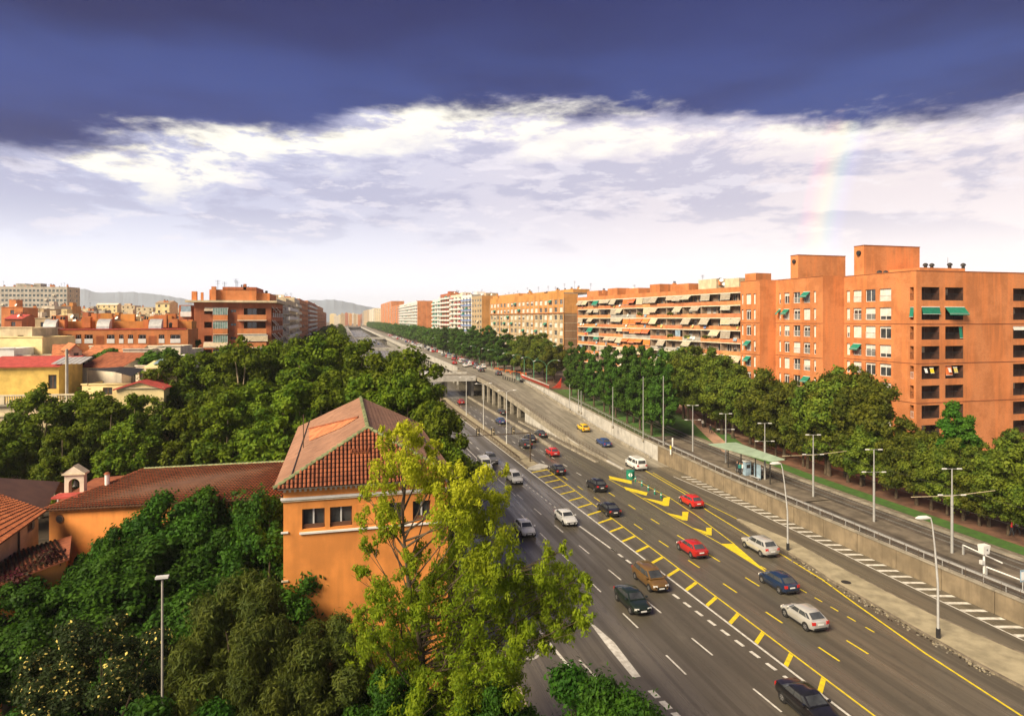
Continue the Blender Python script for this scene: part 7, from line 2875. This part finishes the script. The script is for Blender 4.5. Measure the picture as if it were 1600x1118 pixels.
# tram stop
z = 2.35
ca, cb_, cc, cd = G(1107, 693, z + 3.1), G(1150, 690.5, z + 3.5), G(1226, 717, z + 3.5), G(1204, 720, z + 3.1)
ts = thing('tram_shelter', 'long flat pale green canopy of the tram stop', 'tram shelter', (cd[0], cd[1], z))
pts = [Vector(p) for p in (ca, cb_, cc, cd)]
n = 8
for i in range(n):
    t0, t1 = i / n, (i + .97) / n
    a, c = pts[0].lerp(pts[3], t0), pts[0].lerp(pts[3], t1)
    b_, d = pts[1].lerp(pts[2], t0), pts[1].lerp(pts[2], t1)
    off = Vector(ts['_o'])
    slab4(ts, 'roof_panel', [a, b_, d, c], 'canopy_green', .14)
cen = (pts[0] + pts[1] + pts[2] + pts[3]) / 4
ax = ((pts[3] + pts[2]) / 2 - (pts[0] + pts[1]) / 2)
for k in (-.38, -.13, .13, .38):
    q = cen + ax * k
    zz_ = zs(q.y)
    mb = MB()
    mb.tube([(q.x, q.y, zz_), (q.x, q.y, q.z - .1)], .08, 'darkmetal', 7)
    mb.build('post', ts)
    if k in (-.13, .13):
        mb = MB()
        mb.box(q.x - .3, q.x + .1, q.y - 1.0, q.y + 1.0, zz_ + .42, zz_ + .48, 'galv')
        mb.box(q.x - .2, q.x, q.y - .9, q.y - .8, zz_, zz_ + .42, 'galv')
        mb.box(q.x - .2, q.x, q.y + .8, q.y + .9, zz_, zz_ + .42, 'galv')
        mb.build('bench', ts)
    if k == .13:
        mb = MB()
        mb.box(q.x + .2, q.x + .26, q.y - .9, q.y + .6, zz_ + .2, zz_ + 2.3, 'blueglass')
        mb.build('glass_screen', ts)
pl = struct(strip('tram_platform', lambda v: cen.x - 2.4 + (v - cen.y) * -.06, lambda v: cen.x + 2.0 + (v - cen.y) * -.06, [cen.y - 13, cen.y - 6, cen.y, cen.y + 6, cen.y + 13], zs, 'track_pale', .18))
u, v, _ = G(1167, 739, zs(90) + .2)
t = thing('ticket_machine', 'pale blue ticket kiosk under the end of the tram canopy', 'ticket machine', (u, v, zs(v) + .18))
mb = MB()
mb.box(-.45, .45, -.35, .35, 0, 2.0, 'blueglass')
link('cabinet', mb.mesh('cabinet'), t)
mb = MB()
mb.box(-.52, .52, -.42, .42, 2.0, 2.12, 'palegrey')
mb.box(-.3, .3, -.37, -.345, 1.1, 1.6, 'darkmetal')
link('screen', mb.mesh('screen'), t)

# speed-camera-like signal box with a level-crossing boom and blue sign
u, v, _ = G(1537.5, 893, 1.75)
t = thing('crossing_signal', 'white box on a post beside the boom barriers at the right', 'signal post', (u, v, zs(v)))
mb = MB()
mb.tube([(0, 0, 0), (0, 0, 1.9)], .09, 'white', 7)
link('post', mb.mesh('post'), t)
mb = MB()
P = [(-.42, -.3), (.42, -.3), (.42, .3), (-.42, .3)]
mb.face([(x * .8, y * .8, 1.85) for x, y in P][::-1], 'white')
mb.face([(x, y, 2.65) for x, y in P], 'white')
for i in range(4):
    a, c = P[i], P[(i + 1) % 4]
    mb.face([(a[0] * .8, a[1] * .8, 1.85), (c[0] * .8, c[1] * .8, 1.85), (c[0], c[1], 2.65), (a[0], a[1], 2.65)], 'white')
mb.box(-.03, .03, -.33, -.3, 2.2, 2.35, 'trim')
mb.box(-.4, -.15, -.15, .15, .9, 1.25, 'palegrey')
link('head', mb.mesh('head'), t)
for nm_, a, c, lab in (('barrier_boom', (1505, 851, 2.6), (1566, 879, 2.6), 'long white boom lying level behind the white signal box'), ('barrier_boom', (1541, 885, 2.4), (1604, 909, 2.4), 'white boom reaching from the signal box to the blue sign')):
    p, q = Vector(G(*a)), Vector(G(*c))
    t = thing(nm_, lab, 'barrier', (p.x, p.y, zs(p.y)))
    mb = MB()
    mb.tube([p, q], .07, 'white', 6)
    mb.build('boom', t)
    mb = MB()
    mb.box(p.x - .07, p.x + .07, p.y - .07, p.y + .07, zs(p.y), p.z + .06, 'mast_grey')
    mb.build('support', t)
u, v, _ = G(1598, 922, 1.75)
t = thing('blue_sign', 'blue-white traffic sign cut by the right edge', 'traffic sign', (u, v, zs(v)))
mb = MB()
mb.tube([(0, 0, 0), (0, 0, 1.6)], .04, 'galv', 6)
link('post', mb.mesh('post'), t)
mb = MB()
mb.box(-.25, .45, -.03, .03, .9, 1.9, 'blueglass')
mb.box(-.18, .38, -.045, -.03, 1.05, 1.75, 'white')
link('plate', mb.mesh('plate'), t)

# small things by the tram crossing
for i, (x, y) in enumerate(((1048, 705), (1051, 694))):
    u, v, _ = G(x, y, zs(112))
    t = thing('crossing_post', ('small yellow and white post on the red earth', 'small white post by the grass bank')[i], 'post', (u, v, zs(v)))
    mb = MB()
    mb.tube([(0, 0, 0), (0, 0, .9)], .13, 'white', 7)
    link('post', mb.mesh('post'), t)
    mb = MB()
    mb.tube([(0, 0, .9), (0, 0, 1.5)], .15, 'yellow_paint' if i == 0 else 'white', 7)
    link('cap', mb.mesh('cap'), t)
# red sculpture
u, v = DP(873, 178)
t = thing('red_sculpture', 'red curved fin-shaped sculpture beside the start of the white wall', 'sculpture', (u, v, zs(v)))
mb = MB()
h_ = 4.6
pr = [(-3.6, 0), (0.9, 0), (1.2, 1.6), (1.1, 3.0), (1.3, h_), (.3, 3.1), (-1.2, 1.3)]
for y_ in (-.15, .15):
    mb.face([(x, y_, z_) for x, z_ in pr], 'red')
for (a, c) in zip(pr, pr[1:] + pr[:1]):
    mb.face([(a[0], -.15, a[1]), (c[0], -.15, c[1]), (c[0], .15, c[1]), (a[0], .15, a[1])], 'red')
link('fin', mb.mesh('fin'), t, sc=.62)
# orange work barriers, red/white hoarding, shelter
for i in range(6):
    u, v, _ = G(776 + i * 8.5, 579 + i * 1.6, 6.25)
    t = thing('works_barrier', f'orange plastic works barrier, {ORD[i]} from the left behind the motorcycles', 'barrier', (u, v, 6.24), 0, 'orange works barriers')
    mb = MB()
    mb.box(-.9, .9, -.05, .05, .55, 1.1, 'awn_orange')
    link('panel', mb.mesh('panel'), t)
    mb = MB()
    for s_ in (-.8, .8):
        mb.box(s_ - .05, s_ + .05, -.25, .25, 0, .55, 'awn_orange')
    link('foot', mb.mesh('foot'), t)
p, q = Vector(G(815, 586, 6.9)), Vector(G(858, 603, 6.9))
t = thing('hoarding', 'long low red and white hoarding beside the upper road', 'hoarding', (p.x, p.y, 6.24))
n = 8
for i in range(n):
    a, c = p.lerp(q, i / n), p.lerp(q, (i + .96) / n)
    mb = MB()
    mb.prism([(a.x, a.y), (c.x, c.y), (c.x + .1, c.y + .1), (a.x + .1, a.y + .1)], 6.24, 7.0, 'red')
    mb.build('panel', t)
    mb = MB()
    mb.prism([(a.x - .02, a.y - .02), (c.x - .02, c.y - .02), (c.x + .08, c.y + .08), (a.x + .08, a.y + .08)], 7.0, 7.3, 'white')
    mb.build('top_band', t)
u, v, _ = G(803, 595, 6.25)
t = thing('bus_shelter', 'dark glazed bus shelter beside the hoarding', 'bus shelter', (u, v, 6.24))
mb = MB()
mb.box(-.1, 1.4, -2.2, 2.2, 2.4, 2.55, 'darkmetal')
link('roof', mb.mesh('roof'), t)
for y_ in (-2.1, 2.0):
    mb = MB()
    mb.box(0, .08, y_, y_ + .08, 0, 2.4, 'darkmetal')
    mb.box(1.2, 1.28, y_, y_ + .08, 0, 2.4, 'darkmetal')
    link('post', mb.mesh('post'), t)
mb = MB()
mb.box(1.3, 1.34, -2.1, 2.1, .2, 2.3, 'glass_green')
link('glass_screen', mb.mesh('glass_screen'), t)

# garden lamp
u, v = DP(253.5, 29.3)
t = thing('garden_lamp', 'slim grey lamp post with a flat twin head among the dark trees', 'street lamp', (u, v, 0))
h_ = HZ(29.3, 903)
mb = MB()
mb.tube([(0, 0, 0), (0, 0, h_)], [.06, .045], 'greywall', 8)
link('post', mb.mesh('post'), t)
mb = MB()
r_ = Vector((ct, -st, 0))
mb.box(-.27, .27, -.14, .12, h_ + .02, h_ + .11, 'palegrey')
link('lamp_head', mb.mesh('lamp_head'), t)
mb = MB()
mb.box(-.23, .23, -.11, .09, h_ - .03, h_ + .02, 'darkmetal')
link('lamp_lens', mb.mesh('lamp_lens'), t)

# ------------------------------------------------------------------ people


def peoplemat(top, legs):
    k = 'p_' + top + legs
    if k in M:
        return M[k]
    cols = {'dark': (.02, .02, .025), 'white': (.75, .73, .70), 'teal': (.02, .20, .18), 'red': (.55, .03, .03), 'grey': (.16, .16, .17), 'blue': (.05, .09, .22), 'beige': (.45, .36, .25)}
    m = bpy.data.materials.new(k)
    m.use_nodes = True
    n = NT(m.node_tree)
    bs = m.node_tree.nodes['Principled BSDF']
    tcn = n.new('ShaderNodeTexCoord')
    se = n.new('ShaderNodeSeparateXYZ')
    n.put(se.inputs[0], tcn.outputs['Object'])
    z = n.m('ADD', se.outputs[2], n.m('MULTIPLY', n.m('ABSOLUTE', se.outputs[0]), -.1))
    c = n.mix(n.m('GREATER_THAN', z, .93), (*cols[legs], 1), (*cols[top], 1))
    c = n.mix(n.m('GREATER_THAN', z, 1.45), c, (.42, .25, .17, 1))
    c = n.mix(n.m('LESS_THAN', z, .09), c, (.02, .018, .015, 1))
    n.put(bs.inputs['Base Color'], c)
    bs.inputs['Roughness'].default_value = .8
    M[k] = m
    return m


def person(x, y, zf, label, top, legs, pose=0, rz=0.0, group=None):
    u, v, _ = G(x, y, zf)
    t = thing('person', label, 'person', (u, v, zs(v) + .19), rz or .1, group)
    s_ = .10 + .08 * (pose % 3)
    b_ = .05 * (pose % 2)
    V = [((0, 0, .95), .13), ((0, .01, 1.15), .125), ((0, 0, 1.36), .14), ((0, 0, 1.47), .06), ((0, .01, 1.56), .085), ((0, .02, 1.66), .095), ((0, 0, 1.73), .07),
         ((.17, 0, 1.40), .06), ((.24, .02, 1.15), .045), ((.22, .14 + b_, .95), .035), ((.22, .2 + b_, .87), .035),
         ((-.17, 0, 1.40), .06), ((-.24, -.02, 1.14), .045), ((-.23, .06, .92), .035), ((-.23, .08, .84), .035),
         ((.09, 0, .88), .095), ((.10, s_ * .6, .5), .065), ((.10, s_, .09), .045), ((.10, s_ + .14, .04), .04),
         ((-.09, 0, .88), .095), ((-.10, -s_ * .4, .5), .065), ((-.10, -s_, .09), .045), ((-.10, -s_ + .14, .04), .04)]
    E = [(0, 1), (1, 2), (2, 3), (3, 4), (4, 5), (5, 6), (2, 7), (7, 8), (8, 9), (9, 10), (2, 11), (11, 12), (12, 13), (13, 14), (0, 15), (15, 16), (16, 17), (17, 18), (0, 19), (19, 20), (20, 21), (21, 22)]
    me = bpy.data.meshes.new('body')
    me.from_pydata([p for p, _ in V], E, [])
    me.materials.append(peoplemat(top, legs))
    o = link('body', me, t)
    mo = o.modifiers.new('skin', 'SKIN')
    mo.use_smooth_shade = True
    for i, (_, r_) in enumerate(V):
        me.skin_vertices[0].data[i].radius = (r_, r_ * (.75 if i < 3 else 1))
        me.skin_vertices[0].data[i].use_root = (i == 0)
    o.modifiers.new('sub', 'SUBSURF').levels = 1
    mb = MB()
    mb.tube([(0, -.015, 1.60), (0, -.02, 1.68), (0, -.015, 1.76), (0, -.01, 1.79)], [.085, .105, .085, .03], 'trim' if pose % 3 else 'bframe', 8)
    link('hair', mb.mesh('hair', smooth=60), t)
    return t


for i, (x, y, lab, tp, lg, po_, rz) in enumerate(((1152, 737, 'person in dark clothes at the left end under the canopy', 'dark', 'dark', 0, 2.2), (1156, 739, 'person in a teal top left of the ticket kiosk', 'teal', 'dark', 1, 2.8), (1160, 739, 'person in a white top touching the kiosk', 'white', 'grey', 2, 1.2),
                                                  (1181, 740, 'person in a dark coat right of the kiosk', 'dark', 'blue', 1, 3.4), (1186, 742, 'person in a red top by the pole', 'red', 'dark', 0, .4), (1190, 743, 'person in white beside the one in red', 'white', 'beige', 2, 2.0), (1203, 741, 'person in grey alone at the right of the stop', 'grey', 'dark', 1, 1.0))):
    person(x, y, zs(88) + .2, lab, tp, lg, po_, rz)
person(1581, 838, 1.7, 'person in a red top walking under the right-hand trees', 'red', 'dark', 1, .6)
person(1590, 836, 1.7, 'person in a white top walking under the right-hand trees', 'white', 'dark', 2, .9)
for i, (x, y) in enumerate(((1118, 664), (1110, 668), (1098, 662))):
    u, v = DP(x, 118)
    person(x, y + 6, zs(118), f'far pedestrian on the red earth under the trees, {ORD[i]} from the right', ['red', 'dark', 'white'][i], 'dark', i, 1 + i)

# ------------------------------------------------------------------ haze
hb = bpy.data.meshes.new('haze')
mb = MB()
mb.box(-5200, 5200, -300, 6300, -1.5, 225, 'white')
me = mb.mesh('haze')
hm = bpy.data.materials.new('haze')
hm.use_nodes = True
hm.node_tree.nodes.clear()
n = NT(hm.node_tree)
pv = n.new('ShaderNodeVolumePrincipled')
pv.inputs['Color'].default_value = (.90, .94, 1.0, 1)
pv.inputs['Density'].default_value = .00013
pv.inputs['Anisotropy'].default_value = .0
oo = n.new('ShaderNodeOutputMaterial')
hm.node_tree.links.new(pv.outputs[0], oo.inputs['Volume'])
me.materials.clear()
me.materials.append(hm)
ho = link('haze', me)
stuff(ho)
